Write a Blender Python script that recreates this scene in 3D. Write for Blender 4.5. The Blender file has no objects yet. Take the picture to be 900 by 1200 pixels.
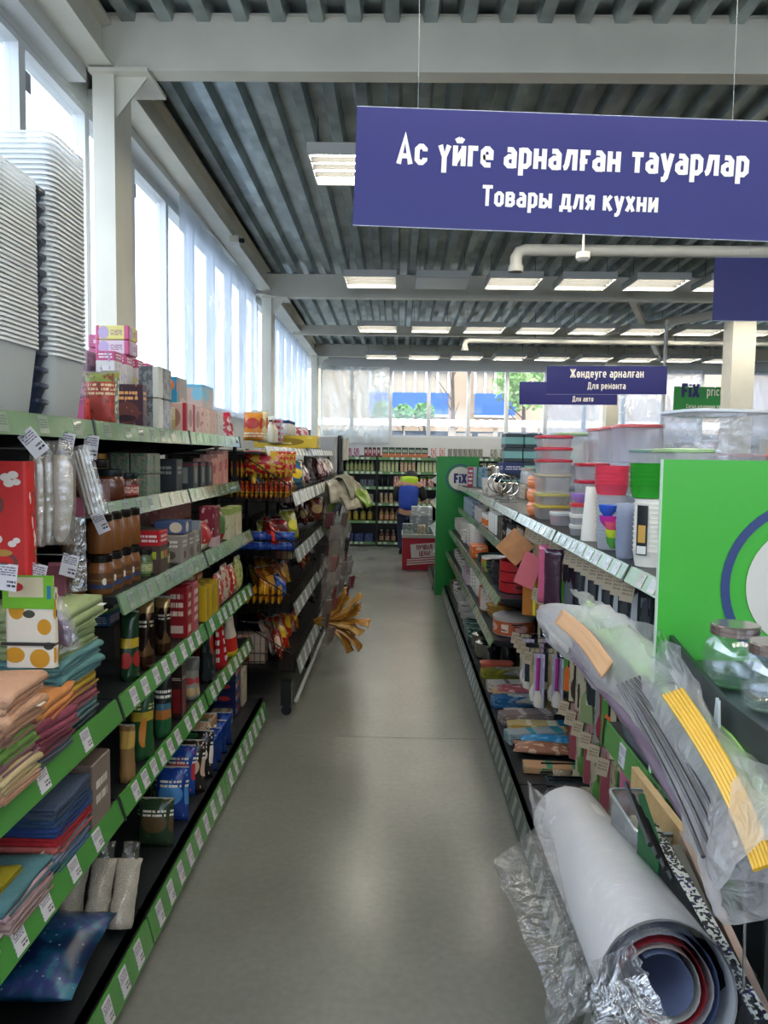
import bpy, math, random
from mathutils import Vector, Matrix, noise
random.seed(11)
S = bpy.context.scene
COL = S.collection
R = random.random
def U(a, b): return a + (b - a) * R()

# ---------------- camera, world, exposure ----------------
F = 900.0                      # focal length in pixels of the 900x1200 frame
EYE = Vector((0, 0, 1.5))
Yc = Vector((.0178, .0733, -1)).normalized()      # the aisle direction seen from the camera
Xc = Vector((1, -.015, .0167)); Xc = (Xc - Yc * Xc.dot(Yc)).normalized()
Zc = Xc.cross(Yc)
CR = Matrix((Xc, Yc, Zc))
cd = bpy.data.cameras.new('camera'); cam = bpy.data.objects.new('camera', cd); COL.objects.link(cam)
cam.matrix_world = Matrix.Translation(EYE) @ CR.to_4x4()
cd.sensor_fit = 'HORIZONTAL'; cd.sensor_width = 36; cd.lens = 36; cd.clip_start = .02; cd.clip_end = 300
S.camera = cam
def ray(px, py): return CR @ Vector(((px - 450) / F, (600 - py) / F, -1))
def at_y(px, py, Y): d = ray(px, py); return EYE + d * (Y / d.y)
def at_x(px, py, X): d = ray(px, py); return EYE + d * (X / d.x)

W = bpy.data.worlds.new('World'); S.world = W; W.use_nodes = True
nt = W.node_tree; bg = nt.nodes['Background']
sky = nt.nodes.new('ShaderNodeTexSky'); sky.sky_type = 'HOSEK_WILKIE'; sky.turbidity = 6; sky.ground_albedo = .4
sky.sun_direction = Vector((-.75, -.15, .65)).normalized()
mixn = nt.nodes.new('ShaderNodeMixRGB'); mixn.inputs[0].default_value = .7
nt.links.new(sky.outputs[0], mixn.inputs[1]); mixn.inputs[2].default_value = (.72, .84, 1, 1)   # thin bright overcast over the blue
nt.links.new(mixn.outputs[0], bg.inputs[0]); bg.inputs[1].default_value = 3.8
S.view_settings.view_transform = 'Standard'; S.view_settings.look = 'None'
S.view_settings.gamma = 1; S.view_settings.use_curve_mapping = False
S.view_settings.exposure = 1.0
S.cycles.use_denoising = True
S.cycles.max_bounces = 8; S.cycles.diffuse_bounces = 4; S.cycles.glossy_bounces = 3
S.cycles.transmission_bounces = 4; S.cycles.transparent_max_bounces = 14
S.cycles.caustics_reflective = False; S.cycles.caustics_refractive = False
S.cycles.sample_clamp_indirect = 6
TUBE = 26.0                    # strength of the fluorescent tubes

# ---------------- materials ----------------
_m = {}
def lin(c):
    c = c.lstrip('#'); v = [int(c[i:i + 2], 16) / 255 for i in (0, 2, 4)]
    return tuple(x / 12.92 if x <= .04045 else ((x + .055) / 1.055) ** 2.4 for x in v) + (1,)
def mat(col, rough=.5, metal=0, emit=0, coat=0, alpha=1, bump=0, bscale=60, spec=None, vary=0, vscale=8):
    k = ('m', col, rough, metal, emit, coat, alpha, bump, bscale, spec, vary, vscale)
    if k in _m: return _m[k]
    m = bpy.data.materials.new('paint_' + col.strip('#')); m.use_nodes = True; t = m.node_tree
    b = t.nodes['Principled BSDF']; c = lin(col)
    b.inputs['Base Color'].default_value = c; b.inputs['Roughness'].default_value = rough
    b.inputs['Metallic'].default_value = metal; b.inputs['Coat Weight'].default_value = coat; b.inputs['Coat Roughness'].default_value = .12
    if spec is not None: b.inputs['Specular IOR Level'].default_value = spec
    if emit: b.inputs['Emission Color'].default_value = c; b.inputs['Emission Strength'].default_value = emit
    if alpha < 1: b.inputs['Alpha'].default_value = alpha
    if bump or vary:
        tc = t.nodes.new('ShaderNodeTexCoord')
    if bump:
        n = t.nodes.new('ShaderNodeTexNoise'); n.inputs['Scale'].default_value = bscale; n.inputs['Detail'].default_value = 3
        t.links.new(tc.outputs['Object'], n.inputs[0])
        bp = t.nodes.new('ShaderNodeBump'); bp.inputs['Strength'].default_value = bump; bp.inputs['Distance'].default_value = .01
        t.links.new(n.outputs[0], bp.inputs['Height']); t.links.new(bp.outputs[0], b.inputs['Normal'])
    if vary:
        n = t.nodes.new('ShaderNodeTexNoise'); n.inputs['Scale'].default_value = vscale; n.inputs['Detail'].default_value = 4
        t.links.new(tc.outputs['Object'], n.inputs[0])
        h = t.nodes.new('ShaderNodeHueSaturation'); h.inputs['Color'].default_value = c
        mr = t.nodes.new('ShaderNodeMapRange'); mr.inputs[1].default_value = .3; mr.inputs[2].default_value = .7
        mr.inputs[3].default_value = 1 - vary; mr.inputs[4].default_value = 1 + vary
        t.links.new(n.outputs[0], mr.inputs[0]); t.links.new(mr.outputs[0], h.inputs['Value']); t.links.new(h.outputs[0], b.inputs['Base Color'])
    _m[k] = m; return m
def film(col='#ffffff', clear=.6, rough=.2, gloss=.4, bump=.6, bscale=14):
    """thin translucent plastic: part of the light passes straight through"""
    k = ('f', col, clear, rough, gloss, bump, bscale)
    if k in _m: return _m[k]
    m = bpy.data.materials.new('plastic_film'); m.use_nodes = True; t = m.node_tree; t.nodes.clear()
    o = t.nodes.new('ShaderNodeOutputMaterial'); tr = t.nodes.new('ShaderNodeBsdfTransparent'); tr.inputs[0].default_value = (.97, .98, 1, 1)
    df = t.nodes.new('ShaderNodeBsdfDiffuse'); df.inputs[0].default_value = lin(col)
    tl = t.nodes.new('ShaderNodeBsdfTranslucent'); tl.inputs[0].default_value = lin(col)
    gl = t.nodes.new('ShaderNodeBsdfGlossy'); gl.inputs['Roughness'].default_value = rough
    a = t.nodes.new('ShaderNodeMixShader'); b = t.nodes.new('ShaderNodeMixShader'); c = t.nodes.new('ShaderNodeMixShader')
    a.inputs[0].default_value = .6; b.inputs[0].default_value = gloss; c.inputs[0].default_value = 1 - clear
    L = t.links.new
    L(df.outputs[0], a.inputs[1]); L(tl.outputs[0], a.inputs[2]); L(a.outputs[0], b.inputs[1]); L(gl.outputs[0], b.inputs[2])
    L(tr.outputs[0], c.inputs[1]); L(b.outputs[0], c.inputs[2]); L(c.outputs[0], o.inputs[0])
    if bump:
        tc = t.nodes.new('ShaderNodeTexCoord'); n = t.nodes.new('ShaderNodeTexNoise'); n.inputs['Scale'].default_value = bscale; n.inputs['Detail'].default_value = 4
        n.inputs['Distortion'].default_value = 1.5
        L(tc.outputs['Object'], n.inputs[0]); bp = t.nodes.new('ShaderNodeBump'); bp.inputs['Strength'].default_value = bump; bp.inputs['Distance'].default_value = .02
        L(n.outputs[0], bp.inputs['Height']); L(bp.outputs[0], gl.inputs['Normal']); L(bp.outputs[0], df.inputs['Normal'])
    _m[k] = m; return m
def pack(base, *layers, rough=.35, metal=0, bump=0, coat=0):
    """printed packaging. layers: b band, e ellipse, r rectangle, t small print, n blotches. u runs across a side, v up"""
    k = ('p', base, layers, rough, metal, bump, coat)
    if k in _m: return _m[k]
    m = bpy.data.materials.new('printed_pack'); m.use_nodes = True; t = m.node_tree; N = t.nodes.new; L = t.links.new
    b = t.nodes['Principled BSDF']; b.inputs['Roughness'].default_value = rough; b.inputs['Metallic'].default_value = metal; b.inputs['Coat Weight'].default_value = coat
    tc = N('ShaderNodeTexCoord'); sp = N('ShaderNodeSeparateXYZ'); L(tc.outputs['Generated'], sp.inputs[0])
    sn = N('ShaderNodeSeparateXYZ'); L(tc.outputs['Normal'], sn.inputs[0])
    def mt(op, a, bb=None, cc=None):
        n = N('ShaderNodeMath'); n.operation = op
        for i, x in enumerate((a, bb, cc)):
            if x is None: continue
            if isinstance(x, (int, float)): n.inputs[i].default_value = x
            else: L(x, n.inputs[i])
        return n.outputs[0]
    side = mt('GREATER_THAN', mt('ABSOLUTE', sn.outputs[0]), mt('ABSOLUTE', sn.outputs[1]))
    u = mt('ADD', mt('MULTIPLY', sp.outputs[1], side), mt('MULTIPLY', sp.outputs[0], mt('SUBTRACT', 1, side)))
    v = sp.outputs[2]
    def between(x, a, c): return mt('MULTIPLY', mt('GREATER_THAN', x, a), mt('LESS_THAN', x, c))
    def nz(sc, thr, sx=1, sz=1):
        mp = N('ShaderNodeCombineXYZ'); L(mt('MULTIPLY', u, sx), mp.inputs[0]); L(mt('MULTIPLY', v, sz), mp.inputs[1]); L(side, mp.inputs[2])
        n = N('ShaderNodeTexNoise'); n.inputs['Scale'].default_value = sc; n.inputs['Detail'].default_value = 2; L(mp.outputs[0], n.inputs[0])
        return mt('GREATER_THAN', n.outputs[0], thr)
    rgb = N('ShaderNodeRGB'); rgb.outputs[0].default_value = lin(base); cur = rgb.outputs[0]
    for l in layers:
        kk, c = l[0], l[1]
        if kk == 'b': f = between(v, l[2], l[3])
        elif kk == 'r': f = mt('MULTIPLY', between(u, l[2], l[3]), between(v, l[4], l[5]))
        elif kk == 'e':
            du = mt('DIVIDE', mt('SUBTRACT', u, l[2]), l[4]); dv = mt('DIVIDE', mt('SUBTRACT', v, l[3]), l[5])
            f = mt('LESS_THAN', mt('ADD', mt('MULTIPLY', du, du), mt('MULTIPLY', dv, dv)), 1)
        elif kk == 't':
            rows = max(2, round(l[6] * .8 * (l[5] - l[4]) + 1)); vv = mt('MULTIPLY', mt('DIVIDE', mt('SUBTRACT', v, l[4]), l[5] - l[4]), rows)
            cb = N('ShaderNodeCombineXYZ'); L(mt('MULTIPLY', u, 9), cb.inputs[0]); L(mt('MULTIPLY', mt('FLOOR', vv), 3.7), cb.inputs[1])
            nn = N('ShaderNodeTexNoise'); nn.inputs['Scale'].default_value = 1.6; nn.inputs['Detail'].default_value = 1; L(cb.outputs[0], nn.inputs[0])
            line = mt('MULTIPLY', between(mt('FRACT', vv), .22, .78), mt('GREATER_THAN', nn.outputs[0], .43))
            f = mt('MULTIPLY', mt('MULTIPLY', between(u, l[2], l[3]), between(v, l[4], l[5])), line)
        elif kk == 'n': f = nz(l[2], l[3])
        mx = N('ShaderNodeMixRGB'); L(f, mx.inputs[0]); L(cur, mx.inputs[1]); mx.inputs[2].default_value = lin(c); cur = mx.outputs[0]
    L(cur, b.inputs['Base Color'])
    if bump:
        n = N('ShaderNodeTexNoise'); n.inputs['Scale'].default_value = 45; L(tc.outputs['Object'], n.inputs[0])
        bp = N('ShaderNodeBump'); bp.inputs['Strength'].default_value = bump; bp.inputs['Distance'].default_value = .006; L(n.outputs[0], bp.inputs['Height']); L(bp.outputs[0], b.inputs['Normal'])
    _m[k] = m; return m

# ---------------- mesh helpers ----------------
class MB:
    def __init__(s): s.v = []; s.f = []; s.mi = []; s.cur = 0
    def add(s, vs, fs):
        b = len(s.v); s.v += [tuple(v) for v in vs]; s.f += [tuple(i + b for i in f) for f in fs]; s.mi += [s.cur] * len(fs); return s
    def box(s, x0, x1, y0, y1, z0, z1):
        return s.add([(x, y, z) for z in (z0, z1) for y in (y0, y1) for x in (x0, x1)],
                     [(0, 2, 3, 1), (4, 5, 7, 6), (0, 1, 5, 4), (2, 6, 7, 3), (0, 4, 6, 2), (1, 3, 7, 5)])
    def bar(s, p, q, r, n=6, r2=None):
        p, q = Vector(p), Vector(q); d = (q - p).normalized(); a = d.orthogonal().normalized(); b = d.cross(a); r2 = r if r2 is None else r2
        vs = [c + (a * math.cos(t) + b * math.sin(t)) * rr for c, rr in ((p, r), (q, r2)) for t in [2 * math.pi * i / n for i in range(n)]]
        return s.add(vs, [(i, (i + 1) % n, n + (i + 1) % n, n + i) for i in range(n)] + [tuple(range(n))[::-1], tuple(range(n, 2 * n))])
    def tube(s, pts, r, n=6, closed=False):
        pts = [Vector(p) for p in pts]; rs = r if isinstance(r, (list, tuple)) else [r] * len(pts); vs = []; m = len(pts); a = None
        for i, p in enumerate(pts):
            d = ((pts[(i + 1) % m] if closed else pts[min(i + 1, m - 1)]) - (pts[i - 1] if closed else pts[max(i - 1, 0)])).normalized()
            a = d.orthogonal().normalized() if a is None else (a - d * a.dot(d)).normalized(); b = d.cross(a)
            vs += [p + (a * math.cos(t) + b * math.sin(t)) * rs[i] for t in [2 * math.pi * k / n for k in range(n)]]
        fs = [(i * n + k, i * n + (k + 1) % n, ((i + 1) % m) * n + (k + 1) % n, ((i + 1) % m) * n + k) for i in range(m if closed else m - 1) for k in range(n)]
        if not closed: fs += [tuple(range(n))[::-1], tuple(range((m - 1) * n, m * n))]
        return s.add(vs, fs)
    def lathe(s, prof, n=16, sx=1, sy=1, cap=True, c=(0, 0)):
        vs = [(c[0] + r * sx * math.cos(2 * math.pi * k / n), c[1] + r * sy * math.sin(2 * math.pi * k / n), z) for r, z in prof for k in range(n)]
        m = len(prof); fs = [(i * n + k, i * n + (k + 1) % n, (i + 1) * n + (k + 1) % n, (i + 1) * n + k) for i in range(m - 1) for k in range(n)]
        if cap: fs += [tuple(range(n))[::-1], tuple(range((m - 1) * n, m * n))]
        return s.add(vs, fs)
    def ring(s, x0, x1, y0, y1, z, r=.01, n=3):
        """corner-rounded rectangle of points at height z"""
        out = []
        for cx, cy, a0 in ((x1 - r, y1 - r, 0), (x0 + r, y1 - r, 90), (x0 + r, y0 + r, 180), (x1 - r, y0 + r, 270)):
            out += [(cx + r * math.cos(math.radians(a0 + 90 * i / n)), cy + r * math.sin(math.radians(a0 + 90 * i / n)), z) for i in range(n + 1)]
        return out
    def loft(s, rings, cap0=True, cap1=True):
        n = len(rings[0]); vs = [p for r in rings for p in r]
        fs = [(i * n + k, i * n + (k + 1) % n, (i + 1) * n + (k + 1) % n, (i + 1) * n + k) for i in range(len(rings) - 1) for k in range(n)]
        if cap0: fs.append(tuple(range(n))[::-1])
        if cap1: fs.append(tuple(range((len(rings) - 1) * n, len(rings) * n)))
        return s.add(vs, fs)
    def grid(s, nu, nv, f, flip=False):
        vs = [f(i / nu, j / nv) for j in range(nv + 1) for i in range(nu + 1)]
        fs = [(j * (nu + 1) + i, j * (nu + 1) + i + 1, (j + 1) * (nu + 1) + i + 1, (j + 1) * (nu + 1) + i) for j in range(nv) for i in range(nu)]
        return s.add(vs, [x[::-1] for x in fs] if flip else fs)
    def mesh(s, name, mats, smooth=False):
        me = bpy.data.meshes.new(name); me.from_pydata(s.v, [], s.f)
        for m in (mats if isinstance(mats, (list, tuple)) else [mats]): me.materials.append(m)
        me.polygons.foreach_set('material_index', s.mi)
        me.validate(); me.update()
        if smooth:
            me.polygons.foreach_set('use_smooth', [True] * len(me.polygons))
            if smooth != 2: me.set_sharp_from_angle(angle=math.radians(40))
        return me
def obj(name, me, parent=None, loc=None):
    o = bpy.data.objects.new(name, me); COL.objects.link(o)
    if parent is not None: o.parent = parent
    if loc is not None: o.location = loc
    return o
def bld(name, mb, m, parent=None, smooth=False, loc=None): return obj(name, mb.mesh(name, m, smooth), parent, loc)
def tag(o, label=None, cat=None, group=None, kind=None):
    if label: o['label'] = label
    if cat: o['category'] = cat
    if group: o['group'] = group
    if kind: o['kind'] = kind
    return o
def empty(name, loc=(0, 0, 0), rz=0):
    o = bpy.data.objects.new(name, None); COL.objects.link(o); o.location = loc; o.rotation_euler = (0, 0, rz); return o
_kids = {}
def kid(o):
    _kids.setdefault(o.parent.name, []).append(o) if o.parent else None
def copy_tree(o, parent=None):
    c = o.copy(); COL.objects.link(c)
    if parent is not None: c.parent = parent
    for ch in list(o.children): copy_tree(ch, c)
    return c
_proto = {}
def inst(key, builder):
    """first use builds the thing, later uses copy it with its parts"""
    if key in _proto: return copy_tree(_proto[key])
    o = builder(); _proto[key] = o; return o
def struct(name, mb, m, smooth=False, parent=None, loc=None):
    o = bld(name, mb, m, parent, smooth, loc)
    if parent is None: o['kind'] = 'structure'
    return o

# ---------------- stroke lettering ----------------
def rr(x0, x1, y0, y1, c=.7): return [(x0 + c, y0), (x1 - c, y0), (x1, y0 + c), (x1, y1 - c), (x1 - c, y1), (x0 + c, y1), (x0, y1 - c), (x0, y0 + c), (x0 + c, y0), (x1 - c, y0)]
def bowl(x, x1, y0, y1, c=.7): return [(x, y0), (x1 - c, y0), (x1, y0 + c), (x1, y1 - c), (x1 - c, y1), (x, y1)]
G = {
 'а': (3, [[(2.5, 0), (2.5, 3.7), (1.8, 4.5), (.7, 4.5)], [(2.5, 2.8), (1.2, 2.8), (.5, 2.2), (.5, 1.1), (1.1, .5), (2.5, .5)]]),
 'с': (3, [[(2.5, 3.3), (2.5, 3.8), (1.8, 4.5), (1.2, 4.5), (.5, 3.8), (.5, 1.2), (1.2, .5), (1.8, .5), (2.5, 1.2), (2.5, 1.7)]]),
 'е': (3, [[(.5, 2.4), (2.5, 2.4), (2.5, 3.8), (1.8, 4.5), (1.2, 4.5), (.5, 3.8), (.5, 1.2), (1.2, .5), (2.5, .5)]]),
 'о': (3, [rr(.5, 2.5, .5, 4.5)]), 'ө': (3, [rr(.5, 2.5, .5, 4.5), [(.5, 2.5), (2.5, 2.5)]]),
 'н': (3.1, [[(.5, 0), (.5, 5)], [(2.6, 0), (2.6, 5)], [(.5, 2.5), (2.6, 2.5)]]),
 'и': (3.1, [[(.5, 5), (.5, 0)], [(2.6, 0), (2.6, 5)], [(.5, .7), (2.6, 4.3)]]),
 'й': (3.1, [[(.5, 5), (.5, 0)], [(2.6, 0), (2.6, 5)], [(.5, .7), (2.6, 4.3)], [(.8, 6.9), (1.2, 6.2), (1.9, 6.2), (2.3, 6.9)]]),
 'г': (2.5, [[(.5, 0), (.5, 4.5), (2.4, 4.5)]]), 'ғ': (2.6, [[(.7, 0), (.7, 4.5), (2.6, 4.5)], [(0, 2.3), (1.9, 2.3)]]),
 'р': (3, [[(.5, -1.8), (.5, 5)], bowl(.5, 2.5, .5, 4.5)]),
 'л': (3.3, [[(0, .45), (.45, .6), (.8, 1.4), (1.25, 4.5), (2.8, 4.5), (2.8, 0)]]), 'т': (2.9, [[(0, 4.5), (2.9, 4.5)], [(1.45, 0), (1.45, 4.5)]]),
 'у': (3, [[(.35, 5), (1.5, .9)], [(2.65, 5), (1.35, -.9), (.9, -1.4), (.2, -1.4)]]), 'ү': (3, [[(.4, 5), (1.5, 1.8), (2.6, 5)], [(1.5, 2), (1.5, -1.8)]]),
 'в': (3, [[(.5, 0), (.5, 5)], bowl(.5, 2.4, 2.6, 4.5, .5), bowl(.5, 2.5, .5, 2.6, .6)]), 'ы': (4.1, [[(.5, 0), (.5, 5)], bowl(.5, 2.4, .5, 2.8, .6), [(3.6, 0), (3.6, 5)]]),
 'д': (3.5, [[(.8, .6), (1.1, 4.5), (2.7, 4.5), (2.7, .5)], [(.3, -1), (.3, .5), (3.2, .5), (3.2, -1)]]),
 'я': (3, [[(2.5, 0), (2.5, 5)], [(2.5, 4.5), (1.2, 4.5), (.6, 3.9), (.6, 3), (1.2, 2.4), (2.5, 2.4)], [(1.6, 2.4), (.5, 0)]]),
 'к': (3, [[(.5, 0), (.5, 5)], [(.6, 2.4), (2.6, 5)], [(1.1, 2.9), (2.7, 0)]]), 'х': (3, [[(.4, 0), (2.6, 5)], [(.4, 5), (2.6, 0)]]),
 'м': (3.9, [[(.5, 0), (.5, 4.9), (1.95, 1.4), (3.4, 4.9), (3.4, 0)]]), 'п': (3.1, [[(.5, 0), (.5, 4.5), (2.6, 4.5), (2.6, 0)]]),
 'і': (1, [[(.5, 0), (.5, 5)], [(.5, 5.9), (.5, 6.9)]]), 'ш': (4.2, [[(.5, 5), (.5, .5), (3.7, .5), (3.7, 5)], [(2.1, .5), (2.1, 5)]]),
 'ң': (3.4, [[(.5, 0), (.5, 5)], [(2.6, -.0), (2.6, 5)], [(.5, 2.5), (2.6, 2.5)], [(2.6, .4), (3.2, .4), (3.2, -1)]]),
 'з': (2.8, [[(.4, 4.3), (1, 4.5), (1.7, 4.5), (2.3, 4), (2.3, 3), (1.8, 2.6), (1, 2.6)], [(1.8, 2.6), (2.4, 2), (2.4, 1), (1.8, .5), (1, .5), (.3, .8)]]),
 'б': (3, [rr(.5, 2.5, .5, 4.2), [(.5, 2.5), (.5, 5), (1.1, 6.2), (2.3, 6.7)]]), 'ж': (4, [[(2, 0), (2, 5)], [(.3, 0), (1.7, 2.5), (.3, 5)], [(3.7, 0), (2.3, 2.5), (3.7, 5)]]),
 'А': (3.8, [[(.4, 0), (1.9, 6.6), (3.4, 0)], [(.9, 2), (2.9, 2)]]), 'Т': (3.4, [[(0, 6.5), (3.4, 6.5)], [(1.7, 0), (1.7, 6.5)]]),
 'Ж': (5, [[(2.5, 0), (2.5, 7)], [(.4, 0), (2.1, 3.5), (.4, 7)], [(4.6, 0), (2.9, 3.5), (4.6, 7)]]),
 'Д': (4, [[(.9, .6), (1.3, 6.5), (3.1, 6.5), (3.1, .5)], [(.4, -1), (.4, .5), (3.7, .5), (3.7, -1)]]), 'Х': (3.6, [[(.4, 0), (3.2, 7)], [(.4, 7), (3.2, 0)]]),
 'С': (3.3, [[(2.8, 5), (2.8, 5.8), (2.1, 6.5), (1.2, 6.5), (.5, 5.8), (.5, 1.2), (1.2, .5), (2.1, .5), (2.8, 1.2), (2.8, 2)]]),
 'Л': (3.6, [[(.1, .5), (.7, .8), (.9, 6.5), (3.1, 6.5), (3.1, 0)]]), 'У': (3.4, [[(.4, 7), (1.7, 2.6)], [(3, 7), (1.6, 1), (1, .5), (.3, .5)]]),
 'Ч': (3.4, [[(.5, 7), (.5, 4), (1, 3.3), (2.9, 3.3)], [(2.9, 0), (2.9, 7)]]), 'Ш': (4.6, [[(.5, 7), (.5, .5), (4.1, .5), (4.1, 7)], [(2.3, .5), (2.3, 7)]]),
 'Я': (3.4, [[(2.9, 0), (2.9, 7)], [(2.9, 6.5), (1.1, 6.5), (.5, 5.9), (.5, 4), (1.1, 3.4), (2.9, 3.4)], [(1.7, 3.4), (.5, 0)]]),
 'Ц': (3.8, [[(.5, 7), (.5, .5), (3.4, .5), (3.4, -1)], [(2.9, .5), (2.9, 7)]]), 'Е': (3, [[(2.8, 6.5), (.5, 6.5), (.5, .5), (2.8, .5)], [(.5, 3.5), (2.4, 3.5)]]),
 'Н': (3.4, [[(.5, 0), (.5, 7)], [(2.9, 0), (2.9, 7)], [(.5, 3.5), (2.9, 3.5)]]), '!': (1, [[(.5, 2), (.5, 7)], [(.5, 0), (.5, 1)]]),
 'F': (3, [[(.5, 0), (.5, 6.5), (3, 6.5)], [(.5, 3.5), (2.6, 3.5)]]), 'i': (1, [[(.5, 0), (.5, 5)], [(.5, 5.9), (.5, 6.9)]]), 'X': (3.6, [[(.4, 0), (3.2, 7)], [(.4, 7), (3.2, 0)]]),
 'p': (3, [[(.5, -1.8), (.5, 5)], bowl(.5, 2.5, .5, 4.5)]), 'r': (2, [[(.5, 0), (.5, 5)], [(.5, 3.6), (1.2, 4.5), (2, 4.5)]]), 'c': (3, [[(2.5, 3.8), (1.8, 4.5), (1.2, 4.5), (.5, 3.8), (.5, 1.2), (1.2, .5), (1.8, .5), (2.5, 1.2)]]),
 'e': (3, [[(.5, 2.4), (2.5, 2.4), (2.5, 3.8), (1.8, 4.5), (1.2, 4.5), (.5, 3.8), (.5, 1.2), (1.2, .5), (2.5, .5)]]),
 'f': (2.3, [[(.8, 0), (.8, 5.8), (1.4, 6.5), (2.3, 6.5)], [(0, 4.4), (2.1, 4.4)]]), 'o': (3, [rr(.5, 2.5, .5, 4.5)]),
 'C': (3.3, [[(2.8, 5), (2.8, 5.8), (2.1, 6.5), (1.2, 6.5), (.5, 5.8), (.5, 1.2), (1.2, .5), (2.1, .5), (2.8, 1.2), (2.8, 2)]]),
 '9': (3, [rr(.5, 2.5, 3, 6.5), [(2.5, 4), (2.5, 1.2), (1.8, .5), (.6, .5)]]), '2': (3, [[(.5, 5.5), (.5, 5.9), (1.1, 6.5), (1.9, 6.5), (2.5, 5.8), (2.5, 4.6), (.5, .5), (2.8, .5)]]),
 '4': (3.2, [[(1.6, 7), (.5, 2), (3.1, 2)], [(2.4, 0), (2.4, 4)]]), '5': (3, [[(2.6, 6.5), (.6, 6.5), (.6, 4), (1.8, 4), (2.5, 3.3), (2.5, 1.2), (1.8, .5), (.5, .5)]]),
 '7': (3, [[(.3, 6.5), (2.7, 6.5), (1.2, 0)]]), '1': (2, [[(.2, 5.4), (1.3, 6.6), (1.3, 0)]]), '3': (3, [[(.5, 6.5), (2.4, 6.5), (1.4, 4), (2.5, 3.2), (2.5, 1.2), (1.8, .5), (.5, .5)]]),
}
def text_mb(txt, h, th=1.05, gap=.75, depth=.001, plane='xz', cond=1.0):
    """letters of cap height h, centred, in the xz plane facing -y"""
    mbs = []; x = 0; k = h / 7
    for ch in txt:
        if ch == ' ': x += 2.2; continue
        mb = MB(); mbs.append(mb)
        w, strokes = G[ch]
        for st in strokes:
            P = [Vector((p[0] + x, p[1])) for p in st]; n = len(P)
            closed = len(st) > 3 and st[0] == st[-2]
            if closed: P = P[:-2]; n = len(P)
            Ls, Rs = [], []
            for i in range(n):
                a = P[(i - 1) % n] if closed or i > 0 else None; b = P[(i + 1) % n] if closed or i < n - 1 else None
                d1 = (P[i] - a).normalized() if a is not None else None; d2 = (b - P[i]).normalized() if b is not None else None
                if d1 is None: d1 = d2
                if d2 is None: d2 = d1
                n1 = Vector((-d1.y, d1.x)); n2 = Vector((-d2.y, d2.x)); nn = (n1 + n2)
                nn = nn.normalized() if nn.length > 1e-4 else n1
                m = th / 2 / max(.45, nn.dot(n1)); Ls.append(P[i] + nn * m); Rs.append(P[i] - nn * m)
            rng = range(n if closed else n - 1)
            for i in rng:
                j = (i + 1) % n; q = [Ls[i], Rs[i], Rs[j], Ls[j]]
                mb.add([(p.x * k * cond, -depth - .00012 * strokes.index(st), p.y * k) for p in q], [(0, 1, 2, 3)])
        x += w + gap
    tot = (x - gap) * k * cond
    for mb in mbs: mb.v = [(a - tot / 2, b, c) for a, b, c in mb.v]
    return mbs, tot
def letters(txt, h, m, par, loc, th=1.05, cond=1.0):
    for mb in text_mb(txt, h, th, cond=cond)[0]: bld('letter', mb, m, par, loc=loc)
# ---------------- the setting ----------------
white = mat('#cfd0cc', .45, vary=.05, vscale=2); beamc = mat('#e2ddcc', .5, vary=.07, vscale=3); pvc = mat('#d9dcdd', .35)
black = mat('#15181b', .5); darkm = mat('#1d2124', .4); blackm = mat('#0e1012', .35); chrome = mat('#c8c8c8', .2, 1)

def floor_mat():
    m = bpy.data.materials.new('polished_concrete'); m.use_nodes = True; t = m.node_tree; N = t.nodes.new; L = t.links.new
    b = t.nodes['Principled BSDF']; tc = N('ShaderNodeTexCoord')
    n = N('ShaderNodeTexNoise'); n.inputs['Scale'].default_value = .9; n.inputs['Detail'].default_value = 6; n.inputs['Roughness'].default_value = .6
    L(tc.outputs['Object'], n.inputs[0]); cr = N('ShaderNodeValToRGB'); L(n.outputs[0], cr.inputs[0])
    cr.color_ramp.elements[0].position = .3; cr.color_ramp.elements[0].color = lin('#7b7c75'); cr.color_ramp.elements[1].position = .7; cr.color_ramp.elements[1].color = lin('#8b8d85')
    n2 = N('ShaderNodeTexNoise'); n2.inputs['Scale'].default_value = 38; n2.inputs['Detail'].default_value = 3; L(tc.outputs['Object'], n2.inputs[0])
    mx = N('ShaderNodeMixRGB'); mx.blend_type = 'OVERLAY'; mx.inputs[0].default_value = .15; L(cr.outputs[0], mx.inputs[1]); L(n2.outputs[0], mx.inputs[2])
    v = N('ShaderNodeTexNoise'); v.inputs['Scale'].default_value = 5; v.inputs['Detail'].default_value = 1; L(tc.outputs['Object'], v.inputs[0])
    g = N('ShaderNodeMath'); g.operation = 'GREATER_THAN'; g.inputs[1].default_value = .9; L(v.outputs[0], g.inputs[0])
    m2 = N('ShaderNodeMixRGB'); L(g.outputs[0], m2.inputs[0]); L(mx.outputs[0], m2.inputs[1]); m2.inputs[2].default_value = lin('#55564f'); L(m2.outputs[0], b.inputs['Base Color'])
    mr = N('ShaderNodeMapRange'); mr.inputs[3].default_value = .14; mr.inputs[4].default_value = .34; L(n.outputs[0], mr.inputs[0]); L(mr.outputs[0], b.inputs['Roughness'])
    bp = N('ShaderNodeBump'); bp.inputs['Strength'].default_value = .12; bp.inputs['Distance'].default_value = .004; L(n2.outputs[0], bp.inputs['Height']); L(bp.outputs[0], b.inputs['Normal'])
    return m
fm = floor_mat(); seam = mat('#565850', .6)
YS = [-3, -1.2, 1.1, 4.0, 6.85, 9.7, 14.4]       # poured strips with a saw cut between them
for i in range(len(YS) - 1):
    mb = MB().box(-1.8, 8, YS[i] + .002, YS[i + 1] - .002, -.1, 0)
    if i == 0: fl = struct('floor', mb, fm)
    else: bld('slab', mb, fm, fl)
bld('joint_fill', MB().box(-1.8, 8, -3, 14.4, -.12, -.006), seam, fl)

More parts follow.
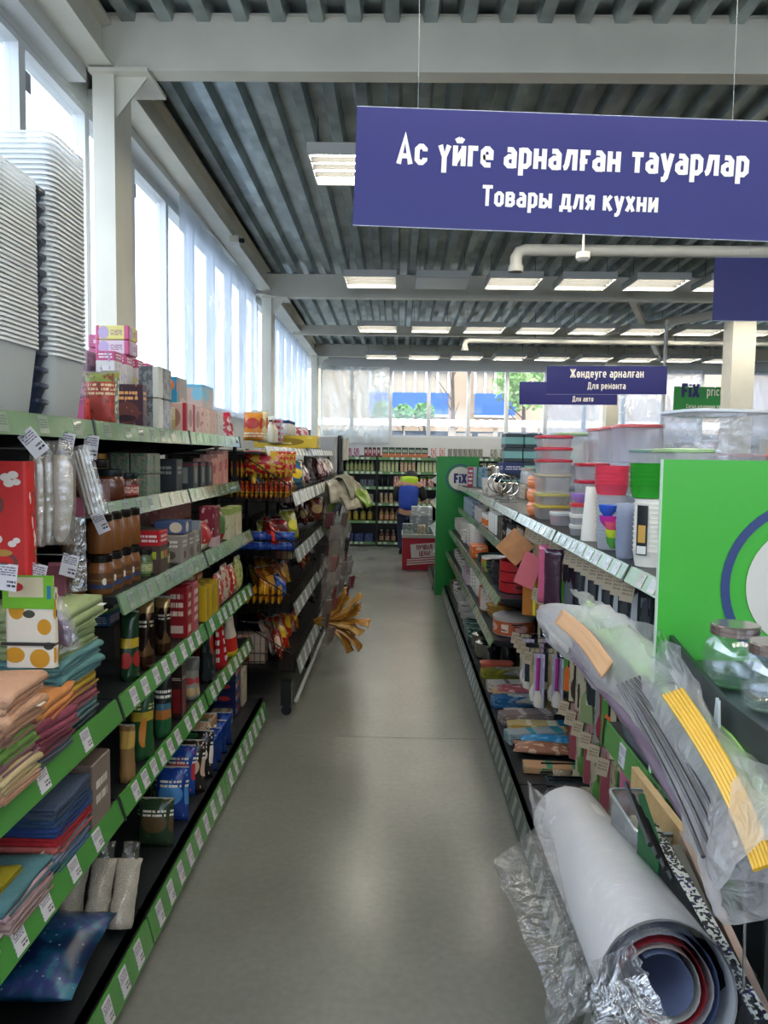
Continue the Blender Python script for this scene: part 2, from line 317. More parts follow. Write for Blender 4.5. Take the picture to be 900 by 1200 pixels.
def zdeck(y): return 3.66 - .02 * (y - 4)
deckm = mat('#a3aeac', .33, .6, vary=.35, vscale=4)
mb = MB(); per = .19; xs = []
x = -1.8
while x < 8:
    xs += [(x, .0), (x + .065, .0), (x + .085, .07), (x + .165, .07), (x + .19, 0)]; x += per
vs = []; 
for y in (-3, 4, 14.4): vs += [(a, y, zdeck(y) + b) for a, b in xs]
n = len(xs)
mb.add(vs, [(j * n + i, j * n + i + 1, (j + 1) * n + i + 1, (j + 1) * n + i) for j in range(2) for i in range(n - 1)])
ceil = struct('ceiling', mb, deckm)
mb = MB(); mb.add([(-1.8, -3, zdeck(-3) + .09), (8, -3, zdeck(-3) + .09), (8, 14.4, zdeck(14.4) + .09), (-1.8, 14.4, zdeck(14.4) + .09)], [(0, 1, 2, 3)])
bld('roof_lining', mb, darkm, ceil)

XW = -1.70
# wall under the side windows, header above, mullions
SILL, HEAD = 1.9, 3.33
struct('wall_left', MB().box(XW - .12, XW, -3, 14.4, 0, SILL), white)
struct('trim_1', MB().box(XW - .12, XW + .005, -3, 14.4, HEAD, 3.85), white)
mull = [-2.95 + .72 * k for k in range(25)]
glass = film('#dfe8ee', .93, .05, .6, bump=0)
for i in range(len(mull) - 1):
    a, b = mull[i], mull[i + 1]
    if b < 1.0: 
        if i == 0: struct('window_1', MB().box(XW - .06, XW - .02, a, 1.3, SILL, SILL + .04), pvc)
        continue
    mb = MB(); f = .03
    mb.box(XW - .07, XW, a, a + f, SILL, HEAD).box(XW - .07, XW, b - f, b, SILL, HEAD).box(XW - .07, XW, a + f, b - f, SILL, SILL + f).box(XW - .07, XW, a + f, b - f, HEAD - f, HEAD)
    w = struct('window_%d' % (i + 2), mb, pvc)
    bld('pane', MB().box(XW - .045, XW - .035, a + f, b - f, SILL + f, HEAD - f), glass, w)
    if i in (9, 11, 12): bld('sticker', MB().box(XW - .034, XW - .032, a + .07, a + .15, HEAD - .18, HEAD - .09), mat('#9aa0a4', .7), w)

# steel columns and beams
def ibeam_x(y, z0, z1, x0=-1.58, x1=8, w=.11, name='beam', m=beamc):
    mb = MB(); t = .014
    mb.box(x0, x1, y - w / 2, y + w / 2, z0, z0 + t).box(x0, x1, y - w / 2, y + w / 2, z1 - t, z1).box(x0, x1, y - .007, y + .007, z0 + t, z1 - t)
    # near face closed with a plate, as the painted box beam of the photo
    mb.box(x0, x1, y - w / 2 + .005, y - w / 2 + .012, z0 + t, z1 - t)
    return struct(name, mb, m)
b1 = ibeam_x(4.06, 3.42, 3.70); b2 = ibeam_x(8.96, 3.29, 3.55); b3 = ibeam_x(11.55, 3.27, 3.41, w=.08); b4 = ibeam_x(13.95, 3.26, 3.48)
def column(x, y, zt, bracket=True, wx=.11, wy=.25):
    mb = MB(); mb.box(x - wx, x, y, y + wy, 0, zt)
    c = struct('column', mb, beamc)
    if bracket:
        mb = MB(); mb.add([(x, y + .03, zt - .02), (x, y + .03, zt - .22), (x + .16, y + .03, zt - .02), (x, y + .045, zt - .02), (x, y + .045, zt - .22), (x + .16, y + .045, zt - .02)], [(0, 1, 2), (5, 4, 3), (0, 3, 4, 1), (1, 4, 5, 2), (0, 2, 5, 3)])
        bld('gusset', mb, beamc, c)
        bld('cap_plate', MB().box(x - wx - .01, x + .18, y - .03, y + wy + .03, zt - .02, zt), beamc, c)
    return c
column(-1.46, 4.0, 3.42); column(-1.46, 8.85, 3.29); column(-1.46, 13.85, 3.26)
column(4.02, 8.85, 3.29, False, .26, .26); column(3.92, 13.85, 3.26, False, .22, .22)
for (a, b) in ((-3, 4.0), (4.25, 8.85), (9.1, 13.85)):
    z = lambda y: 3.43 - .017 * (y - 4)
    mb = MB(); 
    mb.add([(X, y, z(y) + dz) for y in (a, b) for X, dz in ((-1.6, 0), (-1.46, 0), (-1.46, .02), (-1.52, .03), (-1.52, .2), (-1.47, .21), (-1.47, .23), (-1.6, .23))],
           [(i, (i + 1) % 8, 8 + (i + 1) % 8, 8 + i) for i in range(8)])
    struct('beam', mb, beamc)
    struct('trim_2', MB().box(XW - .01, -1.6, a, b, 3.36, 3.44), white)
struct('beam', MB().bar((2.6, 8.9, 3.36), (4.6, 13.8, 3.28), .05, 4), beamc)     # slanting brace
struct('beam', MB().bar((4.6, 9, 3.33), (2.9, 11.5, 3.33), .06, 4), beamc)

# back wall with its window band
YB = 14.25; z0, z1 = 1.84, 3.09
struct('wall_back', MB().box(-1.8, 8, YB, YB + .12, 0, z0), white)
struct('trim_3', MB().box(-1.8, 8, YB - .005, YB + .12, z1, 3.75), white)
bx = [-1.44, -.86, -.15, .56, 1.29, 1.99, 2.70, 3.41, 4.12, 4.83, 5.54, 6.25, 6.96, 7.9]
for i in range(len(bx) - 1):
    a, b = bx[i], bx[i + 1]; f = .035; mb = MB()
    mb.box(a, a + f, YB, YB + .07, z0, z1).box(b - f, b, YB, YB + .07, z0, z1).box(a + f, b - f, YB, YB + .07, z0, z0 + f).box(a + f, b - f, YB, YB + .07, z1 - f, z1)
    w = struct('window_%d' % (40 + i), mb, pvc)
    bld('pane', MB().box(a + f, b - f, YB + .03, YB + .04, z0 + f, z1 - f), glass, w)
struct('wall_right', MB().box(8, 8.12, -3, 14.4, 0, 3.9), white)
struct('wall_front', MB().box(-1.8, 8, -3.12, -3, 0, 1.9), white)
struct('trim_4', MB().box(-1.8, 8, -3.12, -3, 3.4, 3.95), white)
for i in range(8):  # window band added behind the camera, out of view, to light the first beam
    a = -1.8 + i * 1.225; f = .04; mb = MB(); mb.box(a, a + f, -3.1, -3.0, 1.9, 3.4).box(a + 1.185, a + 1.225, -3.1, -3.0, 1.9, 3.4)
    w = struct('window_%d' % (60 + i), mb, pvc); bld('pane', MB().box(a + f, a + 1.185, -3.06, -3.05, 1.9, 3.4), glass, w)

# crumpled plastic sheeting taped over windows
shf = film('#ccd9e8', .30, .14, .42, .9, 9); shf2 = film('#d6dacb', .34, .16, .5, 1.0, 7)
def sheet(name, p0, p1, zb, zt, nrm, m, label, folds=26, amp=.045, group=None):
    p0, p1 = Vector(p0), Vector(p1); L = (p1 - p0).length; nv = 24; nu = int(L * 40); seed = R() * 50
    def f(u, v):
        s = u * L; a = amp * (.35 + .65 * abs(math.sin(v * 3.1)))
        w = noise.noise(Vector((s * folds / 7 + .6 * math.sin(v * 2 + s), v * 1.3, seed))) * 1.3 + noise.noise(Vector((s * folds / 1.9 + v * 2.5, v * 3, seed + 9))) * .55 + .25 * noise.noise(Vector((s * 40, v * 14, seed)))
        p = p0.lerp(p1, u); o = Vector(nrm) * (a * w + amp)
        return (p.x + o.x, p.y + o.y, zb + (zt - zb) * v + .02 * noise.noise(Vector((s * 3, 0, seed))) * (v > .95))
    return tag(bld(name, MB().grid(nu, nv, f), m, None, 2), label, 'sheeting', group)
sheet('plastic_sheeting', (XW + .03, 5.68, 0), (XW + .03, 8.8, 0), 1.86, 3.36, (1, 0, 0), shf, 'clear crumpled plastic sheeting over side windows between the first two columns')
sheet('plastic_sheeting', (XW + .03, 9.15, 0), (XW + .03, 13.8, 0), 1.86, 3.3, (1, 0, 0), shf, 'clear crumpled plastic sheeting over side windows beyond the second column')
sheet('plastic_sheeting', (-1.42, YB - .006, 0), (-.17, YB - .006, 0), 1.72, 3.12, (0, -1, 0), shf2, 'crumpled plastic sheeting over the corner window of the back wall', 20, .05)
sheet('plastic_sheeting', (2.72, YB - .006, 0), (3.68, YB - .006, 0), 1.8, 3.12, (0, -1, 0), shf, 'plastic sheeting over back windows behind the small blue signs', 18, .05)
sheet('plastic_sheeting', (3.94, YB - .006, 0), (5.5, YB - .006, 0), 1.8, 3.12, (0, -1, 0), shf, 'plastic sheeting over back windows behind the green hanging sign', 18, .05)
sheet('plastic_sheeting', (6.0, YB - .006, 0), (7.8, YB - .006, 0), 1.6, 3.1, (0, -1, 0), shf, 'plastic sheeting over back windows past the near white column', 18, .05)

# ---------------- outside ----------------
def out(name, mb, m, label, cat, **k): return tag(bld(name, mb, m, **k), label, cat)
struct('ground', MB().box(-40, 40, 15, 60, -.12, -.02), mat('#8b8a85', .9)); struct('ground', MB().box(-60, -1.9, -30, 15, -.12, -.02), mat('#8b8a85', .9))
fac = empty('building', (0, 33, 0)); tag(fac, 'tan apartment building with blue panels seen through the back windows', 'building')
tan = mat('#c9a886', .9, vary=.06, vscale=1)
bld('wall', MB().box(-3.6, 18, 0, 6, 0, 12), tan, fac)
for xx, wd in ((-1.2, 3.3), (3.2, 1.7)):
    bld('balcony_panel', MB().box(xx, xx + wd, -.5, -.4, 3.25, 4.15), mat('#2f5fb4', .6), fac)
    bld('balcony_slab', MB().box(xx, xx + wd, -.5, 0, 3.15, 3.25), mat('#c9c5bb', .7), fac)
    bld('balcony_roof', MB().box(xx, xx + wd, -.6, 0, 5.05, 5.3), mat('#3a55a8', .6), fac)
    k = int(wd / .42)
    for i in range(k + 1): bld('mullion', MB().box(xx + i * wd / k - .05, xx + i * wd / k + .05, -.42, -.32, 4.15, 5.05), mat('#f0ece4', .5), fac)
    bld('balcony_glass', MB().box(xx, xx + wd, -.3, -.28, 4.15, 5.05), mat('#bfa98c', .3), fac)
stl = empty('market_stall', (0, 21, 0)); tag(stl, 'long low market stall roofed with cream corrugated sheet outside', 'stall')
mb = MB(); n = 120
mb.add([(-6 + 16 * i / n, y, zz + .014 * math.cos(i * math.pi)) for y, zz in ((0, 2.32), (2.5, 2.62)) for i in range(n + 1)], [(i, i + 1, n + 2 + i, n + 1 + i) for i in range(n)])
bld('roof', mb, mat('#efe6d6', .6), stl)
bld('tarp', MB().box(-6, 10, .6, .66, 1.2, 2.2), mat('#2f3947', .7), stl)
for i in range(14): bld('post', MB().box(-6 + i * 1.23, -5.8 + i * 1.23 - .08 * (i % 3), .2, .3, 0, 2.3), mat('#b79f80', .8), stl)
for i in range(5): bld('panel', MB().box(1.6 + i * .62, 2.05 + i * .62, .4, .5, .9, 2.15), mat('#c0a888', .8), stl)
def tree(x, y, h, r, col, label):
    t = empty('tree', (x, y, 0)); tag(t, label, 'tree')
    mb = MB(); mb.tube([(0, 0, 0), (.05, 0, h * .5), (0, 0, h)], [.12, .09, .03], 6)
    for i in range(6): a = i * 1.1; mb.bar((0, 0, h * (.45 + .08 * i)), (math.cos(a) * r * .8, math.sin(a) * r * .8, h * (.6 + .09 * i)), .03, 4, .01)
    bld('trunk', mb, mat('#5c4a3c', .9), t)
    if col:
        mb = MB()
        for i in range(700):
            d = Vector((random.gauss(0, 1), random.gauss(0, 1), random.gauss(0, 1))).normalized() * r * U(.4, 1); p = Vector((0, 0, h)) + d
            a = Vector((U(-1, 1), U(-1, 1), U(-1, 1))).normalized() * .12; b = a.orthogonal().normalized() * .09
            mb.add([p - a, p + b, p + a, p - b], [(0, 1, 2, 3)])
        bld('foliage', mb, mat(col, .8), t)['kind'] = 'stuff'
tree(2.0, 29, 5.2, .9, None, 'bare thin tree in front of the tan building outside')
tree(4.5, 28, 4.2, 1.1, '#8fae62', 'leafy light green tree outside behind the small blue signs')
for i, x in enumerate((-.6, .2, 1.0)): tree(x, 30 + 1.2 * (i % 2), 3.2, .38, '#6f9a55', ['small green shrub outside under the corner of the blue balcony', 'small green shrub outside before the middle of the blue balcony', 'small green shrub outside at the edge of the blue balcony'][i])
tree(-12, 9, 2.6, 1.6, '#7f9660', 'green tree outside the side windows')

# ---------------- ceiling lights, pipes, signs ----------------
tubem = mat('#fff8e8', .4, emit=TUBE); fixm = mat('#b8b8b2', .4)
def light(dead=False):
    def b():
        r = empty('ceiling_light'); mb = MB(); w = .54
        mb.box(0, w, 0, w, .055, .07)
        for a in (0, w - .012): mb.box(a, a + .012, 0, w, 0, .055)
        for a in (0, w - .012): mb.box(.012, w - .012, a, a + .012, 0, .055)
        bld('housing', mb, fixm, r); bld('reflector', MB().box(.013, w - .013, .013, w - .013, .048, .054), mat('#33332f', .6), r)
        if dead: bld('cover_sheet', MB().grid(6, 6, lambda u, v: (u * w, v * w, -.004 - .012 * math.sin(u * 3.1) * math.sin(v * 3.1))), mat('#f6f6f2', .8), r)
        else:
            for i in range(4): bld('tube', MB().bar((.02, .085 + i * .123, .03), (w - .02, .085 + i * .123, .03), .011, 6), tubem, r)
            for i in range(3): bld('louvre', MB().box(.012, w - .012, .143 + i * .123, .149 + i * .123, .005, .05), mat('#3c3c39', .6), r)
        bld('hanger', MB().bar((.04, .27, .07), (.04, .27, .33), .003, 4).bar((w - .04, .27, .07), (w - .04, .27, .33), .003, 4), darkm, r)
        return r
    return inst(('light', dead), b)
rows = [(-.9, range(0, 6), 3.38, 'behind the camera'), (1.8, range(0, 5), 3.36, 'overhead'), (4.75, range(0, 5), 3.3, 'in the row beside the big blue sign'),
        (7.86, range(0, 9), 3.29, 'in the row before the second beam'), (10.5, range(0, 9), 3.24, 'in the third row back'), (13.2, range(0, 9), 3.2, 'in the row along the back windows')]
for y, ks, z, ph in rows:
    for k in ks:
        dead = y == 7.86 and k == 1; o = light(dead); o.location = (-.575 + .735 * k, y, z)
        if dead: tag(o, 'unlit ceiling light panel covered by a white sheet', 'light'); 
        else: tag(o, 'four-tube ceiling light %s, %s from the window wall' % (ph, ['first', 'second', 'third', 'fourth', 'fifth', 'sixth', 'seventh', 'eighth', 'ninth'][k]), 'light', 'fluorescent ceiling lights')

pipem = mat('#b9b7ad', .45)
def pipe(x0, x1, y, z, r, label):
    pts = [(x0, y, z - 3.2 * r), (x0, y, z - 1.2 * r), (x0 + .5 * r, y, z - .3 * r), (x0 + 1.5 * r, y, z), (x1, y, z)]
    o = empty('pipe'); tag(o, label, 'pipe'); bld('duct', MB().tube(pts, r, 12), pipem, o, True)
    bld('collar', MB().lathe([(r * 1.1, 0), (r * 1.25, 0), (r * 1.25, r), (r * 1.05, r * 1.05)], 14, cap=False), pipem, o, True, (x0, y, z - 3.6 * r))
    for i in range(3): bld('hanger', MB().bar((x0 + 1 + i * 2, y, z + r), (x0 + 1 + i * 2, y, z + .55), .006, 4), darkm, o)
p = at_y(605, 293, 5.9); pipe(p.x, 7.9, 5.9, p.z, .045, 'grey drain pipe with a downturned elbow under the deck by the big sign')
p = at_y(545, 399, 11.2); pipe(p.x, 7.9, 11.2, p.z, .04, 'thin grey pipe with elbow running along the third beam')
bld('sensor', MB().lathe([(.03, -.02), (.05, 0), (.05, .04), (.008, .05), (.008, 3.6 - at_y(683, 303, 5.5).z)], 12), mat('#d5d3ca', .4), None, True, at_y(683, 303, 5.5)); tag(bpy.data.objects['sensor'], 'small round white detector beside the drain pipe', 'sensor')
p = at_x(274, 281, -1.46); o = empty('camera_device', p); tag(o, 'small cream security camera on the side beam', 'security camera')
bld('housing', MB().box(-.03, .05, -.04, .06, -.03, .03), mat('#cfc9b4', .4), o); bld('lens', MB().bar((.06, -.01, -.01), (.085, -.03, -.015), .022, 8), blackm, o); bld('bracket', MB().box(-.03, 0, 0, .03, .03, .09), mat('#cfc9b4', .4), o)

navy = mat('#1e2068', .5); lett = mat('#efeae0', .5)
def sign(px0, px1, y0, y1, D, lines, label, tilt=0, col=navy, center=None, wires=True, zt=None, wid=None, ht=None):
    a = at_y(px0, y0, D); b = at_y(px1, y1, D); c = (a + b) / 2 if center is None else center
    w = wid or abs(b.x - a.x); h = ht or abs(a.z - b.z)
    s = empty('hanging_sign', c); s.rotation_euler = (0, tilt, 0); tag(s, label, 'sign')
    bld('panel', MB().box(-w / 2, w / 2, 0, .004, -h / 2, h / 2), col, s)
    bld('rim', MB().box(-w / 2 - .002, w / 2 + .002, .0005, .0035, -h / 2 - .002, -h / 2).box(-w / 2 - .002, w / 2 + .002, .0005, .0035, h / 2, h / 2 + .002), mat('#cfd0da', .4), s)
    for (txt, ch, zz, xx, m, th, cond) in lines:
        letters(txt, ch, m, s, (xx, 0, zz), th, cond)
    if wires:
        for q in (-.36, .36): bld('wire', MB().bar((w * q, .002, h / 2), (w * q - tilt * 1.2, .002, (zt or 3.68) - c.z), .0008 if D < 3 else .0012, 4), mat('#aab0b0', .4), s)
    return s
sign(425, 914, 137, 283 - 12, 2.6, [('Ас үйге арналған тауарлар', .09, .012, 0, lett, 1.25, 1.0), ('Товары для кухни', .066, -.112, 0, lett, 1.2, 1.04)],
     'big blue sign with two lines of Cyrillic lettering, nearest overhead', math.radians(1.7), wid=1.42, ht=.378)
sign(838, 1124, 301, 378, 4.4, [('Хозяйственные товары', .07, .03, 0, lett, 1.1, .9)], 'blue sign hanging before the white column, cut by the frame', math.radians(-.3))
sign(641, 781, 428, 463, 9.2, [('Жөндеуге арналған', .1, .03, 0, lett, 1.1, .95), ('Для ремонта', .08, -.105, 0, lett, 1.05, .95)], 'small blue sign reading repair goods in two Cyrillic lines', math.radians(-.6))
sign(609, 723, 447, 475, 11.7, [('Авто', .1, .03, 0, lett, 1.1, .95), ('Для авто', .08, -.12, .22, lett, 1.05, .95)], 'farthest blue sign, half hidden behind the repair goods sign', math.radians(-.4))
gs = mat('#1f8a3c', .4); s = sign(790, 862, 453, 491, 10.2, [('FiX', .17, .07, -.19, navy, 1.7, 1), ('price', .12, .09, .13, lett, .8, .85), ('Сатып алғаныңыз үшін', .05, -.07, 0, lett, .9, .9), ('Спасибо за покупку', .05, -.15, 0, lett, .9, .9)],
     'green hanging sign with navy and white shop lettering beside the column', 0, gs)
s = tag(bld('pole', MB().bar((0, 0, 0), (0, 0, 3.27), .022, 8), mat('#c9c9c4', .4), None, True, (3.4, 10.0, 0)), 'thin white pole rising to the ceiling beside the small signs', 'pole')
# ---------------- shelving units ----------------
green = mat('#4c8f40', .22, coat=.6); paleg = mat('#71906b', .18, coat=.9, vary=.15, vscale=9); tagm = pack('#d3d0d6', ('t', '#6a6678', .08, .92, .55, .92, 9), ('t', '#2c2838', .5, .95, .12, .42, 1), rough=.3)  # paleg: glossy highlights of the upper rails painted in as a paler green
tagg = pack('#a39a80', ('t', '#6f7a60', .08, .92, .3, .85, 7), rough=.2, coat=.9); tagh = pack('#8c9c89', ('t', '#6a7668', .08, .92, .3, .85, 7), rough=.2, coat=.9)  # faint tag colours with the washed-out look of rail reflections painted in
whiter = mat('#cfd2d0', .25, coat=.5); clipm = mat('#23292a', .3); peg = mat('#24282b', .5)
def rail(mb, xf, xt, y0, y1, z0, z1):
    s = 1 if xf < 0 else -1; e = .006 * s
    vs = [(x, y, z) for y in (y0, y1) for x, z in ((xf, z0), (xt, z1), (xt - e, z1), (xf - e, z0))]
    return mb.add(vs, [(0, 1, 5, 4), (1, 2, 6, 5), (2, 3, 7, 6), (3, 0, 4, 7), (0, 3, 2, 1), (4, 5, 6, 7)])
_tm = {}
def add_tags(par, xf, xt, ys, z0, z1, m=tagm, w=.05, f=(.12, .92)):
    s = 1 if xf < 0 else -1; e = .002 * s; k = (xf, xt, z0, z1, m.name, w)
    if k not in _tm:
        a = Vector((xf, 0, z0)).lerp(Vector((xt, 0, z1)), f[0]); b = Vector((xf, 0, z0)).lerp(Vector((xt, 0, z1)), f[1]); mb = MB()
        vs = [(p.x + q, y, p.z) for y in (0, w) for p, q in ((a, e), (b, e), (b, e * .2), (a, e * .2))]
        mb.add(vs, [(0, 1, 5, 4), (1, 2, 6, 5), (2, 3, 7, 6), (3, 0, 4, 7), (0, 3, 2, 1), (4, 5, 6, 7)]); _tm[k] = mb.mesh('price_tag', m)
    for y in ys: obj('price_tag', _tm[k], par, (0, y, 0))
def unit(side, y0, y1, shelves, back, label, base_front, base_z=.15, top=None, peghole=None, railm=None, group=None):
    """one bay. shelves: (x_front, x_rail_top, z_low, z_high, depth, rail material, tag spacing)"""
    u = empty('shelving_unit'); tag(u, label, 'shelving'); s = 1 if side < 0 else -1
    bx0, bx1 = sorted((back, back - s * .03)); top = top or max(a[3] for a in shelves)
    bld('back_panel', MB().box(bx0, bx1, y0 + .015, y1 - .015, .1, top), peg, u)
    for yy in (y0, y1 - .014): bld('upright', MB().box(bx0 - .004, bx1 + .004 * 1, yy, yy + .014, 0, top + .01), blackm, u)
    fx = base_front - s * .09; a, b = sorted((fx, back)); 
    bld('base_shelf', MB().box(*sorted((base_front - s * .03, back)), y0 + .002, y1 - .002, base_z - .02, base_z).box(*sorted((base_front - s * .045, base_front - s * .03)), y0 + .002, y1 - .002, .0, base_z), darkm, u)
    for (xf, xt, za, zb, dep, rm, sp) in shelves:
        a, b = sorted((xt - s * .006, back)) if dep is None else sorted((xt - s * .006, xt - s * dep))
        zs = zb - .006
        sh = bld('shelf', MB().box(a, b, y0 + .004, y1 - .004, zs - .022, zs), darkm, u)
        bld('price_rail', rail(MB(), xf, xt, y0 + .004, y1 - .004, za, zb), rm, sh)
        ys = []; yy = y0 + .05 + R() * .05
        while yy < y1 - .07: ys.append(yy); yy += sp * U(.8, 1.25)
        add_tags(sh, xf, xt, ys, za, zb, tagm if rm is green else (tagg if side > 0 else tagh))
        for yy in (y0 + .02, y1 - .034): bld('bracket', MB().add([(x, y, z) for y in (yy, yy + .004) for x, z in ((back, zs - .022), (back, zs - .10), (xt - s * .02, zs - .035), (xt - s * .02, zs - .022))], [(0, 1, 2, 3), (7, 6, 5, 4), (0, 4, 5, 1), (1, 5, 6, 2), (2, 6, 7, 3), (3, 7, 4, 0)]), blackm, u)
        bld('rail_clip', rail(MB(), xf + s * .003, xt + s * .003, y1 - .012, y1 - .001, za - .004, zb + .004), clipm, sh)
    sh = bld('kick_plate', rail(MB(), base_front, base_front - s * .02, y0 + .003, y1 - .003, .045 if side < 0 else .03, .125 if side < 0 else .115), green if side < 0 else mat('#4c5a50', .3, coat=.5), u)
    add_tags(sh, base_front, base_front - s * .02, [y0 + .06 + i * .115 for i in range(int((y1 - y0) / .12))], .045 if side < 0 else .03, .125 if side < 0 else .115, tagm if side < 0 else mat('#8d938c', .3))
    return u
# left shelving: F top, E, A, B, C below
LS = {'F': (-.85, -.86, 1.535, 1.588), 'E': (-.85, -.865, 1.297, 1.35), 'A': (-.78, -.80, 1.03, 1.088), 'B': (-.78, -.80, .728, .79), 'C': (-.78, -.80, .43, .49), 'D': (-.72, -.74, .08, .156)}
def lsh(k, rm, sp): a = LS[k]; return (a[0], a[1], a[2], a[3], None, rm, sp)
unit(-1, 1.17, 2.165, [lsh('F', paleg, .2), lsh('B', green, .22), lsh('C', green, .13)], -1.3, 'grocery shelving bay holding folded towels under white boxes', -.70)
unit(-1, 2.17, 3.165, [lsh('F', paleg, .14), lsh('E', paleg, .13), lsh('A', paleg, .1), lsh('B', green, .1), lsh('C', green, .11)], -1.3, 'middle grocery shelving bay holding coffee jars and boxes', -.70)
unit(-1, 3.17, 4.165, [lsh('F', paleg, .14), lsh('E', paleg, .13), lsh('A', paleg, .1), lsh('B', green, .12), lsh('C', green, .12)], -1.3, 'grocery shelving bay that ends beside the wire racks', -.70)
# kitchenware gondola
KS = {'G': (.64, .66, 1.158, 1.2), 'H': (.64, .66, .92, .965), 'I': (.55, .57, .687, .73), 'J': (.52, .54, .46, .5), 'K': (.49, .51, .04, .12), 'P': (.6, .605, .685, .755)}
def ksh(k, rm=paleg, sp=.12): a = KS[k]; return (a[0], a[1], a[2], a[3], None, rm, sp)
pg2 = mat('#7b9868', .2, coat=.8, vary=.15, vscale=7)  # top rail highlights put into the colour here as well
unit(1, 1.3, 2.165, [ksh('G', pg2, .1), ksh('P', green, .3)], 1.05, 'kitchenware bay behind the large green end panel', .49, .12, 1.2)
unit(1, 2.17, 3.165, [ksh('G', pg2, .1)], 1.05, 'kitchenware bay hung with carded knives under clear containers', .49, .12, 1.2)
unit(1, 3.17, 4.165, [ksh('G', pg2, .12)], 1.05, 'kitchenware bay hung with boards and spatulas', .49, .12, 1.2)
for i in range(4):
    unit(1, 4.17 + i, 5.165 + i, [ksh('G'), ksh('H'), ksh('I'), ksh('J')], 1.05, 'kitchenware bay of bowls, mugs and pans, ' + ['next to the hung boards', 'second beyond the hung boards', 'third beyond the hung boards', 'ending at the far green panel'][i], .49, .12, 1.2)
unit(1, 8.45, 9.7, [(.47, .52, .3, .36, None, whiter, .2), (.42, .5, .62, .68, None, whiter, .2), (.42, .5, .93, .99, None, whiter, .2), (.42, .5, 1.2, 1.26, None, whiter, .2)], .9, 'shelving of slanted books behind the far green panel', .40, .12, 1.4)

# end panels with the round shop emblem
gb = mat('#3fa535', .32, coat=.2); gb2 = mat('#12822c', .4); ringm = mat('#2d3f6e', .4); discm = mat('#c9c6bb', .45)
def end_panel(x0, y, w, m, label, cx, cz, R1, R2, r3, zb=0):
    e = empty('emblem_signboard', (x0, y, 0)); tag(e, label, 'signboard')
    bld('board', MB().box(0, w, 0, .008, zb, 1.5), m, e)
    bld('edge_trim', MB().box(-.0015, 0, -.0005, .0085, zb, 1.5), mat('#b9cdb5', .4), e)
    n = 48; mb = MB(); mb.add([(cx - x0 + r * math.cos(2 * math.pi * i / n), -.0015, cz + r * math.sin(2 * math.pi * i / n)) for r in (R2, R1) for i in range(n)], [(i, (i + 1) % n, n + (i + 1) % n, n + i) for i in range(n)])
    bld('emblem_ring', mb, ringm, e)
    mb = MB(); mb.add([(cx - x0 + r3 * math.cos(2 * math.pi * i / n), -.002, cz + r3 * math.sin(2 * math.pi * i / n)) for i in range(n)], [tuple(range(n))]); bld('emblem_disc', mb, discm, e)
    letters('FiX', r3 * .8, navy, e, (cx - x0, -.0025, cz - r3 * .4), 1.7)
    return e
end_panel(.412, 1.2, .5, gb, 'large bright green end panel with ring emblem behind the glass jars', .645, 1.305, .137, .123, .098, 1.0)
end_panel(.42, 8.24, .45, gb2, 'distant dark green end panel with white shop emblem', .675, 1.265, .155, .142, .125)

# ---------------- product builders (front faces -y, base on z=0) ----------------
def shade(c, k): 
    v = [int(c[i:i + 2], 16) for i in (1, 3, 5)]; return '#%02x%02x%02x' % tuple(max(0, min(255, int(a * k))) for a in v)
def P_box(w, d, h, m, flap=None):
    def b():
        mb = MB(); e = min(.003, w * .06); rs = [mb.ring(-w / 2 + q, w / 2 - q, -d / 2 + q, d / 2 - q, z, e, 1) for q, z in ((e, 0), (0, e), (0, h - e), (e, h))]
        mb.loft(rs); r = bld('carton', mb, m)
        if flap:
            r2 = empty('carton'); r.name = 'sleeve'; r.parent = r2; bld('closure', MB().box(-w / 2 + .004, w / 2 - .004, -d / 2 - .0008, -d / 2 + .004, h * flap[1], h * flap[2]), mat(flap[0], .35), r2); return r2
        return r
    return inst(('box', w, d, h, m.name, flap), b)
def P_pouch(w, h, d, m, lean=0, gusset=False, sd=0, crimp=True):
    def b():
        r = Vector((sd * 3.1, .7, 0)); nu, nv = 8, 10
        def prof(u, v):
            a = (1 - abs(2 * u - 1) ** 3.5); bb = (math.sin(math.pi * min(1, v * 1.03 + .02)) ** .55 if not gusset else (1 - max(0, v - .15) / .9) ** .6)
            return max(.0015, d / 2 * a * bb) * (1 + .22 * noise.noise(Vector((u * 4, v * 4, 0)) + r))
        def pt(sgn):
            def f(u, v):
                ww = w * (1 - .06 * math.sin(math.pi * v)) * (1 if v > .06 or not gusset else .94)
                return ((u - .5) * ww + .004 * noise.noise(Vector((v * 6, 2, 0)) + r), sgn * prof(u, v) + lean * v * v, v * h + (.006 * noise.noise(Vector((u * 7, 9, 0)) + r) if v > .95 else 0))
            return f
        mb = MB(); mb.grid(nu, nv, pt(-1)); mb.grid(nu, nv, pt(1), True)
        # close the rim
        n = nu + 1; ed = [i for i in range(n)] + [j * n + nu for j in range(1, nv + 1)] + [nv * n + i for i in range(nu - 1, -1, -1)] + [j * n for j in range(nv - 1, 0, -1)]
        o = n * (nv + 1); mb.add([], []); b0 = 0
        for a, c in zip(ed, ed[1:] + ed[:1]): mb.f.append((a, a + o, c + o, c)); mb.mi.append(0)
        if crimp:
            r_ = empty('pouch'); bld('body', mb, m, r_, 2)
            bld('seal', MB().box(-w * .48, w * .48, lean - .0012, lean + .0012, h * .985, h * 1.03), mat('#b9b4a8', .3, .3), r_); return r_
        return bld('pouch', mb, m, None, 2)
    return inst(('pouch', w, h, d, m.name, lean, gusset, sd, crimp), b)
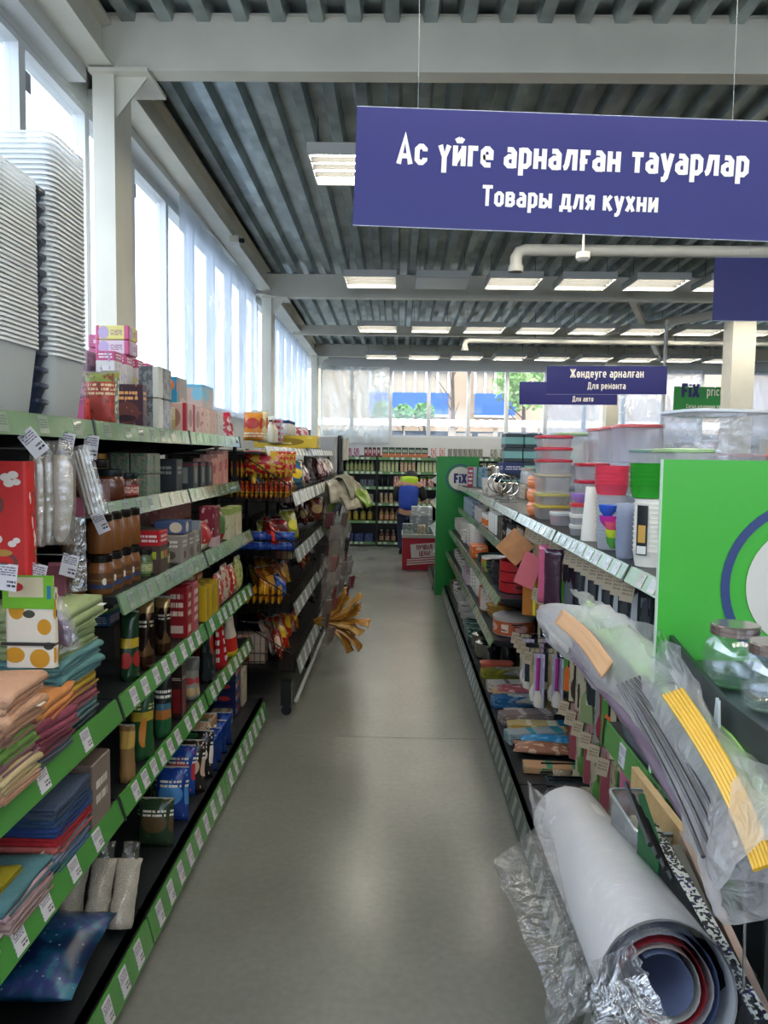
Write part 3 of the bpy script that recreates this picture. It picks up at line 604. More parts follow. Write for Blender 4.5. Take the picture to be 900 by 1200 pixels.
def P_jar(r, h, body, lid='#1c1512', lab=None, lh=.22, neck=.85):
    def b():
        o = empty('jar'); z1 = h * (1 - lh)
        bld('glass', MB().lathe([(r * .9, 0), (r, .006), (r, z1 * .8), (r * .9, z1 * .93), (r * neck, z1)], 16), body, o, True)
        bld('lid', MB().lathe([(r * neck + .003, z1), (r * neck + .004, z1 + .003), (r * neck + .004, h - .003), (r * neck, h)], 16), mat(lid, .25, .3 if lid[1] in 'cdb' else 0), o, True)
        if lab: bld('label', MB().lathe([(r + .0008, z1 * .15), (r + .0008, z1 * .68)], 16, cap=False), lab, o, True)
        return o
    return inst(('jar', r, h, body.name, lid, lab and lab.name, lh, neck), b)
def P_can(r, h, m, top='#b9b9b6'):
    def b():
        o = empty('can'); bld('body', MB().lathe([(r, .004), (r, h - .004)], 14), m, o, True)
        bld('rim', MB().lathe([(r * 1.02, h - .005), (r * 1.02, h), (r * .95, h), (r * .94, h - .003)], 14), mat(top, .3, .8), o, True); return o
    return inst(('can', r, h, m.name, top), b)
def P_bottle(r, h, m, cap='#cc3322', lab=None):
    def b():
        o = empty('bottle'); bld('body', MB().lathe([(r * .9, 0), (r, .008), (r, h * .55), (r * .75, h * .7), (r * .35, h * .82), (r * .33, h * .92)], 14), m, o, True)
        bld('cap', MB().lathe([(r * .42, h * .92), (r * .42, h)], 12), mat(cap, .35), o, True)
        if lab: bld('label', MB().lathe([(r * 1.01, h * .15), (r * 1.01, h * .48)], 14, cap=False), lab, o, True)
        return o
    return inst(('bottle', r, h, m.name, cap, lab and lab.name), b)
def P_towel(w, d, t, layers, col, sd=0, name='folded_towel', m=None, label=True):
    def b():
        m_ = m or mat(col, .95, bump=.5, bscale=260, vary=.06, vscale=30)
        lt = t / layers; path = []
        for i in range(layers):
            z = lt * (i + .5); ys = (-d / 2 + lt / 2, d / 2 - lt / 2) if i % 2 == 0 else (d / 2 - lt / 2, -d / 2 + lt / 2)
            for k in range(5): path.append(Vector((ys[0] + (ys[1] - ys[0]) * k / 4, z)))
            if i < layers - 1:
                s = 1 if i % 2 == 0 else -1
                for a in (-45, 0, 45): path.append(Vector((ys[1] + s * lt / 2 * math.cos(math.radians(a)), z + lt / 2 + lt / 2 * math.sin(math.radians(a)))))
        n = len(path); out = []; inn = []
        for i in range(n):
            dd = (path[min(i + 1, n - 1)] - path[max(i - 1, 0)]).normalized(); nn = Vector((-dd.y, dd.x)) * lt * .46
            out.append(path[i] + nn); inn.append(path[i] - nn)
        ringp = out + inn[::-1]; q = Vector((sd * 5.3, 0, 0)); nx = 8; rings = []
        for j in range(nx + 1):
            x = (j / nx - .5) * w; e = abs(j / nx - .5) * 2
            rings.append([(x + .006 * noise.noise(Vector((p.x * 20, p.y * 60, j)) + q) * (e > .9), p.x + .012 * noise.noise(Vector((x * 7, p.y * 30, 1)) + q), p.y * (1 - .16 * e ** 4) + .006 * noise.noise(Vector((x * 9, p.x * 9, 4)) + q) * (p.y / max(t, .01))) for p in ringp])
        mb = MB().loft(rings)
        r_ = empty(name); bld('cloth', mb, m_, r_, 2)
        bld('hem', MB().box(-w * .46, w * .46, -d / 2 - .002, -d / 2 + .002, t * .06, t * .06 + min(.004, lt * .4)), mat(shade(col, .82), .95), r_)
        if label is True and t > .049: bld('care_label', MB().box(w * .2, w * .2 + .03, -d / 2 - .012, -d / 2 + .004, t * .55, t * .55 + .001), mat('#e9e9e6', .7), r_)
        return r_
    return inst(('towel', w, d, t, layers, col, sd, name, m and m.name, label), b)
def P_tub(w, d, h, body, lidc, name='food_container', lz=.012):
    def b():
        o = empty(name); mb = MB(); e = min(w, d) * .22
        rs = [mb.ring(-w / 2 * k, w / 2 * k, -d / 2 * k, d / 2 * k, z, e * k, 3) for k, z in ((.86, 0), (.9, .004), (1, h - lz))]
        mb.loft(rs, True, False); bld('tub', mb, body, o, True)
        mb = MB(); rs = [mb.ring(-w / 2 * k, w / 2 * k, -d / 2 * k, d / 2 * k, z, e * k, 3) for k, z in ((1.02, h - lz - .003), (1.05, h - lz), (1.05, h - .003), (.98, h))]
        mb.loft(rs); bld('lid', mb, mat(lidc, .35, coat=.3), o, True); return o
    return inst(('tub', w, d, h, body.name, lidc, name), b)
def P_bowl(r, h, col, name='bowl', inner=None, rough=.25, metal=0):
    def b():
        mb = MB().lathe([(r * .45, 0), (r * .5, .004), (r * .85, h * .45), (r, h), (r * .95, h), (r * .78, h * .48), (r * .4, .012)], 18); m1 = mat(col, rough, metal, coat=.4 if not metal else 0)
        if not inner: return bld(name, mb, m1, None, True)
        o = empty(name); bld('body', mb, m1, o, True); bld('lining', MB().lathe([(r * .94, h * .98), (r * .77, h * .49), (r * .4, .014)], 18), mat(inner, .3), o, True); return o
    return inst(('bowl', r, h, col, name, inner), b)
def P_mug(r, h, col, band=None):
    def b():
        o = empty('mug'); bld('cup', MB().lathe([(r * .9, 0), (r, .005), (r, h), (r * .92, h), (r * .9, .01)], 16), mat(col, .25, coat=.4), o, True)
        bld('handle', MB().tube([(-r, 0, h * .8), (-r - .02, 0, h * .75), (-r - .028, 0, h * .5), (-r - .02, 0, h * .25), (-r, 0, h * .2)], .005, 6), mat(col, .25, coat=.4), o, True)
        if band: bld('band', MB().lathe([(r * 1.01, h * .15), (r * 1.01, h * .6)], 16, cap=False), mat(band, .3), o, True)
        return o
    return inst(('mug', r, h, col, band), b)
def P_plate(r, col, h=.022):
    return inst(('plate', r, col, h), lambda: bld('plate', MB().lathe([(r * .55, 0), (r * .6, .004), (r, h), (r * .99, h + .003), (r * .6, .008), (0.001, .007)], 20), mat(col, .22, coat=.5), None, True))
def P_pot(r, h, col='#b5b5b0', lid=True, handle='#1d1d1d', metal=1, side=None):
    def b():
        o = empty('cooking_pot'); mm = mat(col, .22 if metal else .35, metal)
        bld('body', MB().lathe([(r * .93, 0), (r, .006), (r, h), (r * 1.03, h), (r * 1.03, h + .004), (r * .96, h + .004), (r * .95, .008)], 20), mm, o, True)
        if side: bld('band', MB().lathe([(r * 1.008, h * .1), (r * 1.008, h * .85)], 20, cap=False), side, o, True)
        if lid:
            bld('lid', MB().lathe([(r, h + .004), (r * .8, h + .016), (r * .2, h + .026), (.001, h + .027)], 18), mm, o, True)
            bld('knob', MB().lathe([(.006, h + .026), (.006, h + .034), (.014, h + .038), (.012, h + .046)], 10), mat(handle, .4), o, True)
        for s in (-1, 1): bld('handle', MB().tube([(s * r, -.03, h * .75), (s * (r + .028), -.025, h * .78), (s * (r + .028), .025, h * .78), (s * r, .03, h * .75)], .005, 6), mat(handle, .4), o, True)
        return o
    return inst(('pot', r, h, col, lid, handle, side and side.name), b)
cardm = pack('#c9bfae', ('t', '#5b4c44', .1, .9, .1, .4, 9), ('b', '#8a8577', .8, .9))
def P_card(w, h, kind, col, card=cardm, dcol='#1e1e20'):
    """goods on a hang card, top at z=0, hanging down"""
    def b():
        o = empty('hanging_' + kind)
        bld('card', MB().box(-w / 2, w / 2, .004, .0055, -h, 0), card, o)
        c = mat(col, .4, coat=.2); dk = mat(dcol, .4); mb = MB()
        if kind == 'knife':
            bld('handle', MB().loft([mb.ring(-.011, .011, -.014, .003, z, .005, 2) for z in (-h * .95, -h * .62)]), dk, o, True)
            bld('blade', MB().add([(-.014, 0, -h * .62), (.012, 0, -h * .62), (.012, 0, -h * .12), (-.008, 0, -h * .2), (-.014, .003, -h * .62), (.012, .003, -h * .62), (.012, .003, -h * .12), (-.008, .003, -h * .2)], [(0, 1, 2, 3), (7, 6, 5, 4), (0, 4, 5, 1), (1, 5, 6, 2), (2, 6, 7, 3), (3, 7, 4, 0)]), c if metalish(col) else c, o)
        elif kind == 'spatula':
            bld('handle', MB().bar((0, -.004, -.04), (0, -.006, -h * .6), .006, 6), dk, o, True)
            bld('head', MB().loft([mb.ring(-a, a, -.008, -.002, z, .003, 1) for a, z in ((.012, -h * .58), (w * .36, -h * .68), (w * .4, -h * .97))]), c, o, True)
        elif kind == 'spoon':
            bld('handle', MB().bar((0, -.004, -.03), (0, -.006, -h * .66), .0055, 6), c, o, True)
            bld('head', MB().lathe([(.002, -h * .98), (w * .28, -h * .92), (w * .36, -h * .8), (w * .22, -h * .68), (.006, -h * .64)], 10, sy=.35), c, o, True)
        elif kind == 'brush':
            bld('handle', MB().bar((0, -.006, -.02), (0, -.008, -h * .68), .009, 8), c, o, True)
            bld('bristles', MB().lathe([(.02, -h), (.028, -h * .85), (.012, -h * .68)], 10, sy=.6), mat('#e6ded0', .9), o, True)
        elif kind == 'whisk':
            bld('handle', MB().bar((0, -.012, -.02), (0, -.012, -h * .4), .008, 8), c, o, True)
            mb2 = MB()
            for k in range(4):
                a = k * math.pi / 4; mb2.tube([(math.cos(a) * .03 * math.sin(t * math.pi), -.012 + math.sin(a) * .02 * math.sin(t * math.pi), -h * .4 - h * .55 * math.sin(t * math.pi / 2) ** .8) for t in [i / 8 for i in range(9)]], .0012, 4)
            bld('wires', mb2, chrome, o)
        else:
            bld('goods', MB().loft([mb.ring(-w * a, w * a, -.014, .002, z, .006, 2) for a, z in ((.3, -h * .96), (.4, -h * .85), (.4, -h * .35), (.25, -h * .2))]), c, o, True)
        return o
    return inst(('card', w, h, kind, col, card.name, dcol), b)
def metalish(c): return c in ('#c0c0c0', '#aeb2b4')

# ---------------- placing goods ----------------
used_labels = {}
def put(o, name, label, cat, X, Y, Z, rz=0, group=None, rx=0, ry=0):
    o.name = name; o.location = (X, Y, Z); o.rotation_euler = (rx, ry, rz)
    for k in ('label', 'category', 'group'):
        if k in o: del o[k]
    tag(o, label, cat, group); return o
LX = {'F': -.88, 'E': -.88, 'A': -.805, 'B': -.80, 'C': -.80, 'D': -.75}
LPH = {'F': 'on the top grocery shelf', 'E': 'on the second grocery shelf down', 'A': 'on the third grocery shelf down', 'B': 'on the fourth grocery shelf down', 'C': 'on the fifth grocery shelf down', 'D': 'on the bottom grocery shelf'}
def LZ(k): return {'D': .151}.get(k, LS[k][3] - .005)
def left(k, px, o, name, desc, cat, w, d, back=0, z=0, n=1, gap=.004, deep=1, turn=90, stack=1, h=.1, jit=0, ph=None, step=None, rx=0):
    """stand goods on a window-side shelf: their aisle face begins at photo column px; n along, deep behind, stack up"""
    xf = LX[k] - back; y = (xf - (w if turn == 0 else 0)) * F / (px - 466); tot = n * deep * stack; lab = desc + ' ' + (LPH[k] if ph is None else ph)
    lab = lab.strip()
    g = lab if tot > 1 else None; first = True
    ew, ed = (w, d) if turn == 90 else (d, w)      # extents along Y and X
    for s in range(stack):
        for q in range(deep):
            for i in range(n):
                c = o if first else copy_tree(o); first = False
                put(c, name, lab, cat, xf - ed / 2 - q * (ed + gap), y + ew / 2 + i * (step or ew + gap), LZ(k) + z + s * h, math.radians(turn) + U(-jit, jit), g, rx)
    return o
def KZ(k): return {'K': .121}.get(k, KS[k][3] - .005)
KX = {'G': .68, 'H': .675, 'I': .585, 'J': .55, 'K': .545, 'P': .63}
KPH = {'G': 'on the top kitchenware shelf', 'H': 'on the second kitchenware shelf down', 'I': 'on the third kitchenware shelf down', 'J': 'on the fourth kitchenware shelf down', 'K': 'on the bottom kitchenware shelf', 'P': 'on the shelf behind the green panel'}
def right(k, px, o, name, desc, cat, w, d, back=0, z=0, n=1, gap=.006, deep=1, turn=-90, stack=1, h=.1, jit=0, ph=None, step=None, rx=0, Y=None):
    xf = KX[k] + back; y = xf * F / (px - 466) if Y is None else Y; tot = n * deep * stack; lab = desc + ' ' + (KPH[k] if ph is None else ph)
    g = lab if tot > 1 else None; first = True; ew, ed = (w, d) if turn in (-90, 90) else (d, w)
    for s in range(stack):
        for q in range(deep):
            for i in range(n):
                c = o if first else copy_tree(o); first = False
                put(c, name, lab, cat, xf + ed / 2 + q * (ed + gap), y + ew / 2 + i * (step or ew + gap), KZ(k) + z + s * h, math.radians(turn) + U(-jit, jit), g, rx)
    return o
# ================= window-side grocery shelves =================
# --- two nested stacks of translucent storage boxes ---
tubm = film('#fbfdfb', .34, .3, .10, bump=.1, bscale=6)
def nbox(w, d, h):
    def b():
        o = empty('storage_box'); mb = MB()
        rs = [mb.ring(-w / 2 * k, w / 2 * k, -d / 2 * k, d / 2 * k, z, .03 * k, 3) for k, z in ((.86, 0), (.865, .003), (.97, h))]
        mb.loft(rs, True, False); bld('body', mb, tubm, o, True)
        mb = MB(); rs = [mb.ring(-w / 2 * k, w / 2 * k, -d / 2 * k, d / 2 * k, z, .03 * k, 3) for k, z in ((.971, h - .003), (1.0, h - .004), (1.0, h + .002), (.971, h + .002))]
        mb.loft(rs, False, False); bld('rim', mb, mat('#eceeed', .4), o, True); return o
    return inst(('nbox', w, d, h), b)
for (y0, y1, n, zt, lab) in ((2.0, 2.22, 45, 2.31, 'translucent white storage box in the nested stack touching the steel column'), (1.71, 1.93, 38, 2.15, 'translucent white storage box in the nearer nested stack at the frame edge')):
    h = .17
    for i in range(n):
        z = LZ('F') + i * (zt - LZ('F') - h) / (n - 1)
        put(nbox(.36, y1 - y0, h), 'storage_box', (['lowest', 'topmost'][i > 0] + ' ' + lab) if i in (0, n - 1) else lab, 'storage box', -1.07, (y0 + y1) / 2, z, 0, lab)
for i in range(14): put(P_tub(.3, .055, .05, mat('#1f2c44', .4), '#1f2c44', 'shade_filler'), 'shade_filler', 'narrow navy filler for the dark shadow between the white storage boxes', 'tray', -1.06, 1.965, LZ('F') + i * .0405, 0, 'navy shadow fillers between the white storage boxes')  # navy pieces made up to stand for the dark shadow between the stacks

def B(w, d, h, base, *lay, **k): return P_box(w, d, h, pack(base, *lay, **k))
def Q(w, h, d, base, *lay, lean=0, gus=False, sd=0, **k): return P_pouch(w, h, d, pack(base, *lay, **k), lean, gus, sd)
# --- top shelf ---
tea = lambda c, e: B(.07, .075, .17, '#dcd8d4', ('b', '#c2557f', .8, 1), ('t', '#f2e6ea', .15, .85, .84, .96, 9), ('e', c, .5, .4, .4, .3), ('n', e, 5, .62))
for i, (c, e) in enumerate((('#e6e0dc', '#b79ac0'), ('#dcdedb', '#c8b7cf'), ('#e9dc7a', '#d9c65f'), ('#e2dfe0', '#b06a9a'))):
    left('F', 112 + i * 14, tea(c, e), 'tea_box', ['pink topped white tea box with lilac flowers', 'pink topped pale grey tea box', 'pink topped yellow tea box', 'pink topped tea box with mauve print'][i] + '', 'box', .07, .075, back=.13, turn=0, ph='behind snack bags on the top grocery shelf', z=.105)
put(B(.27, .5, .105, '#a9547a', ('b', '#c2557f', .2, .8)), 'tea_carton', 'pink tea carton under the row of pink topped tea boxes', 'box', -1.12, 2.98, LZ('F'), 0)
put(B(.14, .48, .17, '#8a7080', ('n', '#b0909c', 4, .56)), 'tea_carton', 'mauve carton behind the row of pink topped tea boxes', 'box', -1.175, 2.98, LZ('F') + .106, 0)
for i in range(2):
    left('F', 112, B(.125, .1, .052, ['#d9c4cf', '#ddd27e'][i], ('r', '#c2557f', 0, .12, 0, 1), ('r', '#c2557f', .86, 1, 0, 1), ('e', '#b9a3c9', .25, .5, .16, .45), ('t', '#8a5f7a', .45, .8, .3, .7, 8)), 'tea_box', ['lilac printed tea box lying above the tea row', 'yellow and pink tea box lying topmost above the tea row'][i], 'box', .125, .1, back=.12, z=.277 + i * .054, turn=0, ph='')
    left('F', 104, B(.1, .08, .052, '#b4527c', ('t', '#e9dfe4', .2, .8, .3, .7, 7)), 'tea_box', ['mauve tea box lying lower by the white storage stack', 'mauve tea box lying upper by the white storage stack'][i], 'box', .1, .08, back=.26, z=.277 + i * .054, turn=0, ph='')
left('F', 93, Q(.1, .16, .05, '#a8433a', ('b', '#7f8f3e', .82, 1), ('r', '#ff4b3a', .0, .28, .05, .5), ('t', '#e3c9a0', .2, .9, .55, .8, 8), ('n', '#7c3a2a', 6, .6), lean=.01), 'snack_bag', 'red snack bag with green top and orange price patch', 'bag', .1, .05, turn=0, back=-.0)
left('F', 114, Q(.06, .17, .04, '#6f7f70', ('n', '#d8d5c4', 9, .52), ('b', '#9a9a4a', .88, 1), lean=.01, sd=2), 'snack_bag', 'grey green snack bag with scribbled white print', 'bag', .06, .04, turn=0, back=.01)
left('F', 128, B(.115, .045, .15, '#3a1f2b', ('t', '#e2a060', .15, .85, .62, .86, 4), ('e', '#5f3028', .5, .35, .4, .25), ('n', '#c98a6a', 7, .66), ('e', '#2a1218', .5, .22, .3, .08)), 'chocolate_box', 'dark brown chocolate box with orange script facing the camera', 'box', .115, .045, turn=0)
left('F', 171, Q(.05, .15, .04, '#a89a30', ('n', '#4f4a20', 7, .55), sd=3), 'snack_bag', 'olive yellow snack bag behind the chocolate box', 'bag', .05, .04, turn=0)
left('F', 176, B(.08, .07, .1, '#d6cf9a', ('b', '#b9a860', .0, .5)), 'carton', 'small straw coloured carton beside the olive snack bag', 'box', .08, .07, turn=0, back=.03)
for i in range(2): left('F', 186, B(.16, .075, .115, '#7d7f80', ('n', '#565a5c', 4, .5), ('r', '#c8c8bb', 0, .3, 0, 1), rough=.2), 'tall_carton', ['lower', 'upper'][i] + ' silver grey carton of the tall two-carton stack', 'box', .16, .075, z=i * .117)
left('F', 209, B(.13, .09, .235, '#9d8a78', ('n', '#7d9095', 3, .55), ('e', '#c7b09a', .5, .35, .5, .3)), 'cereal_box', 'tall grey brown box with blue orange spine', 'box', .13, .09, back=.05)
left('F', 207, B(.02, .09, .235, '#2f8fb4', ('e', '#e6783a', .5, .85, .4, .12), ('e', '#e05a3a', .5, .2, .4, .1)), 'cereal_box', 'narrow blue box with orange dots against the tall grey brown box', 'box', .02, .09, back=.05, ph='')
for i in range(2): left('F', 218 + i * 9, B(.11, .08, .125, '#d8b7ab', ('r', '#b02a3c', 0, .2, 0, 1), ('e', '#a87868', .6, .5, .3, .3)), 'biscuit_box', ['red edged pink biscuit box, nearer of two', 'red edged pink biscuit box, farther of two'][i], 'box', .11, .08, back=.0)
left('F', 238, B(.2, .09, .11, '#b8a69c', ('e', '#7ab7cc', .3, .6, .3, .3), ('b', '#69a9c4', .85, 1)), 'carton', 'grey carton with light blue top stacked on pink boxes', 'box', .2, .09, z=.126, back=.03)
for i in range(3): left('F', 239 + i * 8, B(.12, .09, .12, ['#dcb7a4', '#cfa68e', '#c9c0b8'][i], ('n', '#b58877', 4, .58)), 'biscuit_box', ['pink peach biscuit box beneath the light blue topped carton', 'tan biscuit box after the pink peach one', 'pale grey biscuit box, last before the spotted red bag'][i], 'box', .12, .09, ph='')
o = left('F', 268, Q(.13, .17, .06, '#c9bcb2', ('n', '#b3203a', 5, .48), ('b', '#c22340', .86, 1), sd=4), 'snack_bag', 'red and white spotted snack bag leaning', 'bag', .13, .06, ph='at the end of the top grocery shelf')
o.rotation_euler = (0, math.radians(-14), math.radians(14)); o.location.z -= .045
snk = [('#d9872e', '#b02a1e', .12, .17, 'orange snack bag with red top'), ('#d6c79a', '#b9713a', .11, .2, 'tall pale snack bag with orange picture'), ('#dcd8c8', '#c9523a', .1, .19, 'white snack bag with pink emblem'), ('#c9b98a', '#8a6a3a', .1, .16, 'tan snack bag with dark lettering')]
for i, (a, b_, w, h, t) in enumerate(snk):
    left('F', 284 + i * 10, Q(w, h, .07, a, ('e', b_, .5, .6, .35, .2), ('t', '#f0e6d0', .1, .9, .1, .3, 7), sd=5 + i), 'snack_bag', t, 'bag', w, .07, back=-.04 + .03 * i, turn=0, ph='on top of the first wire rack')
for i in range(3): left('F', 322 + i * 3, P_bottle(.035, .16, mat('#d8d2bc', .3), '#1d1d20'), 'sauce_bottle', 'cream sauce bottle with black cap, %s of three' % ['first', 'second', 'third'][i], 'bottle', .07, .07, ph='')
put(B(.16, .17, .043, '#c9c0c4', ('b', '#b3304a', .25, .75), ('r', '#3a5a9a', 0, .3, 0, 1)), 'flat_box', 'flat red white and blue box in the stack of four on the wire racks', 'box', -.95, 5.75, 1.585, 0, 'stack of flat boxes on the wire racks')
for s in range(1, 4): put(B(.16, .17, .043, '#c9c0c4', ('b', '#b3304a', .25, .75), ('r', '#3a5a9a', 0, .3, 0, 1)), 'flat_box', 'flat red white and blue box in the stack of four on the wire racks', 'box', -.95, 5.75, 1.585 + s * .044, 0, 'stack of flat boxes on the wire racks')
for i in range(4): put(P_jar(.04, .11, mat('#d2cfc8', .2), '#3a4f78'), 'small_jar', 'small white jar with blue lid on the wire rack behind the yellow box', 'jar', -.9 + .0, 6.15 + i * .1, 1.66, 0, 'white jars behind the yellow box')
put(B(.5, .3, .10, '#d2b22a', ('e', '#8f7412', .5, .5, .3, .3), ('n', '#e8d67a', 4, .62)), 'yellow_display_box', 'wide yellow display box on top of the wire racks', 'box', -.9, 6.3, 1.55, 0)
put(Q(.26, .16, .1, '#c94458', ('n', '#e6d6d4', 5, .5), sd=9), 'snack_bag', 'red checked snack bag lying on top of the farthest wire rack', 'bag', -.95, 7.6, 1.6, 1.2)

# --- hanging goods of the first bay (between top shelf and the towels) ---
p = at_y(40, 530, 1.72)
o = empty('apron_pack', (-.96, 1.8, 1.475)); tag(o, 'red fabric pack with white blossom print and teal label', 'textile pack')
rb = pack('#c2201f', ('e', '#6b3a38', .62, .62, .16, .12), ('e', '#c2201f', .62, .62, .13, .09), ('e', '#6b3a38', .7, .12, .2, .1), ('e', '#c2201f', .7, .12, .16, .07), *[('e', '#ddd4cc', x_, y_, r_, r_ * .7) for x_, y_, r_ in ((.8, .86, .05), (.87, .88, .05), (.83, .81, .05), (.9, .82, .04), (.62, .36, .05), (.7, .32, .06), (.64, .28, .05), (.85, .28, .04), (.89, .31, .035), (.45, .48, .05), (.5, .44, .05), (.66, .04, .04), (.25, .7, .05), (.3, .66, .05))], ('e', '#b08a3a', .75, .2, .1, .03), rough=.5)
bld('fabric', MB().loft([MB().ring(-.16, .095, -.02, .03, z, .012, 3) for z in (-.27, -.255, -.02, 0)]), rb, o, True)
bld('label', MB().box(-.05, -.0, -.026, -.021, -.1, .02), pack('#2b8f9c', ('r', '#dcdcdc', .1, .9, .05, .55), ('t', '#333333', .2, .8, .1, .5, 9)), o)
bld('hook', MB().bar((-.03, -.03, .03), (-.03, .3, .03), .003, 5), chrome, o)
cone = mat('#cfc5b2', .35, coat=.8); clearp = film('#d8d2c8', .62, .12, .5, .5, 20)
for i, (px, Y, wd) in enumerate(((43, 1.86, .03), (53, 1.9, .035), (69, 1.92, .07))):
    q = at_y(px, 533, Y); o = empty('icing_bag', (q.x, Y, q.z)); tag(o, ['white tapered cloth roll, partly hidden by the red pack', 'middle white tapered cloth roll hanging by the red pack', 'broad white cloth roll in clear wrap, outermost of three'][i], 'hanging pack')
    bld('roll', MB().lathe([(.006, -.22), (wd * .32, -.2), (wd * .5, -.12), (wd * .5, -.03), (wd * .2, 0)], 14, sy=.6), cone, o, True)
    bld('wrapper', MB().lathe([(wd * .5, -.225), (wd * .6, -.12), (wd * .6, -.0), (wd * .35, .035)], 10, sy=.65, cap=False), clearp, o, True)
q = at_y(93, 527, 2.0); o = empty('cutlery_pack', q); o.rotation_euler = (0, math.radians(-14), .2); tag(o, 'clear pack of white sticks hanging tilted before the second shelf', 'hanging pack')
for i in range(5): bld('stick', MB().bar((-.018 + i * .009, 0, 0), (-.018 + i * .009, 0, -.17), .0035, 6), mat('#dcd8d0', .4), o, True)
bld('wrapper', MB().grid(5, 8, lambda u, v: (-.03 + .06 * u, -.012 * math.sin(u * 3.14) - .003 * noise.noise(Vector((u * 9, v * 9, 0))), -.18 + .19 * v)), clearp, o, True)
q = at_y(88, 640, 2.02); o = empty('cutlery_pack', (q.x, 2.02, q.z + .1)); tag(o, 'dark clear bag hanging beside the brown coffee jars', 'hanging pack')
bld('bag', MB().grid(6, 8, lambda u, v: (-.03 + .06 * u, -.02 * math.sin(u * 3.14) + .01 * noise.noise(Vector((u * 6, v * 9, 3))), -.22 + .2 * v)), film('#8a8480', .35, .1, .6, .8, 20), o, True)
bld('header', MB().box(-.028, .028, -.003, 0, -.02, .03), mat('#a0546a', .5), o)
# price tags on hooks
hookm = chrome
def peg_tag(px, py, Y, label, w=.045, h=.06, tilt=0, xb=-1.28, m=tagm):
    q = at_y(px, py, Y); o = empty('price_hook', q); tag(o, label, 'price hook', 'price tags on hooks: ' + label)
    bld('wire', MB().bar((0, 0, 0), (xb - q.x, .0, 0), .0022, 5), chrome, o)
    t = bld('price_tag', MB().box(-w / 2, w / 2, -.001, .001, -h, 0), m, o); t.rotation_euler = (0, math.radians(tilt), 0)
for i, (px, py, Y, tl) in enumerate(((28, 506, 1.75, -40), (80, 507, 1.95, 12), (108, 510, 2.1, 8))): peg_tag(px, py, Y, 'white price tag on a wire hook under the top grocery shelf', .04, .065, tl)
for i, (px, py, Y, tl) in enumerate(((10, 661, 1.62, 6), (46, 661, 1.8, 12), (84, 650, 1.95, 14))): peg_tag(px, py, Y, 'white price tag on a wire hook above the towels', .042, .058, tl)
peg_tag(112, 601, 2.12, 'white price tag on a long hook at the start of the second shelf', .035, .06, -25)
for i, (px, py) in enumerate(((20, 668), (62, 672), (70, 668))):
    q = at_y(px, py, 1.95 + i * .03); o = empty('header_card', q); tag(o, ['mauve header card of a pack hung behind the tags above the towels', 'mauve header card between two price tags above the towels', 'pink header card with a hang hole above the green towels'][i], 'pack')
    bld('card', MB().box(-.03, .03, 0, .002, -.06, .02), mat(['#8a4a58', '#7f4454', '#c07880'][i], .6), o); bld('wrapper', MB().box(-.028, .028, .002, .012, -.12, -.05), clearp, o)
# kitchen towel with lemons, in green header
o = empty('kitchen_towel', at_y(32, 690, 1.68)); tag(o, 'white kitchen towel printed with lemons under a green header', 'kitchen towel')
bld('towel', MB().loft([MB().ring(-.055, .058, .002, .03, z, .01, 3) for z in (-.18, -.17, -.01, 0)]), pack('#d9cfbf', ('e', '#c48a1f', .25, .74, .16, .13), ('e', '#c48a1f', .8, .52, .14, .1), ('e', '#c9922a', .72, .86, .13, .08), ('e', '#c48a1f', .7, .12, .2, .12), ('e', '#c48a1f', .2, .16, .2, .1), ('e', '#3d3f34', .5, .68, .12, .05), ('e', '#3d3f34', .42, .9, .1, .05), ('e', '#3d3f34', .88, .28, .1, .05), ('r', '#2a2a26', 0, 1, .28, .31), rough=.8), o, True)
bld('header', MB().box(-.056, .059, -.001, .003, -.045, .03), pack('#6fae2a', ('r', '#c9bfa0', .12, .8, .35, .95), ('e', '#b52a2a', .28, .65, .13, .13), ('r', '#2c6f96', .87, .95, .3, .7)), o)
bld('strap', MB().box(-.06, .062, -.004, -.001, -.128, -.121), mat('#2b2620', .6), o)

# --- towels on the fourth shelf ---
def stack_t(px, Y, z0, items, xoff=0, ph=''):
    """items: (w, d, t, layers, colour, label[, dx, dy, rot])"""
    z = z0
    for i, it in enumerate(items):
        w, d, t, l, c, lab = it[:6]; dx, dy, rt = it[6:9] if len(it) > 6 else (0, 0, 0)
        o = P_towel(w, d, t, l, c, sd=len(lab) % 7 + i)
        put(o, 'folded_towel', lab, 'towel', px + dx, Y + dy, z, math.radians(90 + rt)); z += t * .97
zB = LZ('B')
stack_t(-.92, 1.93, zB, [(.26, .2, 0.024, 1, '#55696f', 'dark grey towel at the very bottom of the green and blue stack'), (.25, .22, 0.032, 2, '#6f8f96', 'dusty blue folded towel low in the green and blue stack'), (.26, .22, 0.037, 2, '#a15a62', 'rose folded towel under the yellow one'),
  (.25, .22, 0.043, 2, '#cfae3a', 'mustard yellow folded towel under the teal one'), (.26, .23, 0.041, 3, '#5f8f90', 'lower teal folded towel under the pale green towels'), (.26, .23, 0.037, 3, '#69999a', 'upper teal folded towel under the pale green towels'),
  (.25, .22, 0.037, 2, '#9fb07c', 'pale green folded towel, lowest of the pale green ones'), (.25, .22, 0.037, 2, '#a9ba86', 'pale green folded towel, second of the pale green ones'), (.27, .24, 0.055, 2, '#a8b884', 'pale green towel with embroidered patch topping the stack', .02, .0, 4)])
stack_t(-.885, 1.74, zB, [(.2, .19, .028, 2, '#59626a', 'slate grey towel beneath the plum towel'), (.2, .2, .034, 2, '#8a4452', 'lower plum towel under the embossed one'), (.19, .2, .045, 2, '#96485a', 'plum embossed towel folded at the shelf edge', .01, 0, -5), (.2, .2, .045, 2, '#e39656', 'orange folded towel between the plum and teal ones', 0, .03, 6)])
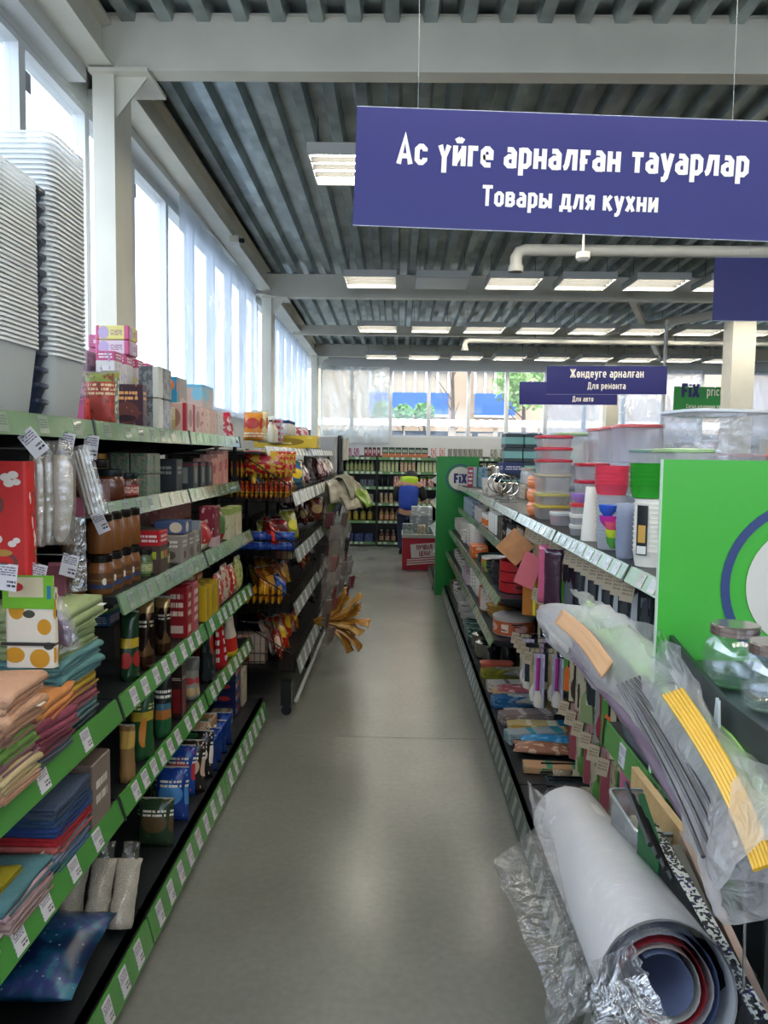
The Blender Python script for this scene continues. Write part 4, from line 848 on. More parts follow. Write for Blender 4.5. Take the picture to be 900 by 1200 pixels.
stack_t(-.88, 1.56, zB, [(.17, .2, .02, 2, '#c79a80', 'peach towel at the bottom of the cream stack'), (.17, .2, .04, 3, '#d8c494', 'cream towel low in the stack at the shelf edge'), (.17, .2, .026, 1, '#a87a88', 'mauve towel above the cream one'), (.17, .2, .036, 2, '#7da552', 'apple green rolled towel above the mauve one'),
  (.17, .21, .024, 1, '#b08478', 'brownish rose towel above the apple green one'), (.18, .22, .05, 3, '#cf9f80', 'thick peach towel with white label, lower of two'), (.19, .22, .045, 3, '#d4a688', 'thick peach towel topping the stack', 0, .0, 5)])
stack_t(-.87, 1.36, zB, [(.17, .2, .02, 1, '#4fa287', 'sea green towel at the bottom by the frame edge'), (.17, .2, .035, 2, '#d08488', 'salmon pink towel by the frame edge'), (.17, .2, .03, 2, '#c9c4cc', 'white lilac towel by the frame edge'), (.17, .2, .03, 2, '#a9bccb', 'pale blue towel by the frame edge'), (.17, .2, .024, 1, '#7a97a6', 'grey blue towel by the frame edge'), (.17, .21, .045, 2, '#d9d6d6', 'white towel topping the stack by the frame edge')])
q = at_y(76, 735, 1.78); o = empty('sponge_pack', (q.x - .01, 1.78, q.z)); o.rotation_euler = (0, math.radians(-20), 0); tag(o, 'purple mesh sponge in a clear bag leaning on green towels', 'sponge pack')
bld('sponge', MB().lathe([(.004, -.05), (.018, -.035), (.02, 0), (.014, .035), (.003, .045)], 10, sy=.6), mat('#8a6aa0', .9, bump=1, bscale=300), o, True); bld('wrapper', MB().lathe([(.03, -.06), (.036, 0), (.03, .06), (.015, .09)], 10, sy=.6, cap=False), clearp, o, True)

# --- fifth shelf, first bay: cloths ---
zC = LZ('C')
stack_t(-.9, 1.86, zC, [(.2, .2, .025, 2, '#4a6a8a', 'blue checked cloth at the bottom beside the brown box'), (.2, .2, .025, 2, '#8a93a8', 'grey blue checked cloth under the red ones'), (.2, .21, .02, 1, '#c46a62', 'faded red cloth under the bright red one'), (.2, .21, .025, 2, '#b3222c', 'bright red cloth under the dark blue ones'),
   (.21, .21, .025, 2, '#27427c', 'royal blue cloth above the bright red one'), (.21, .21, .02, 2, '#2e4a6c', 'navy cloth above the royal blue one'), (.21, .2, .035, 3, '#47566e', 'blue grey patterned cloth topping the dark stack')])
stack_t(-.9, 1.62, zC, [(.2, .22, .03, 2, '#a98f8c', 'dusty pink cloth under the teal framed towel'), (.2, .22, .02, 1, '#cfa8b0', 'pink cloth with a pattern under the teal framed towel'), (.23, .22, .02, 1, '#55838c', 'teal bordered tea towel under its yellow square')])
o = put(P_towel(.13, .17, .008, 1, '#a89a1e', 3, label=False), 'tea_towel', 'mustard yellow square cloth lying on the teal bordered towel', 'towel', -.92, 1.6, zC + .07, math.radians(90))
stack_t(-.9, 1.37, zC, [(.22, .22, .03, 2, '#b9a9a0', 'beige patterned cloth under the plain white one'), (.24, .22, .025, 1, '#c9c6be', 'plain white cloth spread near the frame edge')])
for i in range(5):
    c = ['#c9b9b0', '#3f8a74', '#a03a3a', '#b8a43c', '#d0d0cc'][i]; o = Q(.09, .05, .04, c, ('n', ['#b05a4a', '#c96a7a', '#3f8a74', '#2f5a6a', '#3a5a7a'][i], 6, .55), ('n', '#e0d8c8', 9, .62), sd=20 + i, rough=.8)
    put(o, 'patterned_cloth', ['crumpled cloth with coral leaves at the shelf edge', 'crumpled green cloth with pink flowers at the shelf edge', 'crumpled red floral cloth at the shelf edge', 'crumpled yellow and navy cloth at the shelf edge', 'crumpled white cloth with blue print at the shelf edge'][i], 'cloth', -.83, 1.77 - i * .1, zC + .01, math.radians(80 + 20 * (i % 2)))
left('C', 101, B(.13, .12, .18, '#7a6a60', ('r', '#5e1e1a', 0, .0, 0, 1), ('t', '#d8d0c4', .2, .8, .3, .75, 3)), 'gift_box', 'brown grey box with dark red side and pale lettering', 'box', .13, .12)

# --- second shelf ---
coffee = mat('#5a2c16', .25, coat=.5); coffee2 = mat('#7a4a22', .3, coat=.5)
left('E', 119, B(.06, .06, .07, '#8a6a6a', ('n', '#6a4a4c', 5, .5)), 'small_box', 'small dull pink box at the start', 'box', .06, .06, back=.02)
left('E', 122, P_jar(.03, .13, mat('#6a5a34', .3), '#2a241c', pack('#b59a3a', ('t', '#3a3018', .1, .9, .2, .8, 8))), 'spice_jar', 'slim yellow labelled jar by the start', 'jar', .06, .06, back=.08)
left('E', 138, P_jar(.045, .1, coffee, '#1c2426', None), 'coffee_jar', 'brown jar with wide dark lid, nearer of two', 'jar', .09, .09)
left('E', 156, P_jar(.038, .085, coffee, '#1c2426', pack('#8a2a2a', ('t', '#e0c8b0', .1, .9, .2, .8, 8))), 'coffee_jar', 'red labelled brown jar with dark lid, farther of two', 'jar', .076, .076)
for i in range(5): put(P_jar(.03, .15, coffee2, '#c08a3a'), 'coffee_jar', 'tall coffee jar with golden lid behind the dark lidded jars', 'jar', -1.05, 2.4 + i * .07, LZ('E'), 0, 'golden lidded coffee jars')
for s in range(2):
    for i in range(4): put(B(.065, .065, .075, '#7a8074', ('n', '#4f7258', 5, .5), ('n', '#b07a70', 7, .6)), 'tea_tin', 'square flowered tea box in the two-high green and pink block', 'box', -.915 - (i % 2) * .07, 2.74 + (i // 2) * .075, LZ('E') + s * .077, 0, 'flowered tea boxes')
left('E', 206, B(.09, .1, .13, '#33363a', ('t', '#9a9a92', .2, .8, .5, .8, 6)), 'gift_box', 'black box before the boxed glasses', 'box', .09, .1)
for i in range(3): left('E', 226 + i * 9, B(.085, .08, .115, ['#3d4143', '#34383a', '#45494a'][i], ('r', '#8a8d84', .3, .7, .2, .8), ('b', '#7a2a34', .86, .94)), 'glass_box', ['dark boxed glass set with red stripe, first of three', 'dark boxed glass set, second of three', 'dark boxed glass set, third of three'][i], 'box', .085, .08)
for i in range(3): left('E', 248 + i * 7, B(.1, .09, .13 + .02 * i, '#c48a80', ('e', '#a84a4a', .5, .6, .3, .2), ('n', '#d8b8a8', 4, .6)), 'biscuit_box', ['pink biscuit box after the boxed glasses', 'second pink biscuit box after the boxed glasses', 'last and tallest pink biscuit box after the boxed glasses'][i], 'box', .1, .09)

# --- third shelf ---
bl = pack('#5a3a22', ('b', '#2c3f66', .1, .32), ('b', '#7a5a34', .5, .62), ('e', '#d8d0c0', .8, .5, .08, .2))
for s in range(2):
    for q in range(2):
        for i in range(4): put(P_jar(.036, .118, coffee2, '#17120f', bl if s == 0 else None, .2), 'coffee_jar', ['brown coffee jar with dark lid in the upper tier by the towels', 'brown coffee jar with blue banded label in the lower tier by the towels'][s == 0], 'jar', -.87 - q * .08, 2.23 + i * .08, LZ('A') + s * .12, 0, ['upper tier of coffee jars', 'lower tier of coffee jars'][s == 0])
for i in range(4): put(P_jar(.03, .095, mat('#4a5a34', .25, coat=.5), '#1a1a18', pack('#6a7a4a', ('t', '#d0d0a0', .1, .9, .2, .8, 8))), 'coffee_jar', 'small green labelled jar beside the coffee jar tiers', 'jar', -.855, 2.565 + i * .065, LZ('A'), 0, 'small green labelled jars')
left('A', 181, B(.07, .1, .13, '#1f5a3c', ('r', '#d8d8c8', .3, .7, .55, .75)), 'tea_box', 'dark green tea box behind the small jars', 'box', .07, .1, back=.11)
left('A', 186, B(.09, .09, .15, '#4a3a36', ('b', '#b02028', .66, 1), ('t', '#e0c8c8', .1, .9, .72, .92, 5), ('r', '#a8b03a', .15, .45, .35, .52), ('r', '#c86a3a', .55, .85, .35, .52)), 'tea_box', 'tall tea box with red top and coloured squares', 'box', .09, .09)
for i in range(3): left('A', 212 + i * 8, B(.085, .08, .105, ['#8a8078', '#7d746c', '#948a80'][i], ('t', '#d8d0c8', .2, .8, .55, .85, 4), ('e', '#5a4a44', .5, .3, .2, .15)), 'tea_box', ['grey beige tea box after the red topped one', 'second grey beige tea box after the red topped one', 'third grey beige tea box after the red topped one'][i], 'box', .085, .08)
for i in range(6): put(B(.08, .1, .11, '#5c4038', ('n', '#7a5a50', 4, .55), ('e', '#c09a8a', .5, .6, .2, .2)), 'carton', 'brown carton in the two-high rear row of the third grocery shelf', 'box', -1.05, 2.9 + (i % 3) * .09, LZ('A') + (i // 3) * .112, 0, 'rear brown cartons of the third shelf')
left('A', 216, B(.1, .12, .05, '#4a5a80', ('e', '#d0c0a8', .3, .5, .2, .4)), 'blue_box', 'flat blue and white box lying on grey tea boxes', 'box', .1, .12, z=.107, back=.0)
left('A', 233, B(.03, .09, .14, '#8a9296', ('b', '#6a7276', .3, .35)), 'carton', 'slim grey carton standing on edge', 'box', .03, .09)
for i, (c, c2, hh, t) in enumerate((('#b02a2c', '#d8c8a8', .12, 'red and gold bag'), ('#7a2030', '#c8a8a8', .18, 'tall maroon box with white foot'), ('#4c7a3a', '#b02020', .17, 'green and red bag'), ('#c8c0a0', '#8a9a4a', .15, 'cream box with green top, first of two'), ('#c4b898', '#8fa04a', .15, 'cream box with green top, second of two'))):
    left('A', 242 + i * 9, (B if 'box' in t else lambda w, d, h, *a: Q(w, h, d, *a, sd=i))(.11, .07, hh, c, ('b', c2, .8, 1) if 'top' in t else ('b', c2, 0, .25), ('n', c2, 4, .62)), 'carton' if 'box' in t else 'snack_bag', t, 'box' if 'box' in t else 'bag', .11, .07)
for i in range(5): put(B(.09, .1, .1, '#b8706a', ('n', '#d8a8a0', 3, .6)), 'carton', 'dull pink carton behind bags on the far end of the third grocery shelf', 'box', -1.05, 3.3 + i * .095, LZ('A') + .11, 0, 'dull pink rear cartons'); put(B(.09, .1, .108, '#7a3030'), 'carton', 'dark red carton under the dull pink cartons', 'box', -1.05, 3.3 + i * .095, LZ('A'), 0, 'dark red rear cartons')

# --- fourth shelf ---
gold = pack('#6e5234', ('e', '#241812', .5, .55, .3, .28), ('t', '#d8d0c0', .3, .7, .6, .72, 5), ('b', '#a88a5c', .82, 1), ('b', '#3c2414', 0, .2), rough=.22, metal=.5)
left('B', 131, P_pouch(.06, .21, .09, pack('#1d3a22', ('b', '#b59a2a', .48, .62), ('e', '#a0302a', .5, .3, .3, .12), rough=.25), 0, True, 1), 'coffee_pouch', 'dark green coffee pouch with yellow band behind the towels', 'pouch', .06, .09, turn=0, back=.01)
left('B', 151, P_pouch(.062, .225, .08, gold, 0, True, 2), 'coffee_pouch', 'tall gold brown coffee pouch, nearer of two', 'pouch', .062, .08, turn=0)
left('B', 176, P_pouch(.055, .2, .07, gold, 0, True, 3), 'coffee_pouch', 'tall gold brown coffee pouch, farther of two', 'pouch', .055, .07, turn=0)
left('B', 189, P_box(.085, .09, .145, pack('#b3a878', ('b', '#1e2a1a', .68, 1), ('r', '#a83028', .2, .75, .8, .9), ('e', '#b83a24', .45, .25, .3, .12), ('e', '#e0d4c0', .45, .27, .18, .05))), 'coffee_box', 'cream coffee box with black top and red cup', 'box', .1, .09, turn=0, back=.0)
for s in range(3):
    for i in range(4): put(B(.09, .11, .042, ['#2f6a9a', '#3f8a3a', '#a02a2c'][s], ('t', '#d8d8d0', .1, .9, .2, .8, 6)), 'tea_pack', ['small blue tea pack lowest', 'small green tea pack in the middle', 'small red tea pack uppermost'][s] + ' in the striped block behind the cream coffee box', 'box', -1.02, 2.62 + i * .095, LZ('B') + .12 + s * .044, 0, ['blue', 'green', 'red'][s] + ' packs of the striped block')
put(B(.38, .12, .118, '#2a2620'), 'carton', 'long black carton under the striped tea packs', 'box', -1.02, 2.76, LZ('B'), math.radians(90))
left('B', 218, B(.07, .08, .2, '#8e1c22', ('r', '#d0b8a8', .2, .8, .1, .25), ('t', '#e0c8b8', .2, .8, .4, .9, 5)), 'tea_box', 'tall dark red tea box, first of three', 'box', .07, .08)
left('B', 226, B(.07, .08, .2, '#a8505a', ('t', '#f0d8d0', .1, .9, .2, .9, 5)), 'tea_box', 'tall rose tea box with pale print, second of three', 'box', .07, .08)
left('B', 230, B(.1, .08, .22, '#b5502a', ('t', '#f0d8b0', .1, .9, .6, .9, 5)), 'tea_box', 'orange red tea box behind the tall rose one', 'box', .1, .08, back=.1)
for i in range(3): left('B', 241 + i * 6, B(.05, .08, .15, '#c4a01c', ('r', '#6a6a60', .4, .6, 0, 1)), 'yellow_box', 'yellow box with grey stripe, %s of three' % ['first', 'middle', 'last'][i], 'box', .05, .08)
for i in range(4): left('B', 257 + i * 8, Q(.12, .16 + .02 * (i % 2), .06, ['#b02a28', '#c8b8a0', '#a82422', '#b8b070'][i], ('n', ['#e0d8c8', '#b02a28', '#e8d8b0', '#5a8a3a'][i], 5, .55), sd=30 + i), 'snack_bag', ['red and white bag after the yellow boxes', 'cream bag with red print after the yellow boxes', 'glossy red bag near the shelf end', 'pale green and cream bag at the shelf end'][i], 'bag', .12, .06)
# --- fifth shelf, rest ---
left('C', 140, P_pouch(.085, .23, .1, pack('#24502c', ('b', '#b09a34', .55, .68), ('e', '#c07a2a', .75, .4, .2, .2), ('t', '#d8d0a0', .1, .6, .7, .8, 5), rough=.25), 0, True, 4), 'coffee_pouch', 'large green coffee pouch with golden band', 'pouch', .085, .1, turn=0)
left('C', 130, P_pouch(.05, .17, .06, pack('#8a6a40', ('b', '#c09a50', .6, .9), rough=.25), 0, True, 5), 'coffee_pouch', 'brown and tan pouch beside the brown grey box', 'pouch', .05, .06, turn=0)
left('C', 172, P_pouch(.065, .22, .08, pack('#1c2422', ('t', '#e8e8e0', .1, .95, .62, .78, 3.5), ('b', '#3f6a80', .45, .55), ('b', '#a86a34', .3, .45), ('b', '#1f5a34', 0, .3), rough=.3), 0, True, 6), 'coffee_pouch', 'black and green coffee pouch with white lettering', 'pouch', .065, .08, turn=0)
left('C', 195, B(.042, .06, .21, '#2c1a1a', ('r', '#7a1a20', .15, .85, .1, .55), ('t', '#d0c0b0', .1, .9, .7, .76, 5)), 'coffee_box', 'slim black box with dark red panel', 'box', .06, .06, turn=0)
left('C', 206, P_pouch(.075, .17, .07, pack('#8a8a80', ('e', '#b03a40', .5, .45, .3, .08), ('e', '#c0a070', .6, .2, .3, .1), ('b', '#6a6a64', .7, 1), rough=.3), 0, True, 7), 'tea_pouch', 'grey pouch with a red mark near the shelf edge', 'pouch', .09, .06, turn=0)
left('C', 230, P_pouch(.055, .22, .07, mat('#b0301a', .3, coat=.6), 0, True, 8), 'red_pouch', 'glossy plain red pouch standing upright', 'pouch', .07, .07, turn=0)
left('C', 222, P_pouch(.07, .21, .06, mat('#8e2018', .3, coat=.6), 0, True, 9), 'red_pouch', 'darker plain red pouch just behind the glossy one', 'pouch', .07, .06, turn=0, back=.09)
left('C', 248, P_pouch(.12, .24, .08, pack('#20262a', ('n', '#3a4a40', 4, .55), rough=.25), 0, True, 10), 'black_pouch', 'large black pouch beyond the red pouches', 'pouch', .12, .08)
left('C', 262, P_pouch(.1, .25, .07, pack('#a81c24', ('t', '#e0d0d0', .35, .6, .1, .9, 6), ('b', '#c03030', .8, 1), rough=.25), 0, True, 11), 'red_pouch', 'tall red pouch with white side lettering', 'pouch', .1, .07)
left('C', 274, P_pouch(.14, .2, .08, pack('#c8bcae', ('b', '#c22a20', 0, .45), ('b', '#d0b02a', .0, .12), rough=.25), 0, True, 12), 'snack_bag', 'white, red and yellow bag at the shelf end', 'bag', .14, .08)
# --- bottom shelf ---
zD = LZ('D')
gal = bpy.data.materials.new('galaxy_print'); gal.use_nodes = True; t = gal.node_tree; N = t.nodes.new; L = t.links.new; b_ = t.nodes['Principled BSDF']; b_.inputs['Roughness'].default_value = .3
tc = N('ShaderNodeTexCoord'); n1 = N('ShaderNodeTexNoise'); n1.inputs['Scale'].default_value = 11; n1.inputs['Detail'].default_value = 5; L(tc.outputs['Object'], n1.inputs[0]); cr = N('ShaderNodeValToRGB'); L(n1.outputs[0], cr.inputs[0])
for p_, c in ((.42, '#0c2246'), (.5, '#124a68'), (.56, '#3a3f78'), (.63, '#3f7a8c')):
    e = cr.color_ramp.elements.new(p_); e.color = lin(c)
cr.color_ramp.elements[0].color = lin('#071428'); cr.color_ramp.elements[-1].color = lin('#5b7f8c')
vo = N('ShaderNodeTexVoronoi'); vo.inputs['Scale'].default_value = 45; L(tc.outputs['Object'], vo.inputs[0]); ls = N('ShaderNodeMath'); ls.operation = 'LESS_THAN'; ls.inputs[1].default_value = .12; L(vo.outputs['Distance'], ls.inputs[0])
mx = N('ShaderNodeMixRGB'); L(ls.outputs[0], mx.inputs[0]); L(cr.outputs[0], mx.inputs[1]); mx.inputs[2].default_value = lin('#8fa8c0'); L(mx.outputs[0], b_.inputs['Base Color'])
put(P_pouch(.3, .3, .09, gal, 0, False, 13, False), 'galaxy_bag', 'large dark blue pack printed like a starry sky', 'pack', -.905, 1.72, zD + .05, 0, None, math.radians(-84))
o = empty('paper_bag', (-.89, 1.5, zD)); tag(o, 'tan paper bag with a yellow patch at the bottom edge of the frame', 'bag')
bld('bag', MB().loft([MB().ring(-.14 * k, .14 * k, -.06 * j, .06 * j, z, .01, 2) for k, j, z in ((1, 1, 0), (1, 1, .08), (.98, .5, .12), (.97, .08, .15))]), mat('#b08e70', .7, bump=.4, bscale=25), o, True); bld('patch', MB().box(-.08, -.02, -.064, -.0605, .02, .07), mat('#c9922a', .6), o); bld('label', MB().box(.05, .11, -.064, -.0605, .02, .07), tagm, o)
ricem = mat('#d0c6b6', .3, bump=1, bscale=300, coat=.8, vary=.12, vscale=60)
for i in range(4):
    o = empty('rice_bag'); p_ = P_pouch(.073, .18, .085, ricem, 0, True, 40 + i, False); p_ = copy_tree(p_, o) if False else p_; _proto.pop(('pouch', .073, .18, .085, ricem.name, 0, True, 40 + i, False)); p_.name = 'grain'; p_.parent = o
    bld('wrapper_top', MB().grid(6, 5, lambda u, v: ((u - .5) * .064 * (1 - .3 * v), .012 * math.sin(u * 9 + v * 4) * v, .15 + .075 * v)), clearp, o, True)
    put(o, 'rice_bag', 'clear bag of white grain, ' + ['hidden-most of four near the starry pack', 'second of four near the starry pack', 'third of four near the starry pack', 'aisle-side one of four near the starry pack'][i], 'bag', -.985 + i * .074, 2.06, zD + .01, U(-.06, .06), None, math.radians(-28))
bs = [(150, '#2c3f2a', '#5a4a30', .16, 'dark green bag with brown picture before the white grain bags'), (166, '#3a5a3a', '#c8d0b0', .16, 'green bag with white lettering beside the grain bags'), (172, '#1d3c86', '#4a86c0', .19, 'blue snack bag, first of the blue ones'), (184, '#1f4796', '#c03a4a', .19, 'blue snack bag with a red mark'),
      (196, '#2a2422', '#c8a890', .2, 'black and beige coffee bag with white script'), (203, '#b09070', '#3a2a24', .21, 'beige coffee bag'), (208, '#1b1a1c', '#d8d0c8', .19, 'black bag with round white mark'), (214, '#8a6a44', '#b07a40', .2, 'brown pointed bag before the shiny blue bags')]
for i, (px, c, c2, h, t_) in enumerate(bs):
    left('D', px, P_pouch(.13, h, .06, pack(c, ('e', c2, .5, .5, .34, .2), ('t', '#e0dcd0', .2, .8, .62, .78, 4), ('n', c2, 6, .66), rough=.25, bump=.4), -.02, False, 50 + i), 'snack_bag', t_, 'bag', .13, .06, turn=0, ph='on the bottom grocery shelf', back=.0 + .03 * (i % 2), rx=math.radians(-12))
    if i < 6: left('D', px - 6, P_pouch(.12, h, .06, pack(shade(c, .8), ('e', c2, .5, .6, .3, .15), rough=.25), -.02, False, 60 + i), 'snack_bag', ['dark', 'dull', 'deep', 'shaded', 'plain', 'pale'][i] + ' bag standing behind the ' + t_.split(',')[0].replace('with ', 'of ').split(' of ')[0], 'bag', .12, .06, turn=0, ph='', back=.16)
blm = mat('#123a86', .15, .4, bump=.8, bscale=50)
for i in range(4): left('D', 222 + i * 7, P_pouch(.1, .15, .07, blm, 0, False, 70 + i), 'blue_foil_bag', 'shiny blue foil bag', 'bag', .1, .07, ph='on the bottom grocery shelf', turn=0)['group'] = 'shiny blue foil bags'
for s in range(2):
    for i in range(4): put(B(.11, .09, .075 + .03 * s, ['#3c4038', '#1f5a34'][s], ('r', '#c8c4b4', .1, .35, .2, .8), ('t', '#d8d8cc', .4, .9, .3, .8, 6)), 'dark_carton', ['dark grey carton with white squares under the green ones', 'green carton with white symbols above the dark grey ones'][s], 'box', -.87 - (i % 2) * .115, 3.15 + (i // 2) * .1, zD + s * .077, 0, ['dark grey cartons', 'green cartons'][s] + ' on the bottom shelf')
for i in range(3): put(B(.1, .12, .07, '#8a8474', ('n', '#5a5a4a', 4, .5)), 'carton', 'pale olive carton in the row beside the green cartons', 'box', -.86, 3.45 + i * .13, zD, 0, 'pale olive cartons')
for s in range(4): put(B(.12, .12, .062, '#1c2754', ('e', '#c03a34', .5, .5, .25, .2), ('r', '#d0d0d8', .02, .18, .3, .7)), 'pasta_box', 'navy box with a red oval in the stack of four', 'box', -.87, 3.9, zD + s * .064, 0, 'navy boxes with red ovals')
put(B(.07, .1, .2, '#b8a890', ('n', '#8a7a6a', 3, .6)), 'carton', 'tall cream carton beside the navy boxes', 'box', -.84, 4.05, zD, 0)
# ================= wire basket racks beyond the grocery shelving =================
wire = mat('#141618', .4, .5)
RY = [4.27, 5.38, 6.48, 7.56, 8.64]
RS = [(-.74, 1.5, 1.545), (-.585, 1.22, 1.285), (-.57, .9, .96), (-.575, .595, .65), (-.555, .26, .33)]
for i in range(4):
    y0, y1 = RY[i] + .01, RY[i + 1] - .01
    u = empty('wire_rack'); tag(u, 'black wire basket rack with white price rails, ' + ['beside the grocery shelving', 'second from the grocery shelving', 'third from the grocery shelving', 'nearest the back wall'][i], 'wire rack')
    for x in (-1.28, -.92):
        for y in (y0, y1): bld('post', MB().box(x, x + .02, y, y + .02 if y == y0 else y - .02, .05, 1.54), blackm, u)
    bld('back_panel', MB().box(-1.3, -1.285, y0, y1, .1, 1.53), peg, u)
    for j, (xf, za, zb) in enumerate(RS):
        sh = bld('basket_floor', MB().add([(xf - .01, y0, za + .01), (xf - .01, y1, za + .01), (-1.27, y1, za + (.06 if j else .0)), (-1.27, y0, za + (.06 if j else 0))], [(0, 1, 2, 3)]) if j else MB().box(-1.27, xf - .01, y0, y1, za, za + .012), blackm, u)
        bld('price_rail', rail(MB(), xf + .02, xf, y0 + .02, y1 - .02, za - .01, zb), whiter if j < 2 else mat('#7d8a80', .3, coat=.5), sh)
        add_tags(sh, xf + .02, xf, [y0 + .08 + k * .2 for k in range(5)], za - .01, zb, tagm if j > 1 else mat('#e0e0dc', .4), .12 if j < 2 else .07, (.06, .95))
        if j:   # wire lip and sloping side grids
            mb = MB()
            for k in range(12): y = y0 + (y1 - y0) * k / 11; mb.bar((xf - .012, y, za), (xf - .012, y, zb + .05), .0022, 3)
            for z in (zb + .02, zb + .05): mb.bar((xf - .012, y0, z), (xf - .012, y1, z), .003, 3)
            bld('wire_lip', mb, wire, u)
            if i == 0:
                mb = MB(); zt = min(za + .27, 1.5)
                for k in range(22): x = -1.26 + (xf + 1.25) * k / 21; mb.bar((x, y0, za), (x, y0, zt if x < -.86 else zt - (x + .86) / (xf + .86) * .17), .0022, 3)
                for z in (za + .01, za + .06, za + .11): mb.bar((-1.27, y0, z), (xf - .012, y0, z), .0026, 3)
                mb.bar((-1.27, y0, zt), (-.86, y0, zt), .004, 3); mb.bar((-.86, y0, zt), (xf - .01, y0, zt - .17), .004, 3)
                bld('side_grid', mb, wire, u)
    for y in (y0 + .05, y1 - .05): bld('caster', MB().bar((-.62, y - .012, .03), (-.62, y + .012, .03), .03, 12), blackm, u); bld('foot', MB().box(-.65, -.59, y - .03, y + .03, .06, .2), blackm, u)
    bld('bumper', MB().bar((-.56, y0, .1), (-.56, y1, .1), .012, 6), mat('#b9c0bc', .4), u)
def rz_(j): return RS[j][1] + .03
# noodle packets seen through the side grid
nA = pack('#b8871c', ('b', '#c23a1c', .55, .8), ('n', '#7a1a12', 6, .6), rough=.25); nB = pack('#a8321c', ('b', '#c9901c', .1, .4), ('n', '#d8a030', 6, .58), rough=.25)
for r_, (z, nn, m, t) in enumerate(((1.245, 14, nB, 'red and amber noodle packet in the lowest noodle tier'), (1.365, 14, nA, 'golden noodle packet in the upper noodle tier'))):
    for i in range(nn):
        for q in range(2): put(P_pouch(.11, .1, .026, m, 0, False, 80 + i % 3, False), 'noodle_packet', t, 'packet', -1.0 + i * .028, 4.41 + q * .16, z, math.radians(90), t)
for i in range(5): put(P_pouch(.25, .13, .07, pack('#b0202c', ('n', '#c9a03a', 5, .5), rough=.22), 0, False, 84 + i), 'noodle_bag', 'large red and yellow noodle bag in the top basket beside the shelving', 'bag', -.755 + (i % 2) * .02, 4.37 + i * .09, 1.385, math.radians(4 + i * 3), 'large noodle bags')
def pile(j, bay, n, specs, name='snack_bag', hrange=(.16, .22), x0=-.82, x1=-.66):
    n = int(n * 1.5)
    for i in range(n):
        c, c2, t = specs[i % len(specs)]; h = U(*hrange); w = U(.13, .18)
        o = P_pouch(round(w, 2), round(h, 2), .07, pack(c, ('n', c2, 4, .54), ('e', shade(c2, 1.2), .5, .5, .3, .18), rough=.22), 0, False, 90 + i % 5)
        y = RY[bay] + .12 + (i + .5) * (RY[bay + 1] - RY[bay] - .24) / n; lab = t + ' ' + ['in the first', 'in the second', 'in the third', 'in the fourth'][bay] + ' wire rack, ' + ['', 'upper', 'middle', 'low', 'bottom'][j] + ' basket'
        put(o, name, lab, 'bag', U(x0, x1), y, rz_(j) + .02, math.radians(U(40, 120)), lab, math.radians(U(-30, -8)))
pile(1, 0, 5, [('#2c5f86', '#c9a82a', 'blue and yellow snack bag'), ('#c9a42a', '#a83a2a', 'yellow and red snack bag'), ('#c9742a', '#e0b04a', 'orange snack bag')])
pile(1, 1, 6, [('#7a4a50', '#c0b8b0', 'dull pink snack bag'), ('#c87a2a', '#e8c080', 'orange snack bag'), ('#4a2a3c', '#b09098', 'dark plum snack bag')])
pile(1, 2, 5, [('#6a3038', '#c0a8a0', 'dark red snack bag'), ('#a8a09a', '#6a5a50', 'pale snack bag')])
pile(1, 3, 4, [('#8a7a70', '#c0b8b0', 'greyish snack bag')])
pile(2, 0, 6, [('#a01c1c', '#c93a2a', 'red snack bag'), ('#a8202a', '#5a1a1a', 'deep red snack bag'), ('#8a8a2a', '#c8c04a', 'olive green snack bag')], hrange=(.13, .2))
pile(3, 0, 7, [('#b8701c', '#e0a83a', 'amber crisp bag'), ('#a04a1a', '#d89a3a', 'orange brown crisp bag'), ('#1c3f8a', '#3a6ac0', 'blue crisp bag'), ('#c9a82a', '#a86a1a', 'yellow crisp bag')], hrange=(.14, .22))
pile(4, 0, 7, [('#8a2a24', '#c8a890', 'red and cream snack bag'), ('#b8a08c', '#8a3a2a', 'cream and brown snack bag'), ('#b02a1c', '#c9a01c', 'red and yellow snack bag')], hrange=(.14, .22))
for j in (2, 3, 4): pile(j, 1, 4, [('#3a2a34', '#7a6a6c', 'dark snack bag'), ('#7a3028', '#b89a6a', 'dull red snack bag')])
for i in range(9): put(P_pouch(.11, .1, .03, pack('#c8901a', ('b', '#8a4a12', .4, .55), rough=.25), 0, False, 87, False), 'crisp_packet', 'golden yellow packet in the upright row behind the side wires', 'packet', -.96 + i * .036, 4.40, .64, math.radians(90), 'golden yellow upright packets')
for i in range(4): put(Q(.2, .05, .05, '#1a3f96', ('n', '#5a86d0', 5, .6), sd=110 + i), 'blue_packet', 'long blue packet lying behind the side wires', 'packet', -.82 + (i % 2) * .14, 4.38, .945 + (i // 2) * .06, 0, 'long blue packets behind the side wires')
for i in range(3): put(B(.3, .1, .055, '#a8988c', ('e', '#8a2a24', .25, .5, .1, .3), ('e', '#8a2a24', .6, .5, .1, .3), ('n', '#c8a080', 5, .6)), 'flat_packet', 'beige packet with red spots stacked low behind the side wires', 'packet', -.9, 4.4, .29 + i * .056, 0, 'spotted beige packets')

